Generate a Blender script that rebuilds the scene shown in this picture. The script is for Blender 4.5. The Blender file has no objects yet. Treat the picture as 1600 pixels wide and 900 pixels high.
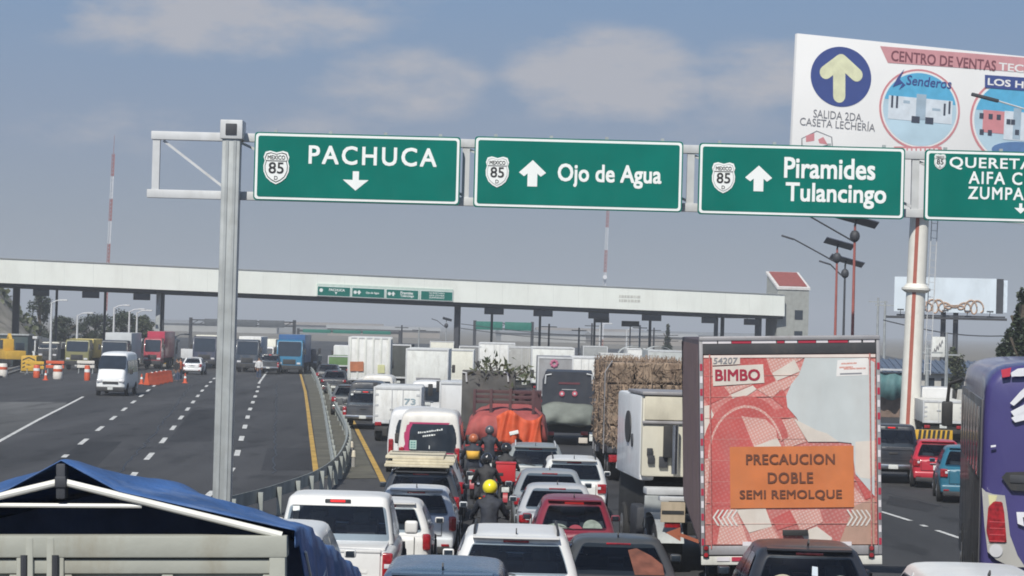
import bpy, bmesh, math, random
from mathutils import Vector, Matrix, Euler
R = math.radians
random.seed(7)
scene = bpy.context.scene
COL = scene.collection

# ------------------------------------------------------------------ camera
F = 4000.0                      # focal length in pixels of the 1600 px wide picture
CAM_Z = 4.8
PITCH = math.atan(58.6 / F)
ROLL = R(1.5)
_f0 = Vector((0, math.cos(PITCH), math.sin(PITCH)))
_u0 = Vector((0, -math.sin(PITCH), math.cos(PITCH)))
_r0 = Vector((1, 0, 0))
cam_d = bpy.data.cameras.new('camera'); cam = bpy.data.objects.new('camera', cam_d); COL.objects.link(cam)
cam_d.sensor_width = 36.0; cam_d.lens = 36.0 * F / 1600.0
cam_d.clip_start = 0.5; cam_d.clip_end = 20000
_cr = _r0 * math.cos(ROLL) + _u0 * math.sin(ROLL)
_cu = -_r0 * math.sin(ROLL) + _u0 * math.cos(ROLL)
mw = Matrix.Identity(4)
for i, v in enumerate((_cr, _cu, -_f0)):
    for k in range(3): mw[k][i] = v[k]
mw[2][3] = CAM_Z
cam.matrix_world = mw
scene.camera = cam
scene.cycles.filter_width = 1.8

# ------------------------------------------------------------------ light
SUN_EL, SUN_AZ = R(47), R(197)          # azimuth clockwise from +Y (away from the camera)
sunv = Vector((math.sin(SUN_AZ) * math.cos(SUN_EL), math.cos(SUN_AZ) * math.cos(SUN_EL), math.sin(SUN_EL)))
sd = bpy.data.lights.new('sun', 'SUN'); sd.energy = 4.6; sd.angle = R(0.6); sd.color = (1, .965, .88)
so = bpy.data.objects.new('sun', sd); COL.objects.link(so)
so.rotation_euler = sunv.to_track_quat('Z', 'Y').to_euler()

world = bpy.data.worlds.new('World'); scene.world = world; world.use_nodes = True
nt = world.node_tree; nt.nodes.clear()
def N(t, **kw):
    n = nt.nodes.new(t)
    for k, v in kw.items(): setattr(n, k, v)
    return n
def LK(a, b): nt.links.new(a, b)
def wmath(op, a, b=None, clamp=False):
    n = N('ShaderNodeMath', operation=op, use_clamp=clamp)
    for i, v in enumerate((a, b)):
        if v is None: continue
        if isinstance(v, (int, float)): n.inputs[i].default_value = v
        else: LK(v, n.inputs[i])
    return n.outputs[0]
def wmix(fac, a, b):
    n = N('ShaderNodeMix', data_type='RGBA')
    if isinstance(fac, (int, float)): n.inputs[0].default_value = fac
    else: LK(fac, n.inputs[0])
    for i, v in ((6, a), (7, b)):
        if isinstance(v, tuple): n.inputs[i].default_value = (*v, 1)
        else: LK(v, n.inputs[i])
    return n.outputs[2]
SKY_STR = 0.1
sky = N('ShaderNodeTexSky', sky_type='NISHITA'); sky.sun_disc = False
sky.sun_elevation = SUN_EL; sky.sun_rotation = SUN_AZ; sky.air_density = 1.2; sky.dust_density = 2.0; sky.altitude = 2200
tc = N('ShaderNodeTexCoord'); sep = N('ShaderNodeSeparateXYZ'); LK(tc.outputs['Generated'], sep.inputs[0])
ramp = N('ShaderNodeValToRGB'); LK(sep.outputs[2], ramp.inputs[0])
el = ramp.color_ramp.elements
def k10(r, g, b): return (r / 255, g / 255, b / 255)
def lin(c): return tuple((x / 12.92 if x <= .04045 else ((x + .055) / 1.055) ** 2.4) for x in c)
stops = [(0.0, lin(k10(146, 157, 167))), (.03, lin(k10(144, 156, 169))), (.07, lin(k10(137, 154, 178))), (.125, lin(k10(124, 152, 186)))]
el[0].position = 0; el[0].color = (*stops[0][1], 1); el[1].position = stops[1][0]; el[1].color = (*stops[1][1], 1)
for p, c in stops[2:]:
    e = el.new(p); e.color = (*c, 1)
sc10 = N('ShaderNodeVectorMath', operation='SCALE'); LK(ramp.outputs[0], sc10.inputs[0]); sc10.inputs['Scale'].default_value = 1 / SKY_STR
# soft clouds low over the horizon, by direction
yy = wmath('MAXIMUM', sep.outputs[1], .05)
cx_ = wmath('DIVIDE', sep.outputs[0], yy); cz_ = wmath('DIVIDE', sep.outputs[2], yy)
comb = N('ShaderNodeCombineXYZ'); LK(cx_, comb.inputs[0]); LK(wmath('MULTIPLY', cz_, 2.4), comb.inputs[1])
noise = N('ShaderNodeTexNoise'); noise.inputs['Scale'].default_value = 20; noise.inputs['Detail'].default_value = 9; noise.inputs['Roughness'].default_value = .64
LK(comb.outputs[0], noise.inputs['Vector'])
def cloud(px, py, rx, ry, amt):
    u0 = (px - 800) / F; v0 = (508 + (px - 800) * .026 - py) / F
    a = wmath('DIVIDE', wmath('SUBTRACT', cx_, u0), rx / F); b = wmath('DIVIDE', wmath('SUBTRACT', cz_, v0), ry / F)
    r2 = wmath('ADD', wmath('MULTIPLY', a, a), wmath('MULTIPLY', b, b))
    return wmath('MULTIPLY', wmath('SUBTRACT', 1.0, r2, True), amt)
tot = None
for c in ((330, 30, 330, 75, .85), (150, 35, 150, 55, .5), (620, 130, 190, 75, .75), (560, 10, 160, 60, .35), (940, 120, 210, 95, 1.0), (1000, 85, 110, 50, .5),
          (1180, 120, 160, 75, .7), (180, 200, 200, 60, .4), (480, 200, 220, 50, .35), (1100, 180, 400, 60, .3), (-300, 120, 300, 120, .8), (1900, 100, 300, 120, .8)):
    v = cloud(*c); tot = v if tot is None else wmath('MAXIMUM', tot, v)
cm = wmath('MULTIPLY', wmath('SUBTRACT', wmath('ADD', noise.outputs[0], wmath('MULTIPLY', tot, .42)), .56), 3.6, True)
cm = wmath('MULTIPLY', cm, wmath('MINIMUM', wmath('MULTIPLY', tot, 1.8), .84))
cl = tuple(v / SKY_STR for v in lin(k10(184, 184, 190)))
low = wmix(cm, sc10.outputs[0], cl)
up = wmath('MULTIPLY', wmath('SUBTRACT', sep.outputs[2], .14), 5.0, True)
out = wmix(up, low, sky.outputs[0])
bg = N('ShaderNodeBackground'); LK(out, bg.inputs[0]); bg.inputs[1].default_value = SKY_STR
wo = N('ShaderNodeOutputWorld'); LK(bg.outputs[0], wo.inputs[0])

vs = scene.view_settings
vs.view_transform = 'Standard'; vs.look = 'None'; vs.exposure = 0.0; vs.gamma = 1; vs.use_curve_mapping = False

# ------------------------------------------------------------------ geometry of the view
def ray(px, py):
    ui = (px - 800) / F; vi = (450 - py) / F
    u = ui * math.cos(ROLL) - vi * math.sin(ROLL); v = ui * math.sin(ROLL) + vi * math.cos(ROLL)
    return _f0 + _r0 * u + _u0 * v
def W(px, py, d):                        # world point seen at a pixel, d metres ahead
    r = ray(px, py); return Vector((0, 0, CAM_Z)) + r * (d / r.y)
def G(px, py, z=0.0):                    # where that pixel meets the level z
    r = ray(px, py); t = (z - CAM_Z) / r.z; return Vector((0, 0, CAM_Z)) + r * t
def gz(y):                               # the road comes down off a low crest by the camera
    t = min(1, max(0, (y - 32) / 14.0)); t = t * t * (3 - 2 * t); return .4 * (1 - t)

# ------------------------------------------------------------------ materials
MATS = {}
def mat(name, col, rough=.55, metal=0.0, var=.10, scale=2.5, bump=0.0, bscale=40, coat=0.0, dirt=0.0, dirtcol=(.16, .13, .10), emit=0, spec=.5):
    if name in MATS: return MATS[name]
    m = bpy.data.materials.new(name); m.use_nodes = True; MATS[name] = m
    t = m.node_tree; b = t.nodes['Principled BSDF']
    b.inputs['Roughness'].default_value = rough; b.inputs['Metallic'].default_value = metal
    b.inputs['Coat Weight'].default_value = coat; b.inputs['Coat Roughness'].default_value = .08
    b.inputs['Specular IOR Level'].default_value = spec
    if emit:
        b.inputs['Emission Color'].default_value = (*col, 1); b.inputs['Emission Strength'].default_value = emit
    co = t.nodes.new('ShaderNodeTexCoord')
    n = t.nodes.new('ShaderNodeTexNoise'); n.inputs['Scale'].default_value = scale; n.inputs['Detail'].default_value = 5
    t.links.new(co.outputs['Object'], n.inputs['Vector'])
    mr = t.nodes.new('ShaderNodeMapRange'); mr.inputs[1].default_value = .3; mr.inputs[2].default_value = .7
    mr.inputs[3].default_value = 1 - var; mr.inputs[4].default_value = 1 + var
    t.links.new(n.outputs[0], mr.inputs[0])
    mx = t.nodes.new('ShaderNodeVectorMath'); mx.operation = 'SCALE'; mx.inputs[0].default_value = col
    t.links.new(mr.outputs[0], mx.inputs['Scale'])
    last = mx.outputs[0]
    if dirt:
        n2 = t.nodes.new('ShaderNodeTexNoise'); n2.inputs['Scale'].default_value = scale * .8; n2.inputs['Detail'].default_value = 9; n2.inputs['Roughness'].default_value = .7
        mp = t.nodes.new('ShaderNodeMapping'); mp.inputs['Scale'].default_value = (1.6, 1.6, .5); mp.inputs['Location'].default_value = (3, 7, 1)
        t.links.new(co.outputs['Object'], mp.inputs[0]); t.links.new(mp.outputs[0], n2.inputs['Vector'])
        r2 = t.nodes.new('ShaderNodeMapRange'); r2.inputs[1].default_value = .48; r2.inputs[2].default_value = .75; r2.inputs[3].default_value = 0; r2.inputs[4].default_value = dirt
        t.links.new(n2.outputs[0], r2.inputs[0])
        m2 = t.nodes.new('ShaderNodeMix'); m2.data_type = 'RGBA'; m2.inputs[7].default_value = (*dirtcol, 1)
        t.links.new(r2.outputs[0], m2.inputs[0]); t.links.new(last, m2.inputs[6]); last = m2.outputs[2]
        ra = t.nodes.new('ShaderNodeMath'); ra.operation = 'ADD'; ra.inputs[1].default_value = rough; t.links.new(r2.outputs[0], ra.inputs[0]); t.links.new(ra.outputs[0], b.inputs['Roughness'])
    t.links.new(last, b.inputs['Base Color'])
    if bump:
        n3 = t.nodes.new('ShaderNodeTexNoise'); n3.inputs['Scale'].default_value = bscale; n3.inputs['Detail'].default_value = 4
        t.links.new(co.outputs['Object'], n3.inputs['Vector'])
        bp = t.nodes.new('ShaderNodeBump'); bp.inputs['Strength'].default_value = bump; bp.inputs['Distance'].default_value = .02
        t.links.new(n3.outputs[0], bp.inputs['Height']); t.links.new(bp.outputs[0], b.inputs['Normal'])
    return m
def paint(name, col, dirt=.25, rough=.38, coat=.3): return mat('paint_' + name, col, rough, 0, .05, 1.5, coat=coat, dirt=dirt)
def clearglass(name, tint, rough=.06):
    m = bpy.data.materials.new(name); m.use_nodes = True; MATS[name] = m; t = m.node_tree; t.nodes.clear()
    o = t.nodes.new('ShaderNodeOutputMaterial'); mx = t.nodes.new('ShaderNodeMixShader'); tr_ = t.nodes.new('ShaderNodeBsdfTransparent'); gl_ = t.nodes.new('ShaderNodeBsdfGlossy'); fr = t.nodes.new('ShaderNodeFresnel')
    n = t.nodes.new('ShaderNodeTexNoise'); n.inputs['Scale'].default_value = 3; mr = t.nodes.new('ShaderNodeMapRange'); mr.inputs[3].default_value = rough; mr.inputs[4].default_value = rough + .12
    t.links.new(n.outputs[0], mr.inputs[0]); t.links.new(mr.outputs[0], gl_.inputs['Roughness'])
    fr.inputs[0].default_value = 1.5; tr_.inputs[0].default_value = (*tint, 1); gl_.inputs[0].default_value = (.85, .9, 1, 1)
    t.links.new(fr.outputs[0], mx.inputs[0]); t.links.new(tr_.outputs[0], mx.inputs[1]); t.links.new(gl_.outputs[0], mx.inputs[2]); t.links.new(mx.outputs[0], o.inputs[0]); return m
GLASS = clearglass('car_glass', (.52, .58, .63)); INTR = mat('car_interior', (.075, .078, .085), .8, var=.3)
GLASSB = mat('tinted_glass', (.02, .028, .04), .09, var=.2, spec=.7)
RUBBER = mat('tyre_rubber', (.022, .022, .023), .85, var=.2)
RIM = mat('wheel_metal', (.35, .35, .36), .4, .7)
BLACKP = mat('black_plastic', (.028, .029, .032), .6, var=.2, dirt=.25)
UNDER = mat('underbody', (.016, .016, .017), .9, var=.2)
CHROME = mat('chrome', (.55, .55, .56), .28, 1.0)
REDL = mat('tail_lamp_red', (.30, .012, .018), .18, coat=.8, var=.45, scale=14)
REDLB = mat('brake_lamp_lit', (.75, .03, .03), .25, emit=.35)
AMBER = mat('amber_lamp', (.75, .25, .02), .25, coat=.6)
CLEARL = mat('clear_lamp', (.6, .6, .62), .15, coat=.8)
PLATE = mat('licence_plate', (.62, .64, .62), .5, var=.2, scale=14)
GALV = mat('galvanised_steel', (.40, .42, .42), .5, .35, .16, 3, dirt=.35, dirtcol=(.2, .19, .17))
GALVP = mat('pale_grey_steel', (.56, .57, .58), .55, .1, .1, 3, dirt=.25, dirtcol=(.25, .24, .22))
DARKST = mat('dark_steel', (.05, .053, .062), .6, .2, .15)
WHITEP = mat('white_panel', (.72, .73, .70), .5, var=.07, dirt=.55, dirtcol=(.35, .33, .29))
WHITED = mat('dusty_white', (.62, .61, .56), .6, var=.08, dirt=.45, dirtcol=(.28, .25, .2))
CREAM = mat('cream_white', (.74, .73, .64), .6, var=.06, dirt=.25, dirtcol=(.4, .37, .3))
SGREEN = mat('sign_green', (.0, .150, .118), .6, var=.10, scale=1.2, spec=.12, dirt=.12, dirtcol=(.06, .2, .17))
SWHITE = mat('sign_white', (.80, .82, .80), .5, var=.03)
SBLACK = mat('sign_black', (.03, .03, .03), .5)
CONC = mat('concrete', (.30, .29, .27), .85, var=.15, scale=.7, bump=.3, dirt=.35, dirtcol=(.14, .13, .12))

# ------------------------------------------------------------------ mesh helpers
class MB:
    def __init__(s): s.bm = bmesh.new()
    def box(s, c, size, bev=0, rot=None, seg=2):
        x, y, z = size[0] / 2, size[1] / 2, size[2] / 2
        P = [Vector(p) for p in ((-x, -y, -z), (x, -y, -z), (x, y, -z), (-x, y, -z), (-x, -y, z), (x, -y, z), (x, y, z), (-x, y, z))]
        M = rot.to_matrix() if isinstance(rot, Euler) else rot
        if M is not None: P = [M @ p for p in P]
        v = [s.bm.verts.new(p + Vector(c)) for p in P]
        fs = [s.bm.faces.new([v[i] for i in q]) for q in ((0, 3, 2, 1), (4, 5, 6, 7), (0, 1, 5, 4), (1, 2, 6, 5), (2, 3, 7, 6), (3, 0, 4, 7))]
        if bev:
            es = list({e for f in fs for e in f.edges})
            bmesh.ops.bevel(s.bm, geom=es, offset=bev, segments=seg, profile=.6, affect='EDGES')
        return s
    def b2(s, x0, x1, y0, y1, z0, z1, bev=0): return s.box(((x0 + x1) / 2, (y0 + y1) / 2, (z0 + z1) / 2), (abs(x1 - x0), abs(y1 - y0), abs(z1 - z0)), bev)
    def bar(s, p0, p1, w, h=None, bev=0):
        p0, p1 = Vector(p0), Vector(p1); d = p1 - p0; h = h or w
        q = d.to_track_quat('Z', 'Y' if abs(d.normalized().y) < .9 else 'X').to_matrix()
        return s.box((p0 + p1) / 2, (w, h, d.length), bev, q)
    def cyl(s, p0, p1, r, r2=None, seg=16, cap=True):
        p0, p1 = Vector(p0), Vector(p1); r2 = r if r2 is None else r2
        d = (p1 - p0).normalized(); q = d.to_track_quat('Z', 'Y').to_matrix()
        a, b = [], []
        for i in range(seg):
            t = 2 * math.pi * i / seg; o = q @ Vector((math.cos(t), math.sin(t), 0))
            a.append(s.bm.verts.new(p0 + o * r)); b.append(s.bm.verts.new(p1 + o * r2))
        for i in range(seg):
            j = (i + 1) % seg; s.bm.faces.new((a[i], a[j], b[j], b[i]))
        if cap: s.bm.faces.new(a[::-1]); s.bm.faces.new(b)
        return s
    def tube(s, pts, r, seg=8):
        pts = [Vector(p) for p in pts]; rings = []
        for i, p in enumerate(pts):
            d = (pts[min(i + 1, len(pts) - 1)] - pts[max(i - 1, 0)]).normalized(); q = d.to_track_quat('Z', 'Y').to_matrix()
            rings.append([s.bm.verts.new(p + q @ Vector((math.cos(2 * math.pi * k / seg) * r, math.sin(2 * math.pi * k / seg) * r, 0))) for k in range(seg)])
        s.skin_rings(rings); return s
    def skin_rings(s, rings, cap=True, closed=True):
        for a, b in zip(rings, rings[1:]):
            n = len(a)
            for i in range(n if closed else n - 1):
                j = (i + 1) % n; s.bm.faces.new((a[i], a[j], b[j], b[i]))
        if cap and closed:
            s.bm.faces.new(rings[0][::-1]); s.bm.faces.new(rings[-1])
    def loft(s, rings, cap=True, closed=True):
        s.skin_rings([[s.bm.verts.new(p) for p in r] for r in rings], cap, closed); return s
    def prism(s, poly, y0, y1):                 # polygon in x,z pushed through in y
        a = [s.bm.verts.new((x, y0, z)) for x, z in poly]; b = [s.bm.verts.new((x, y1, z)) for x, z in poly]
        n = len(a)
        for i in range(n):
            j = (i + 1) % n; s.bm.faces.new((a[i], a[j], b[j], b[i]))
        s.bm.faces.new(a[::-1]); s.bm.faces.new(b); return s
    def prismx(s, poly, x0, x1):                # polygon in y,z pushed through in x
        a = [s.bm.verts.new((x0, y, z)) for y, z in poly]; b = [s.bm.verts.new((x1, y, z)) for y, z in poly]
        n = len(a)
        for i in range(n):
            j = (i + 1) % n; s.bm.faces.new((a[i], a[j], b[j], b[i]))
        s.bm.faces.new(a[::-1]); s.bm.faces.new(b); return s
    def sphere(s, c, r, seg=14, rings=9, sc=(1, 1, 1)):
        m = Matrix.Translation(c) @ Matrix.Diagonal((*[r * k for k in sc], 1))
        bmesh.ops.create_uvsphere(s.bm, u_segments=seg, v_segments=rings, radius=1, matrix=m); return s
    def poly(s, pts): s.bm.faces.new([s.bm.verts.new(p) for p in pts]); return s
    def build(s, name, m, parent=None, ang=35, sub=0, recalc=True):
        if recalc: bmesh.ops.recalc_face_normals(s.bm, faces=s.bm.faces)
        me = bpy.data.meshes.new(name); s.bm.to_mesh(me); s.bm.free(); me.materials.append(m)
        if len(me.polygons):
            me.shade_smooth()
            if ang < 180: me.set_sharp_from_angle(angle=R(ang))
        o = bpy.data.objects.new(name, me); COL.objects.link(o)
        if parent: o.parent = parent
        if sub:
            q = o.modifiers.new('subdivision', 'SUBSURF'); q.levels = sub; q.render_levels = sub
        return o
def tag(o, label, cat, group=None):
    o['label'] = label; o['category'] = cat
    if group: o['group'] = group
    return o
def thing(name, label, cat, loc=(0, 0, 0), rz=0, group=None, ry=0):
    o = bpy.data.objects.new(name, None); COL.objects.link(o); o.empty_display_size = .3
    o.location = loc; o.rotation_euler = (0, ry, rz); return tag(o, label, cat, group)
def struct(o, kind='structure'): o['kind'] = kind; return o
def dup(root, loc, label=None, rz=None):
    def cp(o, par):
        c = o.copy(); COL.objects.link(c)
        if par: c.parent = par
        for ch in [x for x in bpy.data.objects if x.parent == o]: cp(ch, c)
        return c
    r = cp(root, None); r.location = loc
    if rz is not None: r.rotation_euler.z = rz
    if label: r['label'] = label
    return r
def text(body, m, parent, cx, y, cz, w=None, h=None, name='lettering', bold=0.0, space=1.0, skew=0, thick=.004, rotz=0, line=1.0, align='CENTER'):
    cu = bpy.data.curves.new('t', 'FONT'); cu.body = body; cu.size = 1; cu.offset = 0; cu.space_character = space; cu.space_line = line
    cu.align_x = align; cu.resolution_u = 3
    o = bpy.data.objects.new('t', cu); COL.objects.link(o)
    dg = bpy.context.evaluated_depsgraph_get(); dg.update()
    me = bpy.data.meshes.new_from_object(o.evaluated_get(dg)); bpy.data.objects.remove(o); bpy.data.curves.remove(cu)
    xs = [v.co.x for v in me.vertices]; ys = [v.co.y for v in me.vertices]
    x0, x1, y0, y1 = min(xs), max(xs), min(ys), max(ys)
    sx = (w / (x1 - x0)) if w else None; sz = (h / (y1 - y0)) if h else None
    sx = sx or sz; sz = sz or sx
    for v in me.vertices:
        v.co = Vector(((v.co.x - (x0 + x1) / 2) * sx + skew * (v.co.y - (y0 + y1) / 2) * sz, 0, (v.co.y - (y0 + y1) / 2) * sz))
    k = bold * .8; bm = bmesh.new()
    offs = [(0, 0)] if k == 0 else [(-k, -k), (k, k), (-k, k), (k, -k)]      # heavier strokes from overlapped cuts, each a hair prouder
    for i, (ox, oz) in enumerate(offs):
        n0 = len(bm.verts); f0 = len(bm.faces); bm.from_mesh(me); bm.verts.ensure_lookup_table(); bm.faces.ensure_lookup_table()
        for v in bm.verts[n0:]: v.co += Vector((ox * sx, -.0004 * i, oz * sz))
        r = bmesh.ops.extrude_face_region(bm, geom=bm.faces[f0:])
        for v in [g for g in r['geom'] if isinstance(g, bmesh.types.BMVert)]: v.co.y -= thick
    bmesh.ops.recalc_face_normals(bm, faces=bm.faces); bm.to_mesh(me); bm.free()
    for q in me.polygons: q.use_smooth = False
    me.name = name; me.materials.clear(); me.materials.append(m)
    o = bpy.data.objects.new(name, me); COL.objects.link(o); o.parent = parent; o.location = (cx, y, cz)
    return o
def wheel(parent, x, y, r=.32, w=.2, rim=RIM, simple=False):
    s = 1 if x > 0 else -1
    m = MB(); prof = [(r * .55, -w / 2), (r * .93, -w / 2), (r, -w * .33), (r, w * .33), (r * .93, w / 2), (r * .55, w / 2)]
    seg = 14 if simple else 22
    rings = [[(x + px, y + pr * math.cos(2 * math.pi * k / seg), r + pr * math.sin(2 * math.pi * k / seg)) for k in range(seg)] for pr, px in prof]
    m.loft(rings, cap=True); wh = m.build('wheel', RUBBER, parent)
    m = MB(); m.cyl((x + s * (w / 2 - .03), y, r), (x + s * (w / 2 + .006), y, r), r * .56, r * .5, seg)
    m.cyl((x + s * (w / 2 + .005), y, r), (x + s * (w / 2 + .02), y, r), r * .16, r * .13, 8)
    m.build('rim', rim, wh); return wh
# ------------------------------------------------------------------ cars
def lerp(a, b, t): return a + (b - a) * t
class GH:                                     # greenhouse: a rounded frustum, sampled so the panes lie on it
    def __init__(s, wb, wt, yb0, yt0, yb1, yt1, zb, zt, bow=.07, r=.16):
        s.__dict__.update(locals())
    def dims(s, t):
        k = t + .10 * math.sin(math.pi * t)
        return lerp(s.wb, s.wt, t * t * .35 + t * .65), lerp(s.yb0, s.yt0, k if s.yt0 > s.yb0 else t), lerp(s.yb1, s.yt1, t), lerp(s.zb, s.zt, t)
    def rear(s, x, t):
        w, y0, y1, z = s.dims(t); return Vector((x, y0 + s.bow * (x / w) ** 2 * 1.05, z))
    def front(s, x, t):
        w, y0, y1, z = s.dims(t); return Vector((x, y1 - s.bow * 1.8 * (x / w) ** 2, z))
    def ring(s, t, inset=0, dz=0):
        w, y0, y1, z = s.dims(t); w -= inset; y0 += inset; y1 -= inset; z += dz; r = s.r; P = []
        xs = [-1 + .25 * i for i in range(9)]
        for u in xs:
            x = u * (w - r); P.append((x, y0 + s.bow * (x / w) ** 2, z))
        b = s.bow * ((w - r) / w) ** 2
        for a in (30, 60):
            P.append((w - r + r * math.sin(R(a)), y0 + b + (r * 1.2) * (1 - math.cos(R(a))), z))
        for k in range(5):
            P.append((w, lerp(y0 + b + r * 1.2, y1 - s.bow * 1.8 - r * 1.2, k / 4), z))
        b2 = s.bow * 1.8 * ((w - r) / w) ** 2
        for a in (60, 30):
            P.append((w - r + r * math.sin(R(a)), y1 - b2 - (r * 1.2) * (1 - math.cos(R(a))), z))
        for u in xs[::-1]:
            x = u * (w - r); P.append((x, y1 - s.bow * 1.8 * (x / w) ** 2, z))
        for a in (30, 60):
            P.append((-(w - r + r * math.sin(R(a))), y1 - b2 - (r * 1.2) * (1 - math.cos(R(a))), z))
        for k in range(5):
            P.append((-w, lerp(y1 - s.bow * 1.8 - r * 1.2, y0 + b + r * 1.2, k / 4), z))
        for a in (60, 30):
            P.append((-(w - r + r * math.sin(R(a))), y0 + b + (r * 1.2) * (1 - math.cos(R(a))), z))
        return P
    def mesh(s, mb):
        h = s.zt - s.zb
        rings = [s.ring(t) for t in (0, .2, .4, .6, .8, .93)]
        rings += [s.ring(1, .015, -.012), s.ring(1, .055, .006), s.ring(1, .14, .022), s.ring(1, .30, .034)]
        V = [[mb.bm.verts.new(p) for p in r] for r in rings]; n = len(V[0])
        for k, (a, b) in enumerate(zip(V, V[1:])):
            for i in range(n):
                # window openings: back, front and both sides, between the second and fifth rings
                if 1 <= k <= 3 and (i <= 7 or 11 <= i <= 14 or 18 <= i <= 25 or 29 <= i <= 32): continue
                j = (i + 1) % n; mb.bm.faces.new((a[i], a[j], b[j], b[i]))
        mb.bm.faces.new(V[-1])
        for sg in (-1, 1):                    # middle door pillar
            pa, pb = s.dims(.12), s.dims(.9); ya = (pa[1] + pa[2]) / 2 + .02
            mb.bar((sg * (pa[0] - .03), ya, pa[3]), (sg * (pb[0] - .03), ya, pb[3]), .07, .07)
    def furnish(s, root):
        """seats and dashboard seen through the panes"""
        _, y0, y1, z = s.dims(.05); _, t0, t1, _ = s.dims(.95); h = s.zt - s.zb
        for yy, hh in ((lerp(y0, y1, .26), .30), (lerp(y0, y1, .56), .36)):
            if s.yt1 - s.yt0 < 1.2 and hh < .33: continue
            for x in (-.36, .36):
                m = MB(); m.box((x, yy, z + h * hh * .5), (.50, .12, h * hh), .04, Euler((-.12, 0, 0)), 3); m.box((x, yy + .03, z + h * (hh + .14)), (.26, .10, h * .26), .04, Euler((-.1, 0, 0)), 3); m.build('seat_back', INTR, root)
        m = MB(); m.box((0, y1 - .30, z + .02), (s.wb * 1.7, .35, .12), .03); m.box((0, lerp(y0, y1, .5), z - .0), (s.wb * 1.75, (y1 - y0) * .9, .03)); m.build('dashboard', INTR, root)
        m = MB(); m.box((0, s.yt1 + .22, s.zt - .13), (.22, .03, .07), .01); m.build('mirror_inside', BLACKP, root)
def rrect(n=5, r=.22, asp=2.0):               # rounded rectangle outline in the unit square
    P = []
    rx, ry = r / asp if asp > 1 else r, r if asp > 1 else r * asp
    for cx, cy, a0 in ((1 - rx, ry, -90), (1 - rx, 1 - ry, 0), (rx, 1 - ry, 90), (rx, ry, 180)):
        for k in range(n):
            a = R(a0 + 90 * k / (n - 1)); P.append((cx + rx * math.cos(a), cy + ry * math.sin(a)))
    Q = []
    for i in range(len(P)):                   # fill the long sides so the pane bends with the body
        a, b = P[i], P[(i + 1) % len(P)]; k = max(1, int(math.hypot(b[0] - a[0], b[1] - a[1]) / .09))
        Q += [(lerp(a[0], b[0], j / k), lerp(a[1], b[1], j / k)) for j in range(k)]
    return Q
def patch(fn, outline, off, m, name, parent, centre=(.5, .5), levels=(1, .8, .6, .4, .2)):
    """a pane that follows fn(u, v), pushed off by the vector off"""
    mb = MB(); off = Vector(off); bm = mb.bm; rings = []
    for l in levels:
        rings.append([bm.verts.new(fn(centre[0] + (u - centre[0]) * l, centre[1] + (v - centre[1]) * l) + off) for u, v in outline])
    n = len(outline)
    for a, b in zip(rings, rings[1:]):
        for i in range(n):
            j = (i + 1) % n; bm.faces.new((a[i], a[j], b[j], b[i]))
    c = bm.verts.new(fn(*centre) + off)
    for i in range(n): bm.faces.new((rings[-1][i], rings[-1][(i + 1) % n], c))
    return mb.build(name, m, parent, ang=180, recalc=True)

def lower_body(L, w, zb, st, z0=.24, tuck=.93):
    """lofted lower shell; st = [(y, half-width factor, top z)]"""
    rings = []
    for y, k, zt in st:
        ww = w * k; q = max(zt - z0, .1)
        half = [(0, zt + .012), (.55 * ww, zt + .006), (.85 * ww, zt - .012), (.95 * ww, zt - .06), (.995 * ww, zt - .22 * q), (1.0 * ww, zt - .45 * q), (.985 * ww, z0 + .28 * q), (tuck * ww, z0 + .03), (.80 * ww, z0 - .04), (0, z0 - .04)]
        ring = [(x, y, z) for x, z in half] + [(-x, y, z) for x, z in half[-2:0:-1]]
        rings.append(ring)
    mb = MB(); mb.loft(rings); return mb

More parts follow.
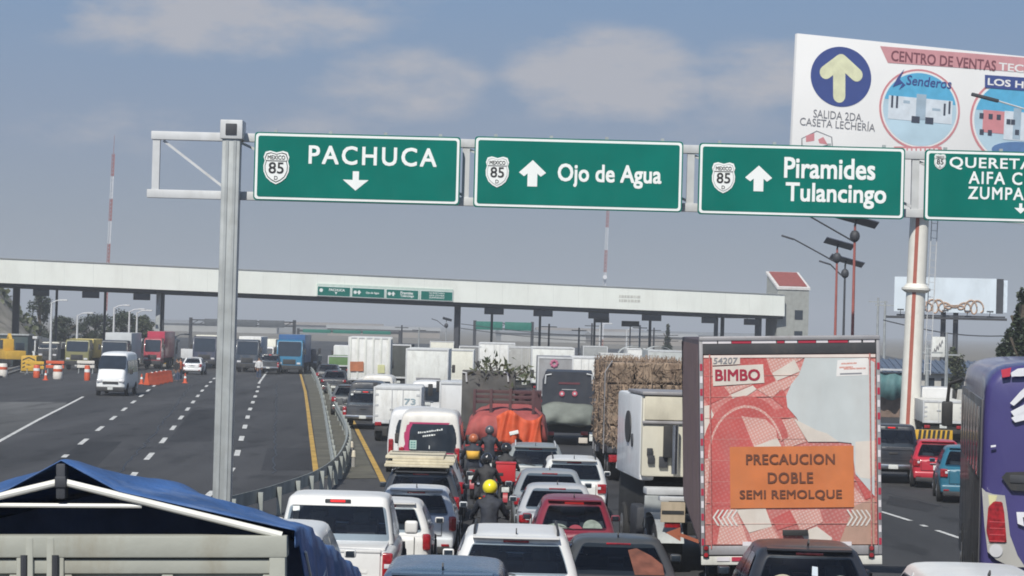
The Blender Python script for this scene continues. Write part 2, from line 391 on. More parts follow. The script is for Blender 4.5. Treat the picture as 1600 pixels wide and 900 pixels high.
STY = {
 # zb belt, y rear belt, y rear roof, y front roof, y front belt (fractions of length), deck height fraction, roof width
 'sedan': dict(zb=.64, yb0=.15, yt0=.30, yt1=.56, yb1=.74, rw=.70, glass=(.10, .90)),
 'hatch': dict(zb=.62, yb0=.022, yt0=.155, yt1=.55, yb1=.78, rw=.70, glass=(.12, .84)),
 'suv':   dict(zb=.60, yb0=.018, yt0=.058, yt1=.58, yb1=.77, rw=.74, glass=(.14, .86)),
 'van':   dict(zb=.50, yb0=.006, yt0=.03, yt1=.80, yb1=.94, rw=.84, glass=(.20, .74)),
}
def car(label, cat, px, py, d, pm, style='suv', L=4.4, Wd=1.78, H=1.6, yaw=0, name='car', group='cars queuing for the toll plaza', glass=GLASS, lamp='side', rails=False, plate=PLATE,
        trim=None, spoiler=False, far=False, lamp_z=None, z=None, lit=False, glasspix=None):
    x = W(px, py, d).x
    root = thing(name, label, cat, (x, d, gz(d) if z is None else z), R(-yaw), group)
    S = STY[style]; w = Wd / 2; zb = S['zb'] * H
    z0 = .25 if style != 'suv' else .30
    gy = S['yb0'] * L
    hood = zb * .98
    if style == 'sedan':
        st = [(.0, .86, zb * .93), (.05, .94, zb * .985), (.35, .985, zb), (gy + .3, 1, zb), (L * .5, 1, zb), (L * .74, .99, zb * .99), (L * .9, .95, zb * .90), (L * .975, .86, zb * .80), (L, .72, zb * .68)]
    else:
        st = [(.0, .88, zb * .97), (.04, .95, zb), (.3, .99, zb), (L * .3, 1, zb), (L * .55, 1, zb), (L * .78, .99, zb * .985), (L * .92, .94, zb * .92), (L * .98, .85, zb * .84), (L, .72, zb * .7)]
        if style == 'van': st = [(.0, .92, zb * .99), (.03, .97, zb), (.3, 1, zb), (L * .5, 1, zb), (L * .85, 1, zb), (L * .95, .96, zb * .92), (L * .99, .88, zb * .8), (L, .8, zb * .7)]
    body = lower_body(L, w, zb, st, z0).build('body', pm, root, ang=50, sub=1)
    g = GH(w * .965, w * S['rw'], gy, S['yt0'] * L, S['yb1'] * L, S['yt1'] * L, zb - .03, H - .03, r=.14 if style != 'van' else .10)
    mb = MB(); g.mesh(mb); mb.build('cabin_shell', pm, root, ang=60, recalc=False); g.furnish(root)
    t0, t1 = S['glass']
    wf = .80 if style != 'van' else .82
    def rf(u, v):
        t = lerp(t0, t1, v); ww = g.dims(t)[0]; xx = (u * 2 - 1) * (ww * .985 - g.r * .82); return g.rear(xx, t)
    wn = patch(rf, rrect(5, .14, 2.2), (0, -.012, .004), glass, 'rear_window', root)
    if True:
        b = MB(); p0 = rf(.5, .03); p1 = rf(.36, .16)
        b.bar(p0 + Vector((0, -.03, 0)), p1 + Vector((-.1, -.03, .0)), .012, .012); b.build('wiper', BLACKP, root) if style != 'sedan' else b.bm.free()
    for sgn in (-1, 1):
        def sf(u, v, sgn=sgn):
            t = lerp(.16, .84, v); ww, y0, y1, zz = g.dims(t)
            return Vector((sgn * ww, lerp(y0 + g.r * 1.2 + .14, y1 - g.r * 1.2 - .16, u), zz))
        mid = .52
        for a, c in ((0, mid - .02), (mid + .02, 1)):
            patch(lambda u, v: sf(lerp(a, c, u), v), rrect(4, .16, 2), (sgn * .010, 0, 0), glass, 'side_window', root)
    patch(lambda u, v: g.front((u * 2 - 1) * (g.dims(lerp(.1, .9, v))[0] * .98 - g.r * .8), lerp(.1, .9, v)), rrect(5, .14, 2.2), (0, .012, .004), glass, 'windscreen', root)
    # rear furniture
    zt = lamp_z or zb * .86
    lm = REDLB if lit else REDL
    if lamp == 'side':
        for sgn in (-1, 1):
            m = MB(); m.box((sgn * w * .80, .075, zt), (w * .26, .20, .17 if style == 'sedan' else .24), .035, Euler((0, 0, sgn * .22)), 3); l = m.build('tail_light', lm, root)
            m = MB(); m.box((sgn * w * .74, -.035, zt + .02), (w * .09, .03, .07), .01); m.build('indicator', CLEARL, l)
    elif lamp == 'tall':
        for sgn in (-1, 1):
            m = MB(); m.box((sgn * w * .89, .07, zt + .02), (.15, .16, .30), .05, Euler((0, 0, sgn * .25)), 3); m.build('tail_light', lm, root)
    m = MB(); m.box((0, .03, z0 + .17), (w * 1.86, .28, .24), .07, None, 3); bp = m.build('bumper', pm, root)
    m = MB(); m.box((0, .0, z0 + .03), (w * 1.7, .24, .14), .03); m.build('bumper_lower', BLACKP, bp)
    for sgn in (-1, 1):
        m = MB(); m.box((sgn * w * .74, -.115, z0 + .13), (.16, .03, .045), .01); m.build('reflector', REDL, bp)
    zp = zb * .70 if style != 'sedan' else z0 + .22
    yp = .005 if style != 'sedan' else -.125
    m = MB(); m.box((0, yp - .02, zp), (.31, .02, .155), .006); m.build('licence_plate', plate, root)
    m = MB(); m.box((0, yp - .015, zp + .125), (.52, .035, .035), .01); m.build('plate_trim', trim or CHROME, root)
    m = MB(); m.cyl((0, -.01, zb * .86), (0, -.035, zb * .86), .05, .045, 12); m.build('emblem', CHROME, root)
    ws_, zl_ = w * .64, z0 + .31                # shut lines of the tailgate
    for a_, b_ in (((-ws_, zl_), (ws_, zl_)), ((-ws_, zl_), (-ws_, zb * .97)), ((ws_, zl_), (ws_, zb * .97))):
        m = MB(); m.b2(min(a_[0], b_[0]) - .005, max(a_[0], b_[0]) + .005, -.012, .06, min(a_[1], b_[1]) - .005, max(a_[1], b_[1]) + .005); m.build('shut_line', UNDER, body)
    tw, ty0, _, tz = g.dims(.93)
    m = MB(); m.box((0, ty0 - .005, tz - .02), (.36, .05, .035), .008); m.build('brake_light', lm, root)
    if spoiler or style in ('suv', 'hatch'):
        m = MB(); m.loft([[(xx, ty0 + dy - .09 + .07 * (xx / tw) ** 2, tz + dz) for xx in [tw * k for k in (-.86, -.5, 0, .5, .86)]] for dy, dz in ((.16, .055), (0, .045), (0, .02), (.12, .0))], cap=False, closed=False); m.build('spoiler', pm, root)
    if rails:
        for sgn in (-1, 1):
            m = MB(); xr = sgn * (w * S['rw'] - .10); m.tube([(xr, S['yt0'] * L + .15, H - .02), (xr, S['yt0'] * L + .28, H + .045), (xr, S['yt1'] * L - .3, H + .05), (xr, S['yt1'] * L - .1, H - .01)], .018, 8); m.build('roof_rail', GALVP if not trim else trim, root)
    m = MB(); m.bar((0, S['yt0'] * L + .22, H), (0, S['yt0'] * L + .10, H + .06), .018, .05); m.build('aerial', BLACKP, root)
    for sgn in (-1, 1):
        m = MB(); ym = S['yb1'] * L - .42; m.box((sgn * (w + .075), ym, zb + .10), (.17, .12, .12), .035, None, 3); mr = m.build('mirror', pm, root)
        m = MB(); m.box((sgn * (w + .075), ym - .058, zb + .10), (.13, .012, .085), .004); m.build('mirror_glass', GLASSB, mr)
        # doors: gaps and handles
        m = MB(); m.box((sgn * (w + .004), L * .36, zb * .82), (.035, .17, .03), .01); m.build('door_handle', pm, root)
    for yw in (L * .19, L * .81):
        for sgn in (-1, 1):
            m = MB(); m.cyl((sgn * (w - .10), yw, .34), (sgn * (w * 1.0 + .004), yw, .34), .40, .40, 24); m.build('wheel_arch', UNDER, root)
            wheel(root, sgn * (w - .08), yw, .33, .19)
    root_rf[root.name] = (rf, wn)
    return root
root_rf = {}

# ------------------------------------------------------------------ vans and trucks
def back_doors(mb, w, z0, z1, y, n=2): pass
def lorry(label, px, py, d, Wd, top, L, boxm, cabm, yaw=0, name='box_truck', cat='truck', group='lorries and vans ahead in the queue', face=1, base=.95, ribs=0, ribm=None, cab_h=2.7, extra=None, doors=True, rail=None, z=None, cabL=2.0):
    """box lorry whose rear (face=1) or front (face=-1) points at the camera"""
    x = W(px, py, d).x
    root = thing(name, label, cat, (x, d, gz(d) if z is None else z), R(-yaw) + (0 if face > 0 else math.pi), group)
    w = Wd / 2
    yo = 0 if face > 0 else -(L + cabL + .2)
    m = MB(); m.b2(-w, w, yo, yo + L, base, top, .03); bx = m.build('cargo_box', boxm, root)
    m = MB()
    for sgn in (-1, 1): m.b2(sgn * (w - .07), sgn * (w + .006), yo - .03, yo + .06, base - .02, top + .006, .01)
    m.b2(-w + .07, w - .07, yo - .028, yo + .05, top - .10, top + .005, .01); m.b2(-w + .07, w - .07, yo - .028, yo + .05, base - .02, base + .10, .01)
    m.build('door_frame', rail or GALVP, bx)
    if doors:
        for sgn in (-1, 1):
            m = MB(); m.b2(sgn * .015, sgn * (w - .085), yo - .018, yo + .02, base + .12, top - .12, .008); dr = m.build('rear_door', boxm, root)
            m = MB(); m.tube([(sgn * .22, yo - .04, base + .06), (sgn * .22, yo - .04, top - .06)], .016, 6); m.b2(sgn * .12, sgn * .3, yo - .06, yo - .03, base + .55, base + .59); m.build('lock_rod', GALVP, dr)
            m = MB()
            for k in range(3): zz = lerp(base + .3, top - .3, k / 2); m.b2(sgn * (w - .2), sgn * (w - .07), yo - .035, yo - .012, zz - .04, zz + .04)
            m.build('hinge', GALVP, dr)
    if ribs:
        m = MB()
        for k in range(ribs):
            xx = lerp(-w + .12, w - .12, k / (ribs - 1)); m.b2(xx - .06, xx + .06, yo - .05, yo + .01, base + .08, top - .02, .02)
        for k in range(int(L / .5)):
            for sgn in (-1, 1): m.b2(sgn * (w - .01), sgn * (w + .03), yo + .3 + k * .5, yo + .42 + k * .5, base + .08, top - .02)
        m.build('ribs', ribm or boxm, bx)
    m = MB(); m.b2(-w * .8, w * .8, yo + .1, yo + L + cabL * .6, .55, base - .003); m.build('chassis', UNDER, root)
    m = MB(); m.b2(-w * .92, w * .92, yo - .02, yo + .1, .42, .62, .015); m.build('bumper_bar', BLACKP, root)
    for sgn in (-1, 1):
        m = MB(); m.box((sgn * w * .78, yo - .03, .72), (.26, .06, .14), .015); m.build('tail_light', REDL, root)
        m = MB(); m.b2(sgn * w * .55, sgn * w * .95, yo + .3, yo + .33, .2, .85); m.build('mudflap', UNDER, root)
    m = MB(); m.box((0, yo - .04, .74), (.32, .02, .16), .004); m.build('licence_plate', PLATE, root)
    # cab
    yc = yo + L + .2; cw = min(w, 1.15) * .98
    m = MB(); m.prismx([(yc, .55), (yc, cab_h), (yc + cabL * .72, cab_h + .03), (yc + cabL * .86, cab_h - .12), (yc + cabL * .985, 1.55), (yc + cabL, .55)], -cw, cw)
    bmesh.ops.bevel(m.bm, geom=m.bm.edges[:], offset=.06, segments=3, affect='EDGES'); cb = m.build('cab', cabm, root)
    fz0, fz1 = 1.62, cab_h - .22; 
    def ff(u, v): return Vector(((u * 2 - 1) * cw * .90, lerp(yc + cabL * .985, yc + cabL * .86, v * .93 + .02) + .012, lerp(1.58, cab_h - .14, v)))
    patch(ff, rrect(4, .12, 2), (0, .006, 0), GLASSB, 'windscreen', root)
    for sgn in (-1, 1):
        m = MB(); m.prismx([(yc + .5 * cabL, 1.6), (yc + .5 * cabL, cab_h - .25), (yc + .82 * cabL, cab_h - .25), (yc + .92 * cabL, 1.6)], sgn * (cw - .02), sgn * (cw + .006)); m.build('door_window', GLASSB, root)
        m = MB(); m.box((sgn * (cw + .22), yc + cabL * .82, 2.0), (.20, .10, .50), .04); m.bar((sgn * cw, yc + cabL * .82, 2.1), (sgn * (cw + .2), yc + cabL * .82, 2.1), .03); m.build('mirror', BLACKP, root)
        m = MB(); m.box((sgn * cw * .74, yc + cabL + .01, .95), (.34, .06, .17), .03); m.build('headlight', CLEARL, root)
    m = MB(); m.b2(-cw, cw, yc + cabL - .1, yc + cabL + .06, .42, .78, .04); m.build('front_bumper', BLACKP, root)
    m = MB(); m.b2(-cw * .5, cw * .5, yc + cabL - .02, yc + cabL + .025, .86, 1.3, .02); m.build('grille', BLACKP, root)
    ws = [yo + L * .18, yc + cabL * .55] if L < 6 else [yo + 1.4, yo + 2.7, yc + cabL * .55]
    for yw in ws:
        for sgn in (-1, 1): wheel(root, sgn * (w - .22), yw, .46, .30, simple=True)
    return root

# ------------------------------------------------------------------ people
SKIN = mat('skin', (.30, .16, .10), .6, var=.08)
def skinmesh(name, pts, edges, m, parent, root=0, sub=1):
    me = bpy.data.meshes.new(name); me.from_pydata([p[:3] for p in pts], edges, []); me.materials.append(m)
    o = bpy.data.objects.new(name, me); COL.objects.link(o); o.parent = parent
    o.modifiers.new('skin', 'SKIN'); 
    if not me.skin_vertices: 
        bpy.context.view_layer.objects.active = o
    sv = me.skin_vertices[0].data
    for i, p in enumerate(pts):
        r = p[3]; sv[i].radius = (r, p[4] if len(p) > 4 else r); sv[i].use_root = (i == root)
    s = o.modifiers.new('subdivision', 'SUBSURF'); s.levels = sub; s.render_levels = sub
    for q in me.polygons: q.use_smooth = True
    o.modifiers['skin'].use_smooth_shade = True
    return o
def hand_pts(pts, edges, wi, hx, hy, hz, s):
    """palm and five curled fingers closing on a grip that runs across; wi = wrist index"""
    k = len(pts); pts.append((hx, hy + .045, hz + .01, .030, .018)); edges.append((wi, k))
    for j in range(4):
        fx = hx + s * (-.030 + .020 * j); ln = (.040, .046, .044, .036)[j]; b = len(pts)
        pts += [(fx, hy + .075, hz + .016, .0095), (fx, hy + .075 + ln * .55, hz + .004, .009), (fx, hy + .075 + ln * .5, hz - .022, .008), (fx, hy + .06, hz - .034, .007)]
        edges += [(k, b), (b, b + 1), (b + 1, b + 2), (b + 2, b + 3)]
    b = len(pts); pts += [(hx - s * .042, hy + .05, hz - .004, .011), (hx - s * .036, hy + .075, hz - .026, .0095), (hx - s * .022, hy + .085, hz - .036, .008)]
    edges += [(k, b), (b, b + 1), (b + 1, b + 2)]
def rider(label, loc, jacket, trousers, helmet, rz=0, group='motorcyclists filtering between the lanes', stripe=None):
    root = thing('person', label, 'person', loc, rz, group)
    # seated astride: hips .82 m up, feet on the ground or pegs
    pts = [(0, 0, .84, .165, .14), (0, .03, 1.02, .15, .115), (0, .08, 1.22, .175, .12), (0, .12, 1.36, .15, .11), (0, .14, 1.45, .062), (0, .165, 1.56, .082, .09), (0, .17, 1.64, .075, .085)]
    edges = [(0, 1), (1, 2), (2, 3), (3, 4), (4, 5), (5, 6)]
    for s in (-1, 1):
        b = len(pts)
        pts += [(s * .19, .12, 1.35, .078), (s * .30, .26, 1.14, .056), (s * .335, .50, 1.065, .040), ]
        edges += [(3, b), (b, b + 1), (b + 1, b + 2)]
        hand_pts(pts, edges, b + 2, s * .335, .52, 1.06, s)
        b = len(pts)
        pts += [(s * .13, .06, .80, .10), (s * .235, .42, .68, .075), (s * .25, .28, .33, .052), (s * .26, .22, .12, .042), (s * .275, .33, .07, .045, .035), (s * .28, .42, .055, .036, .028)]
        edges += [(0, b), (b, b + 1), (b + 1, b + 2), (b + 2, b + 3), (b + 3, b + 4), (b + 4, b + 5)]
    body = skinmesh('body', pts, edges, jacket, root)
    # trousers and shoes follow the legs
    for s in (-1, 1):
        q = [(s * .10, .02, .82, .125), (s * .235, .42, .685, .088), (s * .25, .285, .34, .064), (s * .258, .235, .17, .060)]
        skinmesh('trousers', q, [(0, 1), (1, 2), (2, 3)], trousers, root)
        q = [(s * .26, .20, .09, .055), (s * .275, .33, .065, .056, .045), (s * .28, .44, .05, .045, .034)]
        skinmesh('shoe', q, [(0, 1), (1, 2)], BLACKP, root)
    # head with a face inside an open-face helmet
    m = MB(); m.sphere((0, .245, 1.585), .028, sc=(.7, .9, 1)); m.sphere((-.034, .238, 1.615), .014); m.sphere((.034, .238, 1.615), .014); m.box((0, .245, 1.535), (.05, .02, .014), .006)
    m.build('face', SKIN, root)
    m = MB(); bm = m.bm; m.sphere((0, .165, 1.63), .138, 20, 14, (1, 1.14, 1.05))
    for v in bm.verts[:]:
        if v.co.z < 1.535: v.co.z = 1.535 + (v.co.z - 1.535) * .25
        if v.co.y > .255 and v.co.z < 1.66: v.co.y = .255
    he = m.build('helmet', helmet, root)
    m = MB(); m.box((0, .285, 1.61), (.20, .03, .09), .015); m.build('visor', GLASS, he)
    if stripe:
        m = MB(); m.loft([[(x_ * k, y_ - .01, z_) for x_, y_ in ((-.165, .05), (-.12, -.09), (0, -.125), (.12, -.09), (.165, .05))] for z_, k in ((1.08, 1.0), (1.3, 1.06))], cap=False, closed=False)
        v = m.build('vest', stripe, root); so_ = v.modifiers.new('thickness', 'SOLIDIFY'); so_.thickness = .02; so_.offset = 1
    return root
def motorcycle(label, loc, tank, rz=0, box=None, group='motorcycles filtering between the lanes'):
    root = thing('motorcycle', label, 'motorcycle', loc, rz, group)
    for y in (-.55, .75):
        m = MB(); prof = [(.24, -.045), (.29, -.05), (.305, 0), (.29, .05), (.24, .045)]
        m.loft([[(px_, y + pr * math.cos(2 * math.pi * k / 20), .305 + pr * math.sin(2 * math.pi * k / 20)) for k in range(20)] for pr, px_ in prof], cap=False)
        wh = m.build('wheel', RUBBER, root)
        m = MB(); m.cyl((-.03, y, .305), (.03, y, .305), .06)
        for k in range(6): a = math.pi * k / 3; m.bar((0, y, .305), (0, y + .25 * math.cos(a), .305 + .25 * math.sin(a)), .02)
        m.build('rim', RIM, wh)
    m = MB(); m.tube([(0, .75, .3), (0, .55, .85), (0, .5, .95)], .035); m.tube([(0, .5, .8), (0, .1, .42), (0, -.2, .45), (0, -.55, .3)], .04); m.tube([(0, .45, .85), (0, -.1, .72), (0, -.6, .78)], .035); m.build('frame', DARKST, root)
    m = MB(); m.box((0, .12, .50), (.26, .42, .30), .05); m.build('engine', DARKST, root)
    m = MB(); m.sphere((0, .26, .84), .17, sc=(.85, 1.5, .75)); m.build('tank', tank, root)
    m = MB(); m.box((0, -.22, .79), (.27, .78, .10), .045, None, 3); m.build('seat', BLACKP, root)
    m = MB(); m.tube([(-.36, .46, 1.03), (-.2, .52, 1.06), (0, .54, 1.0), (.2, .52, 1.06), (.36, .46, 1.03)], .016); m.build('handlebar', DARKST, root)
    for s in (-1, 1):
        m = MB(); m.bar((s * .24, .53, 1.05), (s * .30, .50, 1.22), .014); m.box((s * .33, .50, 1.25), (.13, .03, .08), .012); m.build('mirror', BLACKP, root)
        m = MB(); m.box((s * .13, -.66, .74), (.06, .06, .05), .012); m.build('indicator', AMBER, root)
    m = MB(); m.tube([(.15, .1, .35), (.17, -.3, .36), (.18, -.75, .46)], .045); m.build('exhaust', CHROME, root)
    m = MB(); m.box((0, -.68, .78), (.14, .07, .08), .02); m.build('tail_light', REDL, root)
    m = MB(); m.box((0, -.80, .62), (.19, .015, .13), .003); m.build('licence_plate', PLATE, root)
    m = MB(); m.loft([[(x_, -.55 + .34 * math.cos(a), .305 + .34 * math.sin(a)) for x_ in (-.06, 0, .06)] for a in [R(60 + 12 * k) for k in range(11)]], cap=False, closed=False); m.build('mudguard', tank, root)
    if box:
        m = MB(); m.box((0, -.72, 1.06), (.50, .46, .46), .03); bx = m.build('delivery_box', box, root)
        m = MB(); m.box((0, -.72, 1.30), (.53, .49, .05), .02); m.build('lid', box, bx)
    return root
# ------------------------------------------------------------------ pixel -> plane helpers
def rootmat(o): return Matrix.Translation(o.location) @ o.rotation_euler.to_matrix().to_4x4()
def onp(root, px, py, y=0.0):
    inv = rootmat(root).inverted(); a = inv @ Vector((0, 0, CAM_Z)); b = inv.to_3x3() @ ray(px, py)
    t = (y - a.y) / b.y; q = a + b * t; return Vector((q.x, q.y, q.z))
def P2(root, pts, y=0.0): return [(q.x, q.z) for q in (onp(root, *p, y=y) for p in pts)]
def ptext(root, body, m, x0, x1, yc, hpx, y, parent=None, name='lettering', bold=.0, **k):
    a = onp(root, x0, yc + (x0 - (x0 + x1) / 2) * k.pop('slope', 0), y); b = onp(root, x1, yc, y)
    c = onp(root, (x0 + x1) / 2, yc, y); t = onp(root, (x0 + x1) / 2, yc - hpx / 2, y); u = onp(root, (x0 + x1) / 2, yc + hpx / 2, y)
    return text(body, m, parent or root, c.x, y, c.z, abs(b.x - a.x), abs(t.z - u.z), name, bold, **k)
def circ(cx, cz, r, n=40, rz=None): return [(cx + r * math.cos(2 * math.pi * i / n), cz + (rz or r) * math.sin(2 * math.pi * i / n)) for i in range(n)]
def rr(x0, x1, z0, z1, r=.05, n=4):
    P = []
    for cx, cz, a0 in ((x1 - r, z0 + r, -90), (x1 - r, z1 - r, 0), (x0 + r, z1 - r, 90), (x0 + r, z0 + r, 180)):
        for k in range(n + 1): a = R(a0 + 90 * k / n); P.append((cx + r * math.cos(a), cz + r * math.sin(a)))
    return P
def flat(poly, y, m, name, parent, th=.003):
    mb = MB(); mb.prism(poly, y - th, y); return mb.build(name, m, parent)

# ------------------------------------------------------------------ ground and road
def asphalt(name, base, seed, tint=.0):
    m = bpy.data.materials.new(name); m.use_nodes = True; t = m.node_tree; b = t.nodes['Principled BSDF']; b.inputs['Roughness'].default_value = .82; b.inputs['Specular IOR Level'].default_value = .35
    co = t.nodes.new('ShaderNodeTexCoord')
    def nz(scale, detail, mp=None):
        n = t.nodes.new('ShaderNodeTexNoise'); n.inputs['Scale'].default_value = scale; n.inputs['Detail'].default_value = detail
        if mp:
            q = t.nodes.new('ShaderNodeMapping'); q.inputs['Scale'].default_value = mp; q.inputs['Rotation'].default_value = (0, 0, R(4.7)); q.inputs['Location'].default_value = (seed, seed * 2, 0); t.links.new(co.outputs['Object'], q.inputs[0]); t.links.new(q.outputs[0], n.inputs['Vector'])
        else: t.links.new(co.outputs['Object'], n.inputs['Vector'])
        return n.outputs[0]
    def rng(x, a, c, lo, hi):
        r = t.nodes.new('ShaderNodeMapRange'); r.inputs[1].default_value = a; r.inputs[2].default_value = c; r.inputs[3].default_value = lo; r.inputs[4].default_value = hi; t.links.new(x, r.inputs[0]); return r.outputs[0]
    def mul(a, c):
        r = t.nodes.new('ShaderNodeMath'); r.operation = 'MULTIPLY'; t.links.new(a, r.inputs[0]); t.links.new(c, r.inputs[1]); return r.outputs[0]
    mulv = mul
    tracks = rng(nz(1, 3, (.6, .010, 1)), .32, .68, .74, 1.24)
    patch_ = mulv(rng(nz(1, 5, (.13, .035, 1)), .36, .64, .78, 1.22), rng(nz(1, 9, (.9, .22, 1)), .56, .66, 1.0, .62))
    fine = rng(nz(9, 6), .3, .7, .85, 1.15)
    v = mul(mul(tracks, patch_), fine)
    s = t.nodes.new('ShaderNodeVectorMath'); s.operation = 'SCALE'; s.inputs[0].default_value = base; t.links.new(v, s.inputs['Scale']); t.links.new(s.outputs[0], b.inputs['Base Color'])
    bp = t.nodes.new('ShaderNodeBump'); bp.inputs['Strength'].default_value = .25; bp.inputs['Distance'].default_value = .01; t.links.new(nz(60, 3), bp.inputs['Height']); t.links.new(bp.outputs[0], b.inputs['Normal'])
    return m
ASPH = asphalt('asphalt', (.046, .046, .048), 3); ASPH2 = asphalt('worn_asphalt', (.10, .10, .098), 11)
DIRT = mat('dry_earth', (.17, .15, .12), .95, var=.3, scale=.15, bump=.4, bscale=3, dirt=.5, dirtcol=(.09, .10, .06))
LINEW = mat('road_paint_white', (.60, .60, .58), .7, var=.25, scale=2.6, dirt=.85, dirtcol=(.10, .10, .10))
LINEY = mat('road_paint_yellow', (.48, .30, .06), .7, var=.3, scale=1.8, dirt=.8, dirtcol=(.12, .10, .08))
YS = [-60, 0, 20, 30] + list(range(32, 47)) + [60, 80, 110, 150, 200, 260, 330, 420, 600, 1000, 2500, 6000]
def sheet(name, x0f, x1f, ys, dz, m, nx=1):
    mb = MB(); bm = mb.bm; rows = []
    for y in ys: rows.append([bm.verts.new((lerp(x0f(y), x1f(y), k / nx), y, gz(y) + dz)) for k in range(nx + 1)])
    for a, b in zip(rows, rows[1:]):
        for k in range(nx): bm.faces.new((a[k], a[k + 1], b[k + 1], b[k]))
    return struct(mb.build(name, m))
sheet('ground', lambda y: -3000, lambda y: 3000, YS, -.02, DIRT, 4)
sheet('road', lambda y: -75 - .1 * max(0, y - 100), lambda y: 28 + .10 * max(0, y), [v for v in YS if v <= 600], 0, ASPH, 6)
def gpoly(name, pts, dz, m):
    mb = MB(); P = [G(*p) for p in pts]; mb.poly([(p.x, p.y, dz + gz(p.y)) for p in P]); return struct(mb.build(name, m))
gpoly('worn_lane', [(-260, 716), (-60, 716), (56, 657), (104, 631), (104, 628), (-200, 628)], .004, ASPH2)
TAR = mat('tar_seal', (.022, .022, .023), .5, var=.3); PATCHM = asphalt('patched_asphalt', (.030, .030, .032), 23)
for pts in ([(300, 640), (352, 640), (330, 690), (262, 690)], [(418, 700), (486, 700), (488, 735), (408, 735)], [(1390, 775), (1470, 790), (1450, 800), (1384, 788)], [(130, 690), (190, 690), (150, 730), (75, 730)]):
    gpoly('road_patch', pts, .003, PATCHM)
def crack(pts, wd=.05):
    rs = random.Random(len(pts) + int(pts[0][0])); m = MB(); w = [G(*p) for p in pts]
    Q = []
    for a, b in zip(w, w[1:]):
        n = max(3, int((b - a).length / 1.5))
        for i in range(n): q = a.lerp(b, i / n); Q.append(Vector((q.x + rs.uniform(-.10, .10), q.y, 0)))
    for a, b in zip(Q, Q[1:]): 
        d = (b - a); nn = Vector((d.y, -d.x, 0)).normalized() * wd / 2; m.poly([(p.x, p.y, .006 + gz(p.y)) for p in (a - nn, a + nn, b + nn, b - nn)])
    return struct(m.build('road_crack', TAR))
crack([(432, 600), (430, 680), (428, 745)]); crack([(300, 600), (230, 690), (170, 760)], .06); crack([(345, 655), (470, 652)], .06); crack([(120, 640), (345, 637)], .05); crack([(200, 700), (480, 706)], .05); crack([(1385, 770), (1500, 800)], .06)
def interp_line(pts):
    w = [G(*p) for p in pts]; return [Vector((p.x, p.y, 0)) for p in w]
def ribbon(mb, a, b, wd, dz=.008):
    d = (b - a); n = Vector((d.y, -d.x, 0)).normalized() * wd / 2
    mb.poly([(p.x, p.y, dz + gz(p.y)) for p in (a - n, a + n, b + n, b - n)])
def dashes(mb, pts, dash, gap, wd, phase=0):
    L_ = interp_line(pts); pos = -phase; on = []
    for a, b in zip(L_, L_[1:]):
        ln = (b - a).length; s0 = 0
        k = 0
        while True:
            st = pos + k * (dash + gap)
            if st > ln: break
            e0, e1 = max(0, st), min(ln, st + dash)
            if e1 - e0 > .3: ribbon(mb, a.lerp(b, e0 / ln), a.lerp(b, e1 / ln), wd)
            k += 1
        pos = pos + k * (dash + gap) - ln
        while pos > 0: pos -= (dash + gap)
mb = MB()
dashes(mb, [(275, 585), (247, 598), (215, 623), (181, 650), (99, 715)], 4.5, 7, .19)
dashes(mb, [(345, 582), (331, 595), (319, 607), (312, 615), (254, 690), (220, 728), (170, 790)], 4.5, 7, .19, 2)
dashes(mb, [(405, 598), (403, 609), (390, 641), (376, 690), (365, 729), (345, 757), (320, 779)], 4.0, 7.2, .20, 1)
struct(mb.build('lane_dashes', LINEW))
mb = MB()
for line in ([(418, 580), (405, 598)], [(130, 620), (111, 630), (60, 656), (-20, 700)]):
    p = interp_line(line)
    for a, b in zip(p, p[1:]): ribbon(mb, a, b, .17)
p = interp_line([(958, 783), (1002, 822), (1014, 843)]); ribbon(mb, p[0].lerp(p[1], .38), p[1], .16)
p = interp_line([(1340, 790), (1378, 800), (1423, 814)]); ribbon(mb, p[0], p[1], .14); ribbon(mb, p[1], p[2], .14)
p = interp_line([(1464, 829), (1520, 848)]); ribbon(mb, p[0], p[1], .14)
p = interp_line([(1440, 820.5), (1447, 823)]); ribbon(mb, p[0], p[1], .14)
struct(mb.build('lane_line', LINEW))
mb = MB()
for line in ([(468, 579), (477, 612), (481, 640), (486, 680), (492, 725), (495, 748)], [(523, 610), (545, 645), (560, 676), (590, 735), (602, 760)]):
    p = interp_line(line)
    for a, b in zip(p, p[1:]): ribbon(mb, a, b, .18)
struct(mb.build('edge_line', LINEY))
MED = mat('median_soil', (.10, .095, .075), .95, var=.35, scale=.8, bump=.5, bscale=6, dirt=.5, dirtcol=(.05, .06, .03))
gpoly('median', [(472, 579), (482, 612), (486, 640), (491, 680), (497, 725), (500, 748), (590, 748), (583, 735), (554, 676), (540, 645), (520, 610), (505, 579)], .014, MED)
# kerb at the far left
mb = MB(); a, b = G(-60, 602), G(30, 577); mb.bar((a.x, a.y, .08), (b.x, b.y, .08), .4, .16, .02); struct(mb.build('kerb', CONC))
gpoly('pavement', [(-120, 602), (-30, 601), (33, 579), (20, 573), (-200, 573)], .10, ASPH2)

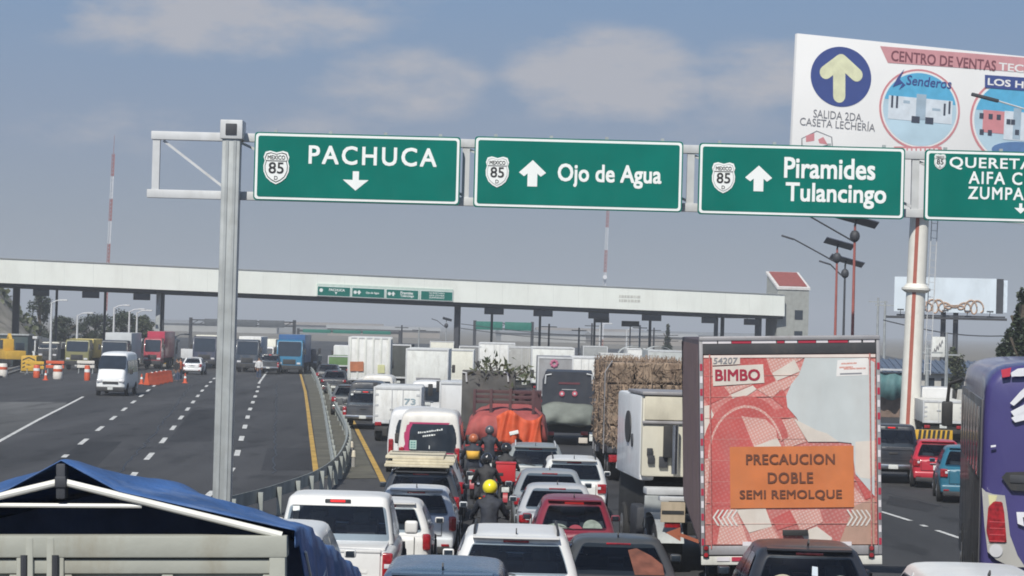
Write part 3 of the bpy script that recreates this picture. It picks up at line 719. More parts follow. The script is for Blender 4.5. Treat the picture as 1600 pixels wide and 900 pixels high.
# ------------------------------------------------------------------ guard rails of the median
RAILM = mat('weathered_rail', (.33, .35, .33), .55, .3, .2, 1.2, dirt=.5, dirtcol=(.19, .18, .12))
def guardrail(label, pts, zt=.75, post_every=2.6, planks=False):
    P = []
    for q in pts:
        w = G(*q, z=zt); P.append(Vector((w.x, w.y, 0)))
    root = thing('guard_rail', label, 'guard rail', (P[-1].x, P[-1].y, gz(P[-1].y)), 0, 'guard rails round the median')
    o = root.location.copy()
    # smooth
    Q = []
    for i in range(len(P) - 1):
        p0, p1, p2, p3 = P[max(i - 1, 0)], P[i], P[i + 1], P[min(i + 2, len(P) - 1)]
        for k in range(5):
            t = k / 5; Q.append(.5 * ((2 * p1) + (p2 - p0) * t + (2 * p0 - 5 * p1 + 4 * p2 - p3) * t * t + (3 * p1 - p0 - 3 * p2 + p3) * t ** 3))
    Q.append(P[-1])
    prof = [(0, .0), (.045, -.04), (.045, -.10), (0, -.145), (0, -.175), (.045, -.22), (.045, -.28), (0, -.32), (-.02, -.32), (-.02, 0)]
    rings = []
    for i, p in enumerate(Q):
        d = (Q[min(i + 1, len(Q) - 1)] - Q[max(i - 1, 0)]).normalized(); n = Vector((d.y, -d.x, 0))
        rings.append([(p + n * a - o) + Vector((0, 0, zt + b + gz(p.y))) for a, b in prof])
    m = MB(); m.loft(rings); m.build('rail', RAILM, root, ang=25)
    acc = 0; last = 0
    for i in range(1, len(Q)):
        acc += (Q[i] - Q[i - 1]).length
        if acc - last > post_every:
            last = acc; p = Q[i] - o; d = (Q[i] - Q[i - 1]).normalized(); n = Vector((-d.y, d.x, 0)) * .09
            m = MB(); m.box(p + n + Vector((0, 0, zt / 2 - .06 + gz(Q[i].y))), (.12, .15, zt), .01); m.build('post', RAILM, root)
    return root
guardrail('grey green guard rail on the left edge of the median, beside the open carriageway', [(486, 573), (492, 583), (500, 603), (508, 640), (514, 676), (521, 715)])
guardrail('guard rail bending round the nose of the median toward the gantry column', [(499, 573), (508, 588), (520, 620), (537, 652), (543, 675), (536, 698), (521, 717), (491, 736), (440, 754), (402, 765), (352, 777)], post_every=2.0)
for k, (px, py) in enumerate(((547, 700), (549, 714), (552, 730))):
    p = G(px, py); t = thing('marker_post', ('short pale marker post on the median, farthest of three', 'short pale marker post on the median, middle of three', 'short pale marker post on the median, nearest of three')[k], 'bollard', (p.x, p.y, 0), 0, 'marker posts on the median')
    m = MB(); m.cyl((0, 0, 0), (0, 0, .34), .07, .06); m.build('post', CONC, t)
    m = MB(); m.cyl((0, 0, .341), (0, 0, .50), .075, .06); m.sphere((0, 0, .50), .06); m.build('cap', mat('marker_cap', (.66, .60, .48), .5), t)

# ------------------------------------------------------------------ the sign gantry
DG = 46.0
S_ = F / DG
def shield(root, cx, cy, wpx, hpx, par, dark=False):
    o = [(-.86, .92), (-.5, 1.0), (0, .90), (.5, 1.0), (.86, .92), (1.0, .62), (.9, .40), (1.0, .1), (.97, -.25), (.75, -.62), (.4, -.85), (0, -1.0), (-.4, -.85), (-.75, -.62), (-.97, -.25), (-1.0, .1), (-.9, .40), (-1.0, .62)]
    c = onp(root, cx, cy); hw, hh = wpx / 2 / S_, hpx / 2 / S_
    mk = lambda k: [(c.x + x * hw * k, c.z + z * hh * k) for x, z in o]
    sh = flat(mk(1.0), -.052, SWHITE, 'shield', par)
    flat(mk(.90), -.0555, SBLACK if dark else mat('shield_grey', (.42, .43, .42), .5), 'shield_line', sh); flat(mk(.84), -.059, SWHITE, 'shield_field', sh)
    text('MEXICO', SBLACK, sh, c.x, -.063, c.z + hh * .60, hw * 1.35, hh * .24, 'lettering', .02)
    text('85', SBLACK, sh, c.x, -.063, c.z - hh * .02, hw * 1.15, hh * .66, 'number', .015)
    flat([(c.x - hw * .8, c.z + hh * .37), (c.x + hw * .8, c.z + hh * .37), (c.x + hw * .8, c.z + hh * .42), (c.x - hw * .8, c.z + hh * .42)], -.063, SBLACK, 'bar', sh)
    text('D', SBLACK, sh, c.x, -.063, c.z - hh * .62, None, hh * .22, 'letter', .01)
def green_sign(label, cxp, cyp, wpx, hpx):
    c = W(cxp, cyp, DG - .30)
    root = thing('road_sign', label, 'road sign', c, 0, 'green road signs on the gantry')
    w, h = wpx / 2 / S_ , hpx / 2 / S_
    m = MB(); m.prism(rr(-w, w, -h, h, .06), -.03, .03); pn = m.build('panel', SGREEN, root)
    flat(rr(-w + .022, w - .022, -h + .022, h - .022, .055), -.034, SWHITE, 'border', root, .004)
    flat(rr(-w + .065, w - .065, -h + .065, h - .065, .04), -.039, SGREEN, 'face', root, .004)
    for k in range(1, 4):                      # joints between the sheets, and their rivets
        xx = lerp(-w, w, k / 4); m = MB(); m.b2(xx - .004, xx + .004, -.0415, -.0385, -h + .07, h - .07); m.build('sheet_joint', mat('sign_joint', (.004, .10, .075), .6), pn)
    m = MB()
    for k in range(4): xx = lerp(-w * .8, w * .8, k / 3); m.b2(xx - .03, xx + .03, .035, .09, -h + .01, h + .05)
    m.build('bracket', GALV, root)
    return root
def uparrow(root, cx, cy, w, h, down=False, stem=.36):
    c = onp(root, cx, cy); hw, hh = w / 2 / S_, h / 2 / S_; s = -1 if down else 1
    pts = [(-stem * hw, -hh), (stem * hw, -hh), (stem * hw, -.02 * hh), (.62 * hw, -.24 * hh), (hw, .05 * hh), (0, hh), (-hw, .05 * hh), (-.62 * hw, -.24 * hh), (-stem * hw, -.02 * hh)]
    if down: pts = [(-stem * hw, -hh), (stem * hw, -hh), (stem * hw, -.1 * hh), (hw, -.12 * hh), (0, hh), (-hw, -.12 * hh), (-stem * hw, -.1 * hh)]
    flat([(c.x + x, c.z + z * s) for x, z in pts], -.045, SWHITE, 'arrow', root)
s1 = green_sign('green gantry sign reading PACHUCA over a down arrow', 558, 263.5, 320, 106)
shield(s1, 432, 262, 40, 52, s1, True); ptext(s1, 'PACHUCA', SWHITE, 483, 682, 244, 28, -.044, bold=.022, space=1.22); uparrow(s1, 556, 283, 40, 30, True, .24)
s2 = green_sign('green gantry sign reading Ojo de Agua beside an up arrow', 903.5, 272.5, 324, 110)
shield(s2, 777, 269, 36, 48, s2); uparrow(s2, 832, 271, 42, 41); ptext(s2, 'Ojo de Agua', SWHITE, 872, 1033, 275.5, 35, -.044, bold=.026)
s3 = green_sign('green gantry sign reading Piramides Tulancingo beside an up arrow', 1252, 283, 320, 111)
shield(s3, 1130, 278, 36, 48, s3); uparrow(s3, 1185, 279, 42, 40); ptext(s3, 'Piramides', SWHITE, 1226, 1367, 263.5, 31, -.044, bold=.026); ptext(s3, 'Tulancingo', SWHITE, 1228, 1384, 306, 37, -.044, bold=.026)
s4 = green_sign('green gantry sign reading QUERETARO, cut off by the right picture edge', 1607, 293, 324, 110)
shield(s4, 1468, 253, 18, 24, s4); ptext(s4, 'QUERETARO', SWHITE, 1484, 1654, 257, 19, -.044, bold=.02, space=1.1); ptext(s4, 'AIFA CD.MEX', SWHITE, 1514, 1680, 279.5, 19, -.044, bold=.02, space=1.15); ptext(s4, 'ZUMPANGO', SWHITE, 1513, 1660, 303, 19, -.044, bold=.02, space=1.15); uparrow(s4, 1594, 326, 20, 16, True, .24)

bp = W(355, 600, DG); gp = thing('sign_gantry', 'tall galvanised steel gantry carrying the green road signs over the traffic', 'sign gantry', (bp.x, DG, 0))
def gl(px, py, y=0): return onp(gp, px, py, y)
zt_, zb_ = gl(300, 213).z, gl(300, 304).z; xl = gl(237, 213).x; xr = gl(2050, 240).x
xcol = 0.0; xcol2 = xr - 1.3; topz = gl(365, 205).z
m = MB(); m.b2(xl, xr, -.08, .08, zt_ - .075, zt_ + .075, .01); m.build('top_chord', GALVP, gp)
m = MB(); m.b2(xl - .05, xr, -.08, .08, zb_ - .075, zb_ + .075, .01); m.build('bottom_chord', GALVP, gp)
xs = [gl(244, 260).x] + [gl(p, 265).x for p in (728, 1079, 1430)] + [gl(p, 275).x for p in (1782, 2030)]
for xx in xs:
    m = MB(); m.b2(xx - .065, xx + .065, -.06, .06, zb_ + .076, zt_ - .076); m.build('upright', GALVP, gp)
for a, b in list(zip(xs, xs[1:])):
    n = 1 if a == xs[0] else 2
    seg = [(a, b)] if n == 1 else [(a, (a + b) / 2), ((a + b) / 2, b)]
    if a == xs[0]: seg = [(a + .12, xcol - .1), (xcol + .12, (xcol + b) / 2 ), ((xcol + b) / 2, b)]
    for p, q in seg:
        m = MB(); m.bar((p, .0, zt_ - .09), (q, .0, zb_ + .1), .045); m.build('brace', GALVP, gp)
for xx, tp in ((xcol, topz), (xcol2, topz)):
    m = MB(); m.b2(xx - .16, xx + .16, -.45, -.12, 0, tp - .12, .02)
    for k in (-.07, .07): m.b2(xx + k - .025, xx + k + .025, -.47, -.449, .3, tp - .2)
    cl = m.build('column', GALV, gp)
    m = MB(); m.b2(xx - .2, xx + .2, -.49, .12, tp - .17, tp + .17, .02); m.build('cap_box', GALVP, gp)
    m = MB(); m.b2(xx - .1, xx + .1, -.51, -.491, tp - .1, tp + .1, .01); m.build('cap_plate', DARKST, gp)
    m = MB(); m.b2(xx - .35, xx + .35, -.64, .06, -.01, .18, .02); m.build('footing', CONC, gp)
# ------------------------------------------------------------------ toll plaza canopy
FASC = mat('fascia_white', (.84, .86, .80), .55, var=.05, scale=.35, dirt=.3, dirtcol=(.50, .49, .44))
DL, DR = 238.0, 268.0
a0, a1, b0, b1 = W(0, 404, DL), W(0, 442, DL), W(1226, 461, DR), W(1226, 494, DR)
def cext(p, q, t): return p + (q - p) * t
tp = thing('toll_canopy', 'long white toll plaza canopy spanning the whole motorway', 'toll plaza', (b0.x, b0.y, 0))
og = tp.location.copy()
ca0, ca1 = cext(a0, b0, -.55), cext(a1, b1, -.55)
dirn = (b0 - a0); dirn.z = 0; dirn.normalize(); nrm = Vector((-dirn.y, dirn.x, 0))    # away from the camera
def cv(p, back=0, dz=0): q = p + nrm * back - og; q.z += dz; return q
def hexa(mb, A0, A1, B0, B1, y0, y1):
    rings = [[cv(A1, y0), cv(A0, y0), cv(A0, y1), cv(A1, y1)], [cv(B1, y0), cv(B0, y0), cv(B0, y1), cv(B1, y1)]]; mb.loft(rings)
m = MB(); hexa(m, ca0, ca1, b0, b1, 0, .35); m.build('fascia', FASC, tp)
m = MB()
for k in range(46):                            # joints between the fascia sheets
    p_, q_ = cext(ca0, b0, (k + .5) / 46), cext(ca1, b1, (k + .5) / 46); e_ = dirn * .02
    m.loft([[cv(q_ - e_, -.006), cv(p_ - e_, -.006), cv(p_ - e_, .003), cv(q_ - e_, .003)], [cv(q_ + e_, -.006), cv(p_ + e_, -.006), cv(p_ + e_, .003), cv(q_ + e_, .003)]])
m.build('sheet_joints', mat('joint_grey', (.72, .74, .69), .7), tp)
m = MB(); up = Vector((0, 0, .07)); hexa(m, ca0 + up, ca0 + Vector((0, 0, .004)), b0 + up, b0 + Vector((0, 0, .004)), -.08, 14); m.build('roof_sheet', mat('roof_grey', (.35, .36, .36), .6), tp)
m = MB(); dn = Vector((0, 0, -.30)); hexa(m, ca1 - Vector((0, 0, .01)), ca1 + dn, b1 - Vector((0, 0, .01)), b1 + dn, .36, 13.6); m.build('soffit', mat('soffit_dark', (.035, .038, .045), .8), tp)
m = MB(); hexa(m, ca0, ca1, b0, b1, 13.65, 14.0); m.build('fascia', FASC, tp)
m = MB(); bb0, bb1 = b0 + dirn * .02, b1 + dirn * .02; m.loft([[cv(b1 + dirn * .003, .36), cv(b0 + dirn * .003, .36), cv(b0 + dirn * .003, 13.64), cv(b1 + dirn * .003, 13.64)], [cv(b1 + dirn * .05, .36), cv(b0 + dirn * .05, .36), cv(b0 + dirn * .05, 13.64), cv(b1 + dirn * .05, 13.64)]]); m.build('fascia', FASC, tp)
def can_t(px):                                # parameter along the canopy seen at a pixel column
    best = min(((abs(sum_px(px, t)), t) for t in [i / 400 for i in range(-100, 401)]), key=lambda q: q[0]); return best[1]
def proj(p):
    d = p - Vector((0, 0, CAM_Z)); z = d.dot(_f0); u = d.dot(_cr) / z; v = d.dot(_cu) / z; return 800 + u * F, 450 - v * F
def sum_px(px, t): return proj(cext(a1, b1, t))[0] - px
COLM = mat('canopy_column_paint', (.045, .048, .058), .6, var=.15)
for px, wd, back, mm in ((256, .42, 2.0, GALV), (264, .50, 2.4, COLM), (724, .50, 2.0, COLM), (732, .42, 2.6, DARKST), (1133, .42, 2, COLM), (1149, .38, 3, COLM), (1200, .65, 2, COLM), (1208, .5, 3, COLM), (48, .6, 7, COLM),
                         (110, .22, 6, COLM), (186, .22, 6, COLM), (802, .25, 6, COLM), (880, .25, 6, COLM), (966, .22, 6, COLM), (1053, .28, 6, COLM)):
    t = can_t(px); p = cext(a1, b1, t); q = cv(p, back); m = MB()
    m.b2(q.x - wd / 2, q.x + wd / 2, q.y - wd / 2, q.y + wd / 2, 0, q.z - .302, .03); m.build('column', mm, tp)
for k, (px, w_) in enumerate(((67, 1.5), (145, 1.6), (228, 1.6), (778, 2.0), (856, 2.0), (944, 2.2), (1027, 2.1), (1115, 1.6), (1182, 1.6))):
    t = can_t(px); p = cext(a1, b1, t); q = p + nrm * 1.2
    r_ = thing('lane_signal', 'dark lane signal box hanging under the toll canopy, %s from the left' % ('first', 'second', 'third', 'fourth', 'fifth', 'sixth', 'seventh', 'eighth', 'ninth')[k], 'lane signal', (q.x, q.y, q.z - .302), math.atan2(dirn.y, dirn.x), 'lane signals under the canopy')
    m = MB(); m.b2(-w_ / 2, w_ / 2, -.15, .15, -.75, -.12, .03); m.build('signal_box', DARKST, r_)
    m = MB(); m.b2(-w_ / 2 + .08, w_ / 2 - .08, -.17, -.151, -.69, -.18, .01); m.build('screen', mat('signal_screen', (.03, .035, .05), .25), r_)
    for s in (-1, 1): m = MB(); m.b2(s * w_ * .3 - .03, s * w_ * .3 + .03, -.03, .03, -.121, 0); m.build('hanger', DARKST, r_)
# the green sign band on the fascia and the small lettering further right
t0, t1 = can_t(494), can_t(707)
pa, pb = cext(a0, b0, t0), cext(a0, b0, t1); pa1, pb1 = cext(a1, b1, t0), cext(a1, b1, t1)
sg = thing('road_sign', 'small row of four green sign panels fixed to the toll canopy fascia', 'road sign', (pa1 + pb1) / 2 - nrm * .06, math.atan2(dirn.y, dirn.x))
hw = (pb - pa).length / 2
zc = (pa1.z + pb1.z) / 2; slope = (pb1.z - pa1.z) / (2 * hw)
sg.rotation_euler = (0, -math.atan(slope), math.atan2(dirn.y, dirn.x))
hs = 1.02
m = MB(); m.b2(-hw, hw, -.04, .04, .05, hs + .24, .01); m.build('back_panel', mat('sign_back_pale', (.5, .6, .54), .6), sg)
for k, (x0, x1) in enumerate(((0, .245), (.25, .495), (.50, .745), (.755, 1.0))):
    xa, xb = lerp(-hw, hw, x0) + .03, lerp(-hw, hw, x1) - .03
    flat(rr(xa, xb, .06, hs, .03), -.041, SWHITE, 'border', sg, .01); pf = flat(rr(xa + .05, xb - .05, .11, hs - .05, .03), -.052, SGREEN, 'face', sg, .008)
    c = (xa + xb) / 2
    if k == 0: text('PACHUCA', SWHITE, pf, c + .3, -.061, .70, 1.6, .24, bold=.03); flat([(c + .1, .5), (c + .35, .5), (c + .22, .24)], -.061, SWHITE, 'arrow', pf); flat(circ(xa + .4, .62, .18), -.061, SWHITE, 'shield', pf)
    if k in (1, 2):
        flat(circ(xa + .35, .56, .17), -.061, SWHITE, 'shield', pf); flat([(xa + .66, .36), (xa + .84, .36), (xa + .84, .52), (xa + .98, .52), (xa + .75, .8), (xa + .52, .52), (xa + .66, .52)], -.061, SWHITE, 'arrow', pf)
    if k == 1: text('Ojo de Agua', SWHITE, pf, c + .42, -.061, .54, 1.35, .24, bold=.03)
    if k == 2: text('Piramides', SWHITE, pf, c + .45, -.061, .70, 1.3, .26, bold=.03); text('Tulancingo', SWHITE, pf, c + .5, -.061, .38, 1.4, .28, bold=.03)
    if k == 3: [text(w__, SWHITE, pf, c, -.061, z__, 1.6, .15, bold=.02) for w__, z__ in (('QUERETARO', .80), ('AIFA CD.MEX', .58), ('ZUMPANGO', .36))]
t = can_t(982); pm_ = cext(a0, b0, t) * .5 + cext(a1, b1, t) * .5
e = thing('fascia_lettering', 'faint grey lettering on the right half of the canopy fascia', 'lettering', pm_ - nrm * .004, math.atan2(dirn.y, dirn.x))
m = MB(); rs = random.Random(3)
for row, zz in enumerate((.20, -.22)):
    xx = -1.15
    while xx < 1.1:
        w_ = rs.uniform(.12, .4); m.b2(xx, xx + w_, -.012, 0, zz - .14, zz + .14); xx += w_ + .07
m.build('faded_marks', mat('faded_grey_paint', (.55, .545, .50), .6), e)
# ------------------------------------------------------------------ the big advertising hoarding on its pole
DB = 121.0
c = W(1432, 180, DB)
bb = thing('billboard', 'large white advertising billboard with a blue arrow disc on a white pole', 'billboard', (c.x, DB, 0), R(20), None, R(1.6))
BW = mat('billboard_white', (.82, .81, .80), .6, var=.04, scale=.3); NAVY = mat('print_navy', (.045, .075, .26), .6, var=.05); PINK = mat('print_pink', (.62, .30, .32), .6, var=.06)
CRM = mat('print_cream', (.74, .74, .50), .6); PGREY = mat('print_grey', (.22, .22, .24), .6); CYAN = mat('print_cyan', (.10, .42, .66), .6, var=.08); PALEB = mat('print_pale_blue', (.48, .64, .74), .6, var=.1, scale=.8)
ROSE = mat('print_rose', (.62, .25, .27), .6, var=.06); PDARK = mat('print_dark', (.05, .06, .09), .6); MAROON = mat('print_maroon', (.20, .07, .09), .6)
YB = -.75
def bpts(pts, y=YB): return P2(bb, pts, y)
q0 = onp(bb, 1246, 52, YB); q1 = onp(bb, 1236, 322, YB); xl_, zt2 = q0.x, q0.z; zb2 = q1.z; xr_ = onp(bb, 1640, 80, YB).x
m = MB(); m.b2(xl_, xr_, YB, YB + .25, zb2, zt2, .02); pan = m.build('panel', BW, bb)
m = MB()
for k in range(7): xx = lerp(xl_ + .4, xr_ - .4, k / 6); m.b2(xx - .06, xx + .06, YB + .26, YB + .5, zb2 + .1, zt2 - .1)
for zz in (.2, .5, .8): zzz = lerp(zb2, zt2, zz); m.b2(xl_ + .2, xr_ - .2, YB + .51, YB + .65, zzz - .08, zzz + .08)
m.build('back_frame', GALV, bb)
def lay(poly, k, mm, name, par=pan): return flat(poly, YB - .004 - .006 * k, mm, name, par, .005)
cc = onp(bb, 1314, 120, YB); r_ = abs(onp(bb, 1362, 120, YB).x - onp(bb, 1267, 120, YB).x) / 2; rz_ = abs(onp(bb, 1314, 73, YB).z - onp(bb, 1314, 167, YB).z) / 2
disc = lay(circ(cc.x, cc.z, r_, 48, rz_), 1, NAVY, 'arrow_disc')
def bp1(px, py): q = onp(bb, px, py, YB); return (q.x, q.z)
def stroke(a, b, w, k, mm, name, par):
    a, b = Vector(a), Vector(b); d = (b - a).normalized(); n = Vector((-d.y, d.x)) * w / 2; P = []
    ang = math.atan2(d.y, d.x)
    for i in range(9): t = ang + math.pi / 2 + math.pi * i / 8; P.append((a.x + w / 2 * math.cos(t), a.y + w / 2 * math.sin(t)))
    for i in range(9): t = ang - math.pi / 2 + math.pi * i / 8; P.append((b.x + w / 2 * math.cos(t), b.y + w / 2 * math.sin(t)))
    return lay(P, k, mm, name, par)
wd_ = r_ * .40
stroke(bp1(1311, 98), bp1(1311, 150), wd_, 2, CRM, 'arrow_stem', disc)
stroke(bp1(1314, 95), bp1(1290, 113), wd_, 2.6, CRM, 'arrow_wing', disc); stroke(bp1(1314, 95), bp1(1338, 117), wd_, 3.2, CRM, 'arrow_wing', disc)
def bt(body, mm, x0, x1, yc, h, k=2, par=None, **kw): return ptext(bb, body, mm, x0, x1, yc, h, YB - .004 - .006 * k, parent=par or pan, **kw)
bt('SALIDA 2DA.', PGREY, 1271, 1349, 180.5, 12.5, bold=.0); bt('CASETA LECHERÍA', PGREY, 1250, 1368, 193, 15, bold=.0)
bann = lay(bpts([(1375, 72), (1700, 98), (1700, 120), (1387, 98)]), 1, PINK, 'banner')
o_ = bt('CENTRO DE VENTAS', MAROON, 1393, 1557, 95, 16, 2, bann, bold=.022)
o_ = bt('TECÁMAC', BW, 1561, 1660, 107, 15, 2, bann, bold=.022)
def house_disc(cxp, cyp, rp, seed):
    c = onp(bb, cxp, cyp, YB); r = abs(onp(bb, cxp + rp, cyp, YB).x - c.x); rz = abs(onp(bb, cxp, cyp - rp, YB).z - c.z)
    a = lay(circ(c.x, c.z, r, 48, rz), 1, ROSE, 'picture_ring'); lay(circ(c.x, c.z, r * .95, 48, rz * .95), 2, BW, 'picture_rim', a)
    d = lay(circ(c.x, c.z, r * .91, 48, rz * .91), 3, PALEB, 'picture', a)
    # sky part of the printed picture
    P = [(c.x + r * .90 * math.cos(R(t)), c.z + rz * .90 * math.sin(R(t))) for t in range(12, 169, 6)]
    lay(P, 4, CYAN, 'picture_sky', a)
    return a, c, r, rz
def hrect(c, r, rz, x0, x1, z0, z1, k, mm, name, par): return lay([(c.x + x0 * r, c.z + z0 * rz), (c.x + x1 * r, c.z + z0 * rz), (c.x + x1 * r, c.z + z1 * rz), (c.x + x0 * r, c.z + z1 * rz)], k, mm, name, par)
HW_ = mat('print_house', (.66, .72, .78), .6); HG = mat('print_house_shade', (.36, .46, .55), .6)
a, c, r, rz = house_disc(1437, 171, 63, 1)
hrect(c, r, rz, -.78, -.10, -.30, .28, 5, HW_, 'printed_house', a); hrect(c, r, rz, .14, .80, -.30, .28, 5, HW_, 'printed_house', a); hrect(c, r, rz, -.10, .14, -.25, .38, 5.4, HG, 'printed_house', a)
for x, z, w, h in ((-.72, -.02, .05, .3), (-.60, -.02, .05, .3), (.58, -.10, .05, .3), (.70, -.05, .05, .32), (-.42, .12, .16, .07), (-.20, -.34, .2, .16), (.14, -.34, .2, .16), (.3, .0, .2, .06)):
    hrect(c, r, rz, x, x + w, z, z + h, 6, PDARK if w < .1 or z < -.2 else HG, 'printed_window', a)
o_ = bt('Senderos', NAVY, 1417, 1487, 128, 15, 7, a, bold=.01, skew=.15)
lay(bpts([(1394, 136), (1401, 122), (1412, 108), (1405, 124), (1414, 133), (1404, 140), (1410, 130)]), 7, NAVY, 'swirl', a)
rib = lay(bpts([(1396, 229), (1470, 229), (1474, 245), (1400, 245)]), 6, ROSE, 'ribbon', a); 
for k in range(9): lay(bpts([(1404+k*7,232),(1408.5+k*7,232),(1408.5+k*7,239),(1404+k*7,239)]), 7, BW, 'ribbon_mark', rib)
a2, c, r, rz = house_disc(1586, 190, 70, 2)
hrect(c, r, rz, -.72, -.25, -.30, .20, 5, ROSE, 'printed_house', a2); hrect(c, r, rz, -.25, .9, -.42, .22, 5.5, HW_, 'printed_house', a2); hrect(c, r, rz, -.05, .12, -.4, .3, 6, HG, 'printed_house', a2)
for x, z in ((-.80, .0), (-.60, .0), (-.42, .0), (-.2, -.08), (-.1, -.08), (.2, .0), (.36, -.08), (-.78, -.36), (-.6, -.36), (.0, -.3), (.25, -.3)):
    hrect(c, r, rz, x, x + .09, z, z + .12, 6.5, PDARK, 'printed_window', a2)
lay(circ(c.x + .25 * r, c.z - .66 * rz, .75 * r, 30, .22 * rz), 7, mat('print_blue_band', (.10, .20, .40), .6), 'printed_band', a2)
bx_ = lay(bpts([(1538, 117), (1680, 127), (1680, 148), (1538, 137)]), 8, NAVY, 'name_box', a2)
o_ = bt('LOS HÉROES', BW, 1544, 1660, 131.5, 13, 9, bx_, bold=.03)
hx = lay(bpts([(1252, 216), (1276, 204), (1300, 214), (1302, 240), (1276, 252), (1252, 242)]), 1, PGREY, 'badge_outline'); lay(bpts([(1253.5, 217), (1276, 206), (1298.5, 215), (1300, 239), (1276, 250), (1254, 241)]), 2, BW, 'badge', hx)
lay(bpts([(1259, 212), (1272, 208), (1272, 220), (1259, 222)]), 3, ROSE, 'badge_mark', hx); lay(bpts([(1278, 218), (1286, 214), (1293, 226), (1280, 224)]), 3, ROSE, 'badge_mark', hx); lay(bpts([(1284, 228), (1294, 226), (1297, 236), (1286, 234)]), 3, PDARK, 'badge_mark', hx)
POLEW = mat('pole_white', (.72, .70, .64), .5, var=.05, dirt=.25, dirtcol=(.4, .36, .3)); REDB = mat('faded_red_band', (.36, .10, .07), .6, var=.1)
m = MB(); m.cyl((0, 0, -.2), (0, 0, zt2 - 1), .47, .43, 28); pl = m.build('pole', POLEW, bb)
m = MB(); m.loft([[(.475 * math.sin(R(t)) * k, -.475 * math.cos(R(t)) * k, z) for t in (-50, -42, -35, -28)] for z, k in ((.0, 1), (zt2 - 1.5, .93))], cap=False, closed=False); m.build('stripe', REDB, pl, recalc=False)
zz = onp(bb, 1426, 453, 0).z; m = MB(); m.cyl((0, 0, zz - .12), (0, 0, zz), .5, .68, 28); m.cyl((0, 0, zz + .002), (0, 0, zz + .1), .68, .68, 28); m.cyl((0, 0, zz + .101), (0, 0, zz + .3), .62, .46, 28); m.build('collar', POLEW, pl)
m = MB()
for s in (0, .32): m.tube([(.72 + s, .1, 3), (.72 + s, .1, zt2 - .5)], .025, 6)
for k in range(int((zt2 - 4) / .35)): m.tube([(.72, .1, 3.2 + k * .35), (1.04, .1, 3.2 + k * .35)], .014, 5)
for k in range(4): m.tube([(.4, .0, 4 + k * 3.3), (.75, .1, 4 + k * 3.3)], .02, 5)
m.build('ladder', GALVP, bb)
m = MB(); m.b2(-.9, .9, -.9, .9, -.05, .35, .05); m.build('footing', CONC, bb)

# second, smaller hoarding farther off
d2 = 200.0; c = W(1486, 460, d2)
b2 = thing('billboard', 'smaller pale blue billboard with faded orange lettering, far behind the white pole', 'billboard', (c.x, d2, 0), R(-8))
u0 = onp(b2, 1398, 432); u1 = onp(b2, 1556, 490); u2 = onp(b2, 1575, 440)
m = MB(); m.b2(u0.x, u1.x, 0, .2, u1.z, u0.z); pan2 = m.build('panel', mat('panel_pale_blue', (.62, .69, .75), .6, var=.08, scale=.4, dirt=.4, dirtcol=(.35, .38, .4)), b2)
m = MB(); m.b2(u1.x, u2.x, .4, .6, u1.z + .1, u0.z - .1); m.build('side_panel', mat('panel_pale_blue2', (.62, .70, .78), .6), b2)
m = MB(); m.b2(u1.x + .01, u1.x + .55, .21, .38, u1.z, u0.z, .0); m.build('side_frame', DARKST, b2)
oc = mat('faded_orange_print', (.42, .29, .21), .6, var=.2, scale=2)
# looping faded script, drawn as a ribbon of loops
m = MB(); x_, z_ = onp(b2, 1446, 478).x, onp(b2, 1446, 478).z; x2_ = onp(b2, 1532, 482).x; P = []
for i in range(150):
    t = i / 149; a = t * 2 * math.pi * 8.5; P.append((lerp(x_, x2_, t) + .34 * math.sin(a), -.03, z_ + .55 * math.cos(a) * (.55 + .45 * math.sin(t * 9))))
m.tube(P, .065, 5); m.build('script', oc, pan2)
m = MB(); m.b2(u0.x + .2, u2.x - .2, -.9, -.2, u1.z - .35, u1.z - .22); m.b2(u0.x - .6, u2.x, .21, .3, u1.z - .55, u1.z - .36); m.build('walkway', DARKST, b2)
for k in (.44, .55): xx = lerp(u0.x, u2.x, k); m = MB(); m.cyl((xx, .5, 0), (xx, .5, u1.z + .2), .22, .2); m.build('post', DARKST, b2)
m = MB()
for k in range(5): xx = lerp(u0.x + .5, u1.x - .5, k / 4); m.bar((xx, -.2, u1.z - .3), (xx, -1.2, u1.z + .1), .05); m.box((xx, -1.3, u1.z + .12), (.5, .2, .12))
m.build('floodlight', DARKST, b2)

# ------------------------------------------------------------------ solar street lamps, masts, tower
SOLAR = mat('solar_cell', (.05, .06, .09), .3, var=.2, scale=8, coat=.3); REDW = mat('pole_red', (.34, .10, .085), .55, var=.15)
def solar(label, px, d, top, pw, colr, arm, tilt=-14):
    c = W(px, 520, d); S = F / d; zt = W(px, top, d).z
    r_ = thing('solar_street_lamp', label, 'street lamp', (c.x, d, 0), 0, 'solar street lamps right of the toll plaza')
    m = MB(); m.cyl((0, 0, 0), (0, 0, zt), .10, .06, 14); p = m.build('pole', colr, r_)
    m = MB(); m.box((.1, 0, zt + .28), (pw, 1.1, .05), .0, Euler((R(-15), R(-tilt), 0))); sp = m.build('solar_panel', SOLAR, r_)
    m = MB(); m.bar((0, 0, zt), (.05, 0, zt + .25), .1); m.sphere((0, 0, zt - .55), .26, 12, 8, (1, 1, 1.2)); m.build('battery', DARKST, r_)
    m = MB(); e = (-arm, -.2, zt - .25 + arm * .28); m.tube([(0, 0, zt - .85), (-arm * .5, -.1, zt - .6 + arm * .16), e], .045, 6); m.build('arm', DARKST, r_)
    m = MB(); m.box((e[0] - .35, e[1], e[2] + .08), (.75, .26, .10), .03, Euler((0, R(16), 0))); m.build('lamp_head', DARKST, r_)
solar('tall red and white solar street lamp, its panel just under the gantry sign', 1332, 130, 352, 2.1, REDW, 2.4)
solar('dark solar street lamp with a tilted panel, left of the red and white pole', 1305, 150, 388, 1.7, REDW, 2.6)
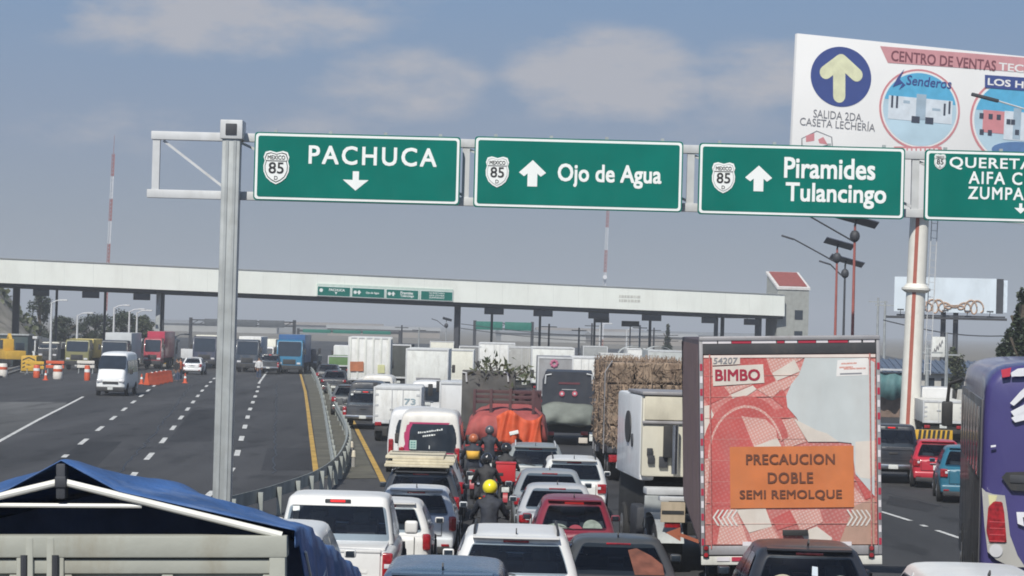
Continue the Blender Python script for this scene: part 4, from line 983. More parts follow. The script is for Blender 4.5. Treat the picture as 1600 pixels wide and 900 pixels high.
solar('shorter dark solar street lamp between two red poles', 1318, 165, 414, 2.2, DARKST, 1.0)
solar('small distant solar street lamp seen under the canopy left of the double column', 697, 330, 502, 1.2, GALV, 1.2)
def mast(label, px, ptop, d, wd):
    c = W(px, 480, d); zt = W(px, ptop, d).z
    r_ = thing('radio_mast', label, 'radio mast', (c.x, d, 0), 0, 'radio masts behind the plaza', R(1.2))
    n = 9; cols = (REDW, mat('mast_white', (.62, .63, .66), .5))
    for k in range(n):
        z0, z1 = zt * k / n, zt * (k + 1) / n - .01; m = MB(); a = wd
        L3 = [(a * math.cos(R(t)), a * math.sin(R(t))) for t in (90, 210, 330)]
        for x, y in L3: m.bar((x, y, z0), (x, y, z1), .05)
        st = 6
        for i in range(st):
            za, zb3 = lerp(z0, z1, i / st), lerp(z0, z1, (i + 1) / st)
            for j in range(3): p, q = L3[j], L3[(j + 1) % 3]; m.bar((p[0], p[1], za), (q[0], q[1], zb3), .03)
        m.build('lattice', cols[k % 2], r_)
    m = MB(); m.cyl((0, 0, zt), (0, 0, zt + 2.2), .03, .015); m.build('aerial', cols[0], r_)
    m = MB(); m.cyl((0, -.3, zt * .42), (0, -.55, zt * .42), .30, .30); m.build('dish', cols[1], r_)
mast('thin red and white lattice radio mast left of the gantry column', 164, 240, 300, .17)
mast('thin red and white lattice radio mast below the Ojo de Agua sign', 941, 250, 360, .2)
d = 270; c = W(1234, 500, d); S = F / d
tw = thing('tower', 'grey block tower with a sloping red roof beside the canopy end', 'building', (c.x, d, 0), R(14))
zt = W(1234, 447, d).z
m = MB(); m.b2(-1.75, 1.75, -.9, 2.6, 0, zt - .4); m.build('wall', mat('tower_render', (.33, .34, .32), .8, var=.08, dirt=.3), tw)
m = MB(); m.loft([[(-1.85, -1.0, zt - .4), (1.85, -1.0, zt - .4), (1.85, 2.7, zt + 1.3), (-1.85, 2.7, zt + 1.3)], [(-1.85, -1.0, zt - .15), (1.85, -1.0, zt - .15), (1.85, 2.7, zt + 1.55), (-1.85, 2.7, zt + 1.55)]]); rf = m.build('roof', mat('roof_trim', (.62, .6, .58), .6), tw)
m = MB(); m.loft([[(-1.55, -.8, zt - .03), (1.55, -.8, zt - .03), (1.55, 2.5, zt + 1.48), (-1.55, 2.5, zt + 1.48)], [(-1.55, -.8, zt + .02), (1.55, -.8, zt + .02), (1.55, 2.5, zt + 1.53), (-1.55, 2.5, zt + 1.53)]]); m.build('red_tiles', mat('tile_red', (.26, .07, .06), .7, var=.15, scale=4), rf)
m = MB(); m.loft([[(-1.75, 2.55, zt - .41), (-1.75, -.85, zt - .41), (-1.75, 2.55, zt + 1.2)], [(1.75, 2.55, zt - .41), (1.75, -.85, zt - .41), (1.75, 2.55, zt + 1.2)]]); m.build('gable', mat('tower_render', (.42, .42, .40)), tw)
for zz in (4, 6.2): m = MB(); m.b2(.2, 1.1, -.93, -.899, zz, zz + 1); m.build('window', GLASSB, tw)

# street lamp whose arm reaches in front of the hoarding from beyond the right picture edge
d = 70; c = W(1668, 400, d)
sl = thing('street_lamp', 'street lamp arm with a dark head, reaching in from the right across the billboard', 'street lamp', (c.x, d, 0))
h = onp(sl, 1518, 147); k1 = onp(sl, 1560, 158); k2 = onp(sl, 1640, 182)
m = MB(); m.cyl((0, 0, 0), (0, 0, k2.z), .11, .07); m.build('pole', GALV, sl)
m = MB(); m.tube([(0, 0, k2.z - .3), (k2.x, 0, k2.z), (k1.x, 0, k1.z)], .025, 6); m.build('arm', GALVP, sl)
m = MB(); m.bar((k1.x, 0, k1.z), (h.x, 0, h.z), .14, .09, .02); m.build('lamp_head', DARKST, sl)

# ------------------------------------------------------------------ foliage
def leafmat(name, a, b):
    m = bpy.data.materials.new(name); m.use_nodes = True; t = m.node_tree; p = t.nodes['Principled BSDF']; p.inputs['Roughness'].default_value = .6
    g = t.nodes.new('ShaderNodeNewGeometry'); r = t.nodes.new('ShaderNodeValToRGB'); r.color_ramp.elements[0].color = (*a, 1); r.color_ramp.elements[1].color = (*b, 1)
    t.links.new(g.outputs['Random Per Island'], r.inputs[0]); t.links.new(r.outputs[0], p.inputs['Base Color']); return m
LEAF = leafmat('leaves_dark', (.012, .022, .012), (.042, .060, .026)); LEAF2 = leafmat('leaves_olive', (.03, .045, .02), (.10, .11, .05)); BARK = mat('bark', (.10, .08, .06), .9, var=.3, scale=5)
def tree(label, px, d, top, wpx, leaf=LEAF, conic=False, n=2600, size=None, base=0, group='trees behind the plaza'):
    rs = random.Random(int(px * 7 + d)); c = W(px, 500, d); S = F / d; zt = W(px, top, d).z; w = wpx / S / 2
    r_ = thing('conifer_tree' if conic else 'broadleaf_tree', label, 'tree', (c.x, d, base), 0, group)
    h = zt - base
    m = MB(); m.tube([(0, 0, 0), (.1, 0, h * .3), (-.05, .1, h * .6), (0, 0, h * .85)], .14 + h * .008, 8)
    for k in range(7):
        a = rs.uniform(0, 6.28); z = h * rs.uniform(.3, .65); m.tube([(0, 0, z), (w * .35 * math.cos(a), w * .35 * math.sin(a), z + h * .10), (w * .65 * math.cos(a), w * .65 * math.sin(a), z + h * .18)], .06, 5)
    m.build('trunk', BARK, r_)
    m = MB(); bm = m.bm; size = size or max(.16, 2.6 / S); n = int(n * 1.7)
    cl = []
    for k in range(26):
        if conic:
            f = rs.random() ** 1.3; rad = w * (1.02 - f) * rs.uniform(.3, 1); a = rs.uniform(0, 6.28); cl.append((rad * math.cos(a), rad * math.sin(a), h * (.12 + .88 * f), w * (.20 + .22 * (1 - f)), h * .07))
        else:
            a = rs.uniform(0, 6.28); u = rs.uniform(-1, 1); q = math.sqrt(1 - u * u) * rs.uniform(.35, .85); cl.append((w * q * math.cos(a), w * q * math.sin(a), h * (.60 + .30 * u), w * rs.uniform(.25, .45), h * rs.uniform(.08, .14)))
    for i in range(n):
        x, y, z, ra, rzv = rs.choice(cl); v = Vector((rs.gauss(0, 1), rs.gauss(0, 1), rs.gauss(0, 1))).normalized() * rs.uniform(.5, 1.05)
        p = Vector((x + v.x * ra, y + v.y * ra, z + v.z * rzv)); s = size * rs.uniform(.6, 1.3)
        e = Euler((rs.uniform(-1, 1), rs.uniform(-1, 1), rs.uniform(0, 6.28))).to_matrix()
        bm.faces.new([bm.verts.new(p + e @ Vector(k)) for k in ((-s / 2, -s / 3, 0), (s / 2, -s / 4, .1 * s), (s / 3, s / 3, 0), (-s / 4, s / 2.4, -.1 * s))])
    m.build('crown', leaf, r_, ang=0, recalc=False)
tree('dark conifer at the right edge, taller, above the purple coach', 1598, 110, 436, 62, LEAF, True, 3200, group='trees by the coach')
tree('dark bushy tree at the right edge, lower, beside the tall conifer', 1578, 118, 510, 44, LEAF, False, 2200, group='trees by the coach')
tree('dark tall tree under the left end of the canopy', 62, 305, 445, 40, LEAF, False, 2000)
tree('low dark tree behind the tank lorry on the left', 100, 294, 492, 60, LEAF, False, 2200)
tree('wide dark tree left of the white van, behind the booths', 150, 297, 488, 66, LEAF, False, 2600)
tree('dark tree straight behind the box lorry on the left', 190, 292, 484, 62, LEAF, False, 2600)
tree('dark rounded tree behind the red lorry cab', 222, 298, 492, 44, LEAF2, False, 2000)
tree('small pointed conifer far off behind the straw lorry', 1044, 330, 510, 22, LEAF, True, 1200)
tree('pale green tree by the far white sign on the right', 1494, 185, 540, 34, LEAF2, False, 1500)
# low hazy buildings along the horizon
rs = random.Random(5); HZ = [mat('far_wall_%s' % n_, c_, .8, var=.1, scale=.2) for n_, c_ in (('pale', (.34, .34, .33)), ('grey', (.22, .23, .24)), ('tan', (.27, .24, .21)))]
for k, (px, d, w_, h_) in enumerate(((330, 860, 44, 2.6), (500, 940, 46, 3.0), (600, 820, 36, 2.4), (860, 780, 30, 2.6), (925, 860, 36, 3.4), (1010, 760, 32, 2.6), (1085, 800, 40, 3.2)  )):
    c = W(px, 510, d); b_ = thing('warehouse', 'low hazy building on the horizon, number %s from the left' % ('one', 'two', 'three', 'four', 'five', 'six', 'seven', 'eight', 'nine')[k], 'building', (c.x, d, 0), R(rs.uniform(-8, 8)), 'low buildings on the horizon')
    m = MB(); m.b2(-w_ / 2, w_ / 2, 0, 14, 0, h_); wl_ = m.build('wall', HZ[k % 3], b_); m = MB(); m.prismx([(-.6, h_ + .01), (7, h_ + 1.1), (14.6, h_ + .01)], -w_ / 2 - .4, w_ / 2 + .4); m.build('roof', HZ[(k + 1) % 3], b_)
# cables and poles behind the queue
for k, (px, top, d, l) in enumerate(((858, 506, 262, 'slim dark pole left of the dark tipper lorry roof'), (905, 512, 270, 'slim dark pole above the tipper lorry'), (925, 505, 285, 'dark pole left of the white lamp post behind the tipper lorry'), (1000, 508, 280, 'dark pole above the middle of the straw bales'), (1022, 512, 290, 'pale pole above the right half of the straw bales'), (655, 512, 300, 'grey pole above the tall plain white lorry'), (628, 508, 310, 'grey pole right of the white ribbed lorry'))):
    c = W(px, 510, d); zt = W(px, top, d).z; r_ = thing('utility_pole', l, 'utility pole', (c.x, d, 0), 0, 'poles behind the queue')
    m = MB(); m.cyl((0, 0, 0), (0, 0, zt), .12, .09, 8); m.build('pole', DARKST if k % 2 == 0 else GALV, r_); m = MB(); m.bar((-.8, 0, zt - .3), (.8, 0, zt - .3), .09); m.build('crossarm', DARKST, r_)
for (pxa, ya, pxb, yb, d), l in (((720, 506, 1060, 524, 288), 'upper dark cable strung behind the queue under the canopy'), ((720, 513, 1060, 533, 292), 'lower dark cable strung behind the queue under the canopy'), ((1380, 500, 1640, 520, 175), 'dark cable crossing behind the white billboard pole')):
    a, b = W(pxa, ya, d), W(pxb, yb, d); n = 14; r_ = thing('cable', l, 'cable', ((a.x + b.x) / 2, d, 0), 0, 'cables behind the queue')
    m = MB(); m.tube([a.lerp(b, i / n) - Vector((r_.location.x, d, 1.2 * math.sin(math.pi * i / n) * .5)) for i in range(n + 1)], .04, 5); m.build('wire', DARKST, r_)
for px, py, d, w_, h_, l in ((940, 500, 270, 1.6, .55, 'small dark board on a post above the dark tipper lorry'), (985, 506, 275, 1.9, .6, 'small dark board on a post above the straw bales')):
    c = W(px, py, d); r_ = thing('sign_board', l, 'sign', (c.x, d, 0), 0, 'small boards behind the queue'); m = MB(); m.b2(-w_ / 2, w_ / 2, -.08, .08, c.z - h_ / 2, c.z + h_ / 2, .02); m.build('board', DARKST, r_); m = MB(); m.cyl((0, .12, 0), (0, .12, c.z), .07, seg=8); m.build('post', GALVP, r_)
for px, d, l in ((990, 232, 'pale arched shade roof behind the straw bales, left one'), (1030, 236, 'pale arched shade roof behind the straw bales, right one')):
    c = W(px, 545, d); zt = W(px, 541, d).z; r_ = thing('shade_canopy', l, 'canopy', (c.x, d, 0), 0, 'arched shade roofs behind the queue')
    m = MB(); m.loft([[(1.35 * math.cos(t), y, zt - .8 + .8 * math.sin(t)) for t in [math.pi * i / 10 for i in range(11)]] for y in (0, 4)], cap=False, closed=False); o_ = m.build('roof', mat('shade_cloth', (.44, .46, .45), .7, var=.1), r_); o_.modifiers.new('thickness', 'SOLIDIFY').thickness = .03
    for x in (-1.3, 1.3):
        for y in (.1, 3.9): m = MB(); m.cyl((x, y, 0), (x, y, zt - .78), .05, seg=8); m.build('post', GALV, r_)
# rocky bank at the far left
m = MB(); bm = m.bm; from mathutils import noise as mn; rows = []
for j in range(17):
    row = []
    for i in range(41):
        px = lerp(-420, 112, i / 40); d = 264 + j * 2.2; x = W(px, 500, d).x
        f = max(0, min(1, (85 - px) / 110)); prof = min(1, j / 11) ** .8
        z = 9.8 * f * prof + (mn.noise(Vector((x * .22, j * .45, 0))) * 1.5 + mn.noise(Vector((x * .8, j * 1.3, 3))) * .7) * min(1, j / 4) * f - .05
        row.append(bm.verts.new((x, d, z)))
    rows.append(row)
for a, b in zip(rows, rows[1:]):
    for i in range(40): bm.faces.new((a[i], a[i + 1], b[i + 1], b[i]))
struct(m.build('embankment', mat('rock_and_scrub', (.20, .185, .16), .95, var=.35, scale=.5, bump=.8, bscale=2, dirt=.75, dirtcol=(.05, .06, .03)), ang=60))
rs = random.Random(9); m = MB(); bm = m.bm
for i in range(2600):
    px = rs.uniform(-380, 60); j = rs.uniform(8, 16); d = 264 + j * 2.2; x = W(px, 500, d).x; f = max(0, min(1, (85 - px) / 110)); z = 9.6 * f + rs.uniform(-1.2, 1.0); s = rs.uniform(.35, .8)
    if mn.noise(Vector((x * .3, j * .3, 8))) < -.05: continue
    e = Euler((rs.uniform(-1, 1) + .8, rs.uniform(-1, 1), rs.uniform(0, 6.28))).to_matrix(); bm.faces.new([bm.verts.new(Vector((x, d - 1, z)) + e @ Vector(k)) for k in ((-s / 2, -s / 3, 0), (s / 2, -s / 4, .1 * s), (s / 3, s / 3, 0), (-s / 4, s / 2.4, 0))])
struct(m.build('scrub', LEAF2, ang=0, recalc=False), 'stuff')

# ------------------------------------------------------------------ far gantries, lamp posts, right-hand buildings
def far_gantry(label, x0, x1, yt, yb, d, mm, posts, n=4, frame=DARKST):
    c = W((x0 + x1) / 2, yt, d); r_ = thing('sign_gantry', label, 'sign gantry', (c.x, d, 0), 0, 'distant sign gantries')
    a, b = onp(r_, x0, yt), onp(r_, x1, yb); xs0 = min([onp(r_, p, yt).x for p in posts] + [a.x]); xs1 = max([onp(r_, p, yt).x for p in posts] + [b.x])
    m = MB(); m.b2(xs0, xs1, -.1, .1, a.z - .15, a.z); m.b2(xs0, xs1, -.1, .1, b.z + .1, b.z + .25)
    k = xs0
    while k < xs1 - 1: m.bar((k, 0, b.z + .1), (k + 1, 0, a.z - .1), .08); k += 1.0
    m.build('truss', frame, r_)
    for i in range(n):
        m = MB(); u, v = lerp(a.x, b.x, i / n) + .15, lerp(a.x, b.x, (i + 1) / n) - .15; m.b2(u, v, -.25, -.12, b.z, a.z + .1, .02); m.build('sign_panel', mm, r_)
    for p in posts: x = onp(r_, p, yt).x; m = MB(); m.b2(x - .2, x + .2, -.05, .35, 0, a.z + .2); m.build('post', frame, r_)
far_gantry('distant dark sign gantry over the open carriageway beyond the plaza', 318, 446, 499, 512, 330, mat('sign_back_grey', (.10, .11, .125), .6), (298, 460), 3)
far_gantry('distant green sign gantry beyond the white ribbed trailer', 472, 612, 515, 523, 380, mat('sign_green_far', (.01, .16, .12), .6), (466, 625), 3)
far_gantry('small distant green sign gantry right of the double canopy column', 742, 832, 503, 517, 330, mat('sign_green_far', (.01, .16, .12), .6), (742, 832), 2)
def lamp_post(label, px, top, d, mm=GALVP, arm=1):
    c = W(px, 500, d); zt = W(px, top, d).z; r_ = thing('lamp_post', label, 'lamp post', (c.x, d, 0), 0, 'lamp posts by the plaza')
    m = MB(); m.cyl((0, 0, 0), (0, 0, zt), .14, .08, 10); m.build('pole', mm, r_)
    m = MB(); m.tube([(0, 0, zt - .1), (arm * .5, 0, zt + .15), (arm, 0, zt + .2)], .05, 6); m.build('arm', mm, r_)
    m = MB(); m.box((arm + .25 * (1 if arm > 0 else -1), 0, zt + .2), (.6, .28, .14), .04); m.build('lamp_head', mm, r_)
for px, top, d, l in ((80, 472, 232, 'white lamp post beside the rocky bank on the left'), (121, 492, 236, 'grey lamp post behind the yellow lorry'), (178, 480, 236, 'white lamp post right behind the white van'), (202, 486, 240, 'white lamp post just right of the white van'), (214, 488, 244, 'thin white lamp post left of the red lorry'),
                      (938, 508, 300, 'white lamp post behind the dark lorry, under the canopy'), (980, 515, 310, 'pale lamp post above the straw lorry'), (275, 525, 262, 'grey lamp post left of the canopy column with the orange barriers')):
    lamp_post(l, px, top, d, GALVP, .9)
# utility poles and wires on the right
for px, top, d, l in ((1382, 470, 230, 'leftmost slim pole behind the lorry top on the right'), (1371, 465, 240, 'slim dark pole left of the white billboard pole'), (1450, 540, 150, 'dark post right of the white billboard pole'), (1480, 545, 170, 'pale post by the far blue roofed sheds')):
    c = W(px, 520, d); zt = W(px, top, d).z; r_ = thing('utility_pole', l, 'utility pole', (c.x, d, 0), 0, 'utility poles on the right')
    m = MB(); m.cyl((0, 0, 0), (0, 0, zt), .14, .10, 8); m.build('pole', GALV, r_); m = MB(); m.bar((-.9, 0, zt - .4), (.9, 0, zt - .4), .1); m.build('crossarm', GALV, r_)
c = W(1488, 560, 190); sh = thing('shed', 'long low shed with a dark blue ribbed roof, right of the white pole', 'building', (c.x, 190, 0))
u0, u1 = onp(sh, 1448, 566), onp(sh, 1560, 586); zb4 = onp(sh, 1480, 600).z
m = MB(); m.b2(u0.x - 3, u1.x + 8, 0, 9, 0, u1.z - .02); m.build('wall', mat('shed_wall', (.48, .47, .44), .8, var=.1, dirt=.4), sh)
m = MB(); m.loft([[(x, -.5, u1.z), (x, 4.5, u0.z), (x, 4.5, u0.z + .1), (x, -.5, u1.z + .1)] for x in (u0.x - 3.3, u1.x + 8.3)]); k = u0.x - 3.2
while k < u1.x + 8: m.loft([[(x, -.55, u1.z + .101), (x, 4.5, u0.z + .101), (x, 4.5, u0.z + .18), (x, -.55, u1.z + .18)] for x in (k, k + .15)]); k += .5
m.build('roof', mat('sheet_blue_grey', (.085, .115, .17), .5, var=.1), sh)
for k in range(8): x = u0.x + k * 1.1; m = MB(); m.b2(x, x + .6, -.03, 0.001, u1.z - 1.1, u1.z - .35); m.build('window', GLASSB, sh)
c = W(1400, 590, 150); wl = thing('stall', 'roadside stall with a hanging teal tarpaulin left of the white pole', 'stall', (c.x, 150, 0))
m = MB(); m.b2(-1.2, 1.2, .3, 2.3, 0, 1.6, .02); m.build('wall', mat('stall_brown', (.20, .14, .11), .9, var=.3, dirt=.4), wl)
m = MB(); m.loft([[(x, -.3 + .06 * math.sin(x * 7), 2.6 + .05 * math.sin(x * 4)), (x, -.35 + .1 * math.sin(x * 9), 1.1 + .1 * math.sin(x * 5))] for x in [-1.1 + .1 * k for k in range(18)]], cap=False, closed=False); tt = m.build('tarpaulin', mat('teal_tarp', (.07, .16, .17), .7, var=.2), wl); tt.modifiers.new('thickness', 'SOLIDIFY').thickness = .02
for x in (-1.15, 1.15): m = MB(); m.cyl((x, -.3, 0), (x, -.3, 2.75), .04); m.build('pole', GALV, wl)
m = MB(); m.b2(-1.4, 1.4, -.5, 2.5, 2.75, 2.82); m.build('roof', GALVP, wl)
c = W(1465, 542, 160); ps = thing('banner', 'small white upright banner with a grey scribble right of the pole', 'sign', (c.x, 160, 0))
u0, u1 = onp(ps, 1456, 526), onp(ps, 1476, 558); m = MB(); m.b2(u0.x, u1.x, -.03, .03, u1.z, u0.z, .01); pn = m.build('panel', WHITEP, ps)
m = MB(); m.tube([(lerp(u0.x + .15, u1.x - .15, k / 14), -.05, lerp(u1.z + .3, u0.z - .3, k / 14) + .18 * math.sin(k * 1.6)) for k in range(15)], .03, 5); m.build('scribble', PGREY, pn)
m = MB(); m.cyl((u1.x + .1, 0, 0), (u1.x + .1, 0, u0.z + .3), .06); m.build('post', GALV, ps)
# striped end barrier
c = W(1458, 679, 94); sb = thing('barrier', 'black and yellow striped barrier board beside the small red car', 'barrier', (c.x, 94, 0))
u0, u1 = onp(sb, 1430, 671), onp(sb, 1488, 688)
m = MB(); m.b2(u0.x, u1.x, -.04, .04, u1.z, u0.z, .01); bd = m.build('board', mat('barrier_yellow', (.62, .36, .03), .5, dirt=.3), sb)
n = 7; m = MB()
for k in range(n): xx = lerp(u0.x + .08, u1.x - .08, (k + .5) / n); m.prism([(xx - .07, u1.z + .01), (xx + .03, u1.z + .01), (xx + .07, u0.z - .01), (xx - .03, u0.z - .01)], -.046, -.041)
m.build('stripes', SBLACK, bd)
for xx in (u0.x + .1, u1.x - .1): m = MB(); m.b2(xx - .04, xx + .04, .041, .1, 0, u0.z); m.build('leg', GALV, sb)
# ------------------------------------------------------------------ foreground stake lorry with the blue tarpaulin
STAKE = mat('stake_paint', (.36, .365, .32), .6, var=.08, scale=2, dirt=.6, dirtcol=(.22, .17, .10), bump=.15, bscale=12); TARP = mat('blue_tarp', (.042, .105, .27), .55, var=.35, scale=3, bump=.9, bscale=11, spec=.4, dirt=.6, dirtcol=(.20, .24, .30))
RAFT = mat('white_tube', (.72, .71, .66), .4)
d = 13.5; c = W(90, 850, d); g0 = .4
st = thing('stake_truck', 'cream stake lorry with a peaked blue tarpaulin in the bottom left corner', 'truck', (c.x, d, g0), 0, None, R(-1.5))
def sl_(px, py, y=0): q = onp(st, px, py, y); return q
ptop = sl_(90, 836).z; pr = sl_(447, 850).x; plft = -pr - .02; bed = 1.2; Lb = 5.6
m = MB(); m.b2(plft, pr, 0, .05, bed, ptop - .03); pnl = m.build('tailboard', STAKE, st)
m = MB()
m.b2(plft - .01, pr + .01, -.055, .07, ptop - .115, ptop, .012); m.b2(plft, pr, -.035, -.001, ptop - .20, ptop - .125, .008)
for s in (-1, 1):
    e = pr if s > 0 else plft
    for xa, xb, o in ((e - s * .085, e, .05), (s * .035, s * .075, .06), (s * .09, s * .125, .05)): m.b2(xa, xb, -o, -.001, bed, ptop - .01, .008)
    xa, xb = s * .135, e - s * .09
    for f in (0, .5, 1): xm = lerp(xa, xb, f); m.b2(xm - .03, xm + .03, -.032, -.001, bed, ptop - .205, .006)
m.build('frame', STAKE, pnl)
m = MB()
for s in (-1, 1):
    xa, xb = s * .165, (pr if s > 0 else plft) - s * .12; xm = (xa + xb) / 2
    for u, v in ((xa, xm - s * .035), (xm + s * .035, xb)):
        for k in range(6): z1 = ptop - .275 - k * .30; m.b2(u, v, -.026, -.001, z1 - .235, z1, .03)
m.build('slats', STAKE, pnl)
m = MB()
for s in (-1, 1):
    for k in range(4): m.cyl((s * .082, -.062, ptop - .10 - k * .5), (s * .082, -.062, ptop - .22 - k * .5), .018, seg=8)
m.build('hinges', DARKST, pnl)
for s, e in ((-1, plft), (1, pr)):
    m = MB(); m.b2(e - s * .05, e, .08, Lb, bed, ptop - .95); 
    for k in range(8): y = .2 + k * Lb / 8; m.b2(e - .001 * s, e + s * .035, y, y + .1, bed, ptop - .93)
    m.build('side_board', STAKE, st)
m = MB(); m.b2(plft, pr, .06, Lb, bed - .12, bed - .01); m.b2(plft + .05, pr - .05, Lb - .06, Lb - .01, bed, ptop - .95); m.build('bed_floor', DARKST, st)
pk = sl_(97, 714, .25); rz0 = pk.z; rx = sl_(97, 745).x
re = sl_(440, 834, .0); rl_z = re.z
m = MB()
ra, rb = (rx, -.02, sl_(108, 752).z), (pr - .02, -.02, ptop + .0)
m.tube([ra, rb], .020, 10); m.tube([(rx, -.02, ra[2]), (2 * rx - pr - .02, -.02, ptop + .0)], .020, 10); m.build('rafter', RAFT, st)
tz = sl_(100, 789).z; tx = sl_(222, 794).x
m = MB(); m.tube([(2 * rx - tx, -.01, tz), (tx, -.01, tz - .005)], .012, 8); m.build('tie_rod', RAFT, st)
m = MB(); m.b2(rx - .025, rx + .025, -.05, .06, ra[2] - .09, rz0 - .02, .012); m.b2(rx - .03, rx + .03, -.06, .07, ra[2] - .03, ra[2] + .03, .01); m.build('ridge_post', DARKST, st)
# tarpaulin: ridge drops towards the front, slopes wrinkle, sides hang over the boards
rs = random.Random(4); m = MB(); rings = []
ny = 44
for j in range(ny + 1):
    f = j / ny; y = -.03 + f * (Lb + .3); row = []
    gsm = min(1, f / .13); gsm = gsm * gsm * (3 - 2 * gsm); fall = max(0, (f - .10) / .90)
    ev = lerp(ptop + .03, ptop - .005, gsm) - .76 * fall
    def wr(x, k): return .010 * math.sin(y * 3.1 + x * 7 + k) + .008 * math.sin(y * 7.3 - x * 11 + 2 * k) + .022 * mn.noise(Vector((x * 3, y * 2, k)))
    def fold(x): return .030 * (abs(mn.noise(Vector((x * 2.2 + y * 1.4, y * 2.6 - x * .8, 5)))) ** .7) + .014 * abs(mn.noise(Vector((x * 6 + y * 3, y * 5, 2))))
    hang = .40 + .06 * math.sin(y * 2.3)
    for u in [-1.0 + .025 * k for k in range(81)]:
        x = rx + u * (pr + .05 - rx); au = abs(u)
        zr_ = lerp(ra[2] + .02, ptop + .03, au) + max(0, (rz0 - ra[2] - .02) * (1 - au / .24)); zs_ = lerp(rz0 - .045, ptop - .005, au) + .012 * math.sin(math.pi * au)
        row.append(Vector((x, y, lerp(zr_, zs_, gsm) - .76 * fall + ((wr(x, 1) + fold(x)) * min(1, au * 3) * gsm if j else 0))))
    right = [Vector((pr + .06 + .02 * math.sin(y * 9) + .04 * k / 4, y, ev - hang * k / 4 + .0)) for k in range(1, 5)] if f > .05 else [Vector((pr + .05, y + .03, ev - .10 * k / 4)) for k in range(1, 5)]
    left = [Vector((2 * rx - p.x, p.y, p.z)) for p in right]
    rings.append(left[::-1] + row + right)
m.loft(rings, cap=False, closed=False); tpn = m.build('tarpaulin', TARP, st, ang=180); sm = tpn.modifiers.new('thickness', 'SOLIDIFY'); sm.thickness = .006
m = MB(); yb = 2.0; m.loft([[(rx, yb, rz0 - .48), (pr - .06, yb, ptop - .12), (pr - .06, yb, bed)], [(2 * rx - pr + .06, yb, ptop - .12), (rx, yb + .01, rz0 - .48), (2 * rx - pr + .06, yb, bed)]], cap=True) if False else m.prism([(plft + .06, bed), (pr - .06, bed), (pr - .02, ptop - .235), (rx, rz0 - .275), (plft + .02, ptop - .235)], yb, yb + .12); m.build('inner_curtain', mat('dark_curtain', (.20, .27, .46), .8, var=.3), st)
m = MB(); m.tube([(pr + .075, .35, ptop - .12), (pr + .10, .9, ptop - .5), (pr + .09, 1.6, ptop - .32), (pr + .10, 2.2, ptop - .7)], .008, 5); m.build('rope', RAFT, st)
m = MB(); m.prismx([(Lb + .2, .5), (Lb + .2, 2.25), (Lb + 1.3, 2.3), (Lb + 1.8, 1.5), (Lb + 1.95, .5)], -1.0, 1.0); bmesh.ops.bevel(m.bm, geom=m.bm.edges[:], offset=.07, segments=3, affect='EDGES'); m.build('cab', paint('stake_white', (.7, .7, .68)), st)
m = MB(); m.b2(-.8, .8, Lb + .185, Lb + .21, 1.5, 2.05, .03); m.build('rear_window', GLASSB, st)
m = MB(); m.b2(-.9, .9, .1, Lb + 1, .55, bed - .13); m.build('chassis', UNDER, st)
for y in (1.3, Lb + 1.1):
    for s in (-1, 1): wheel(st, s * .92, y, .42, .28)
for s in (-1, 1): m = MB(); m.b2(s * .75 - .12, s * .75 + .12, -.06, -.0, 1.0, 1.14, .02); m.build('tail_light', REDL, st)

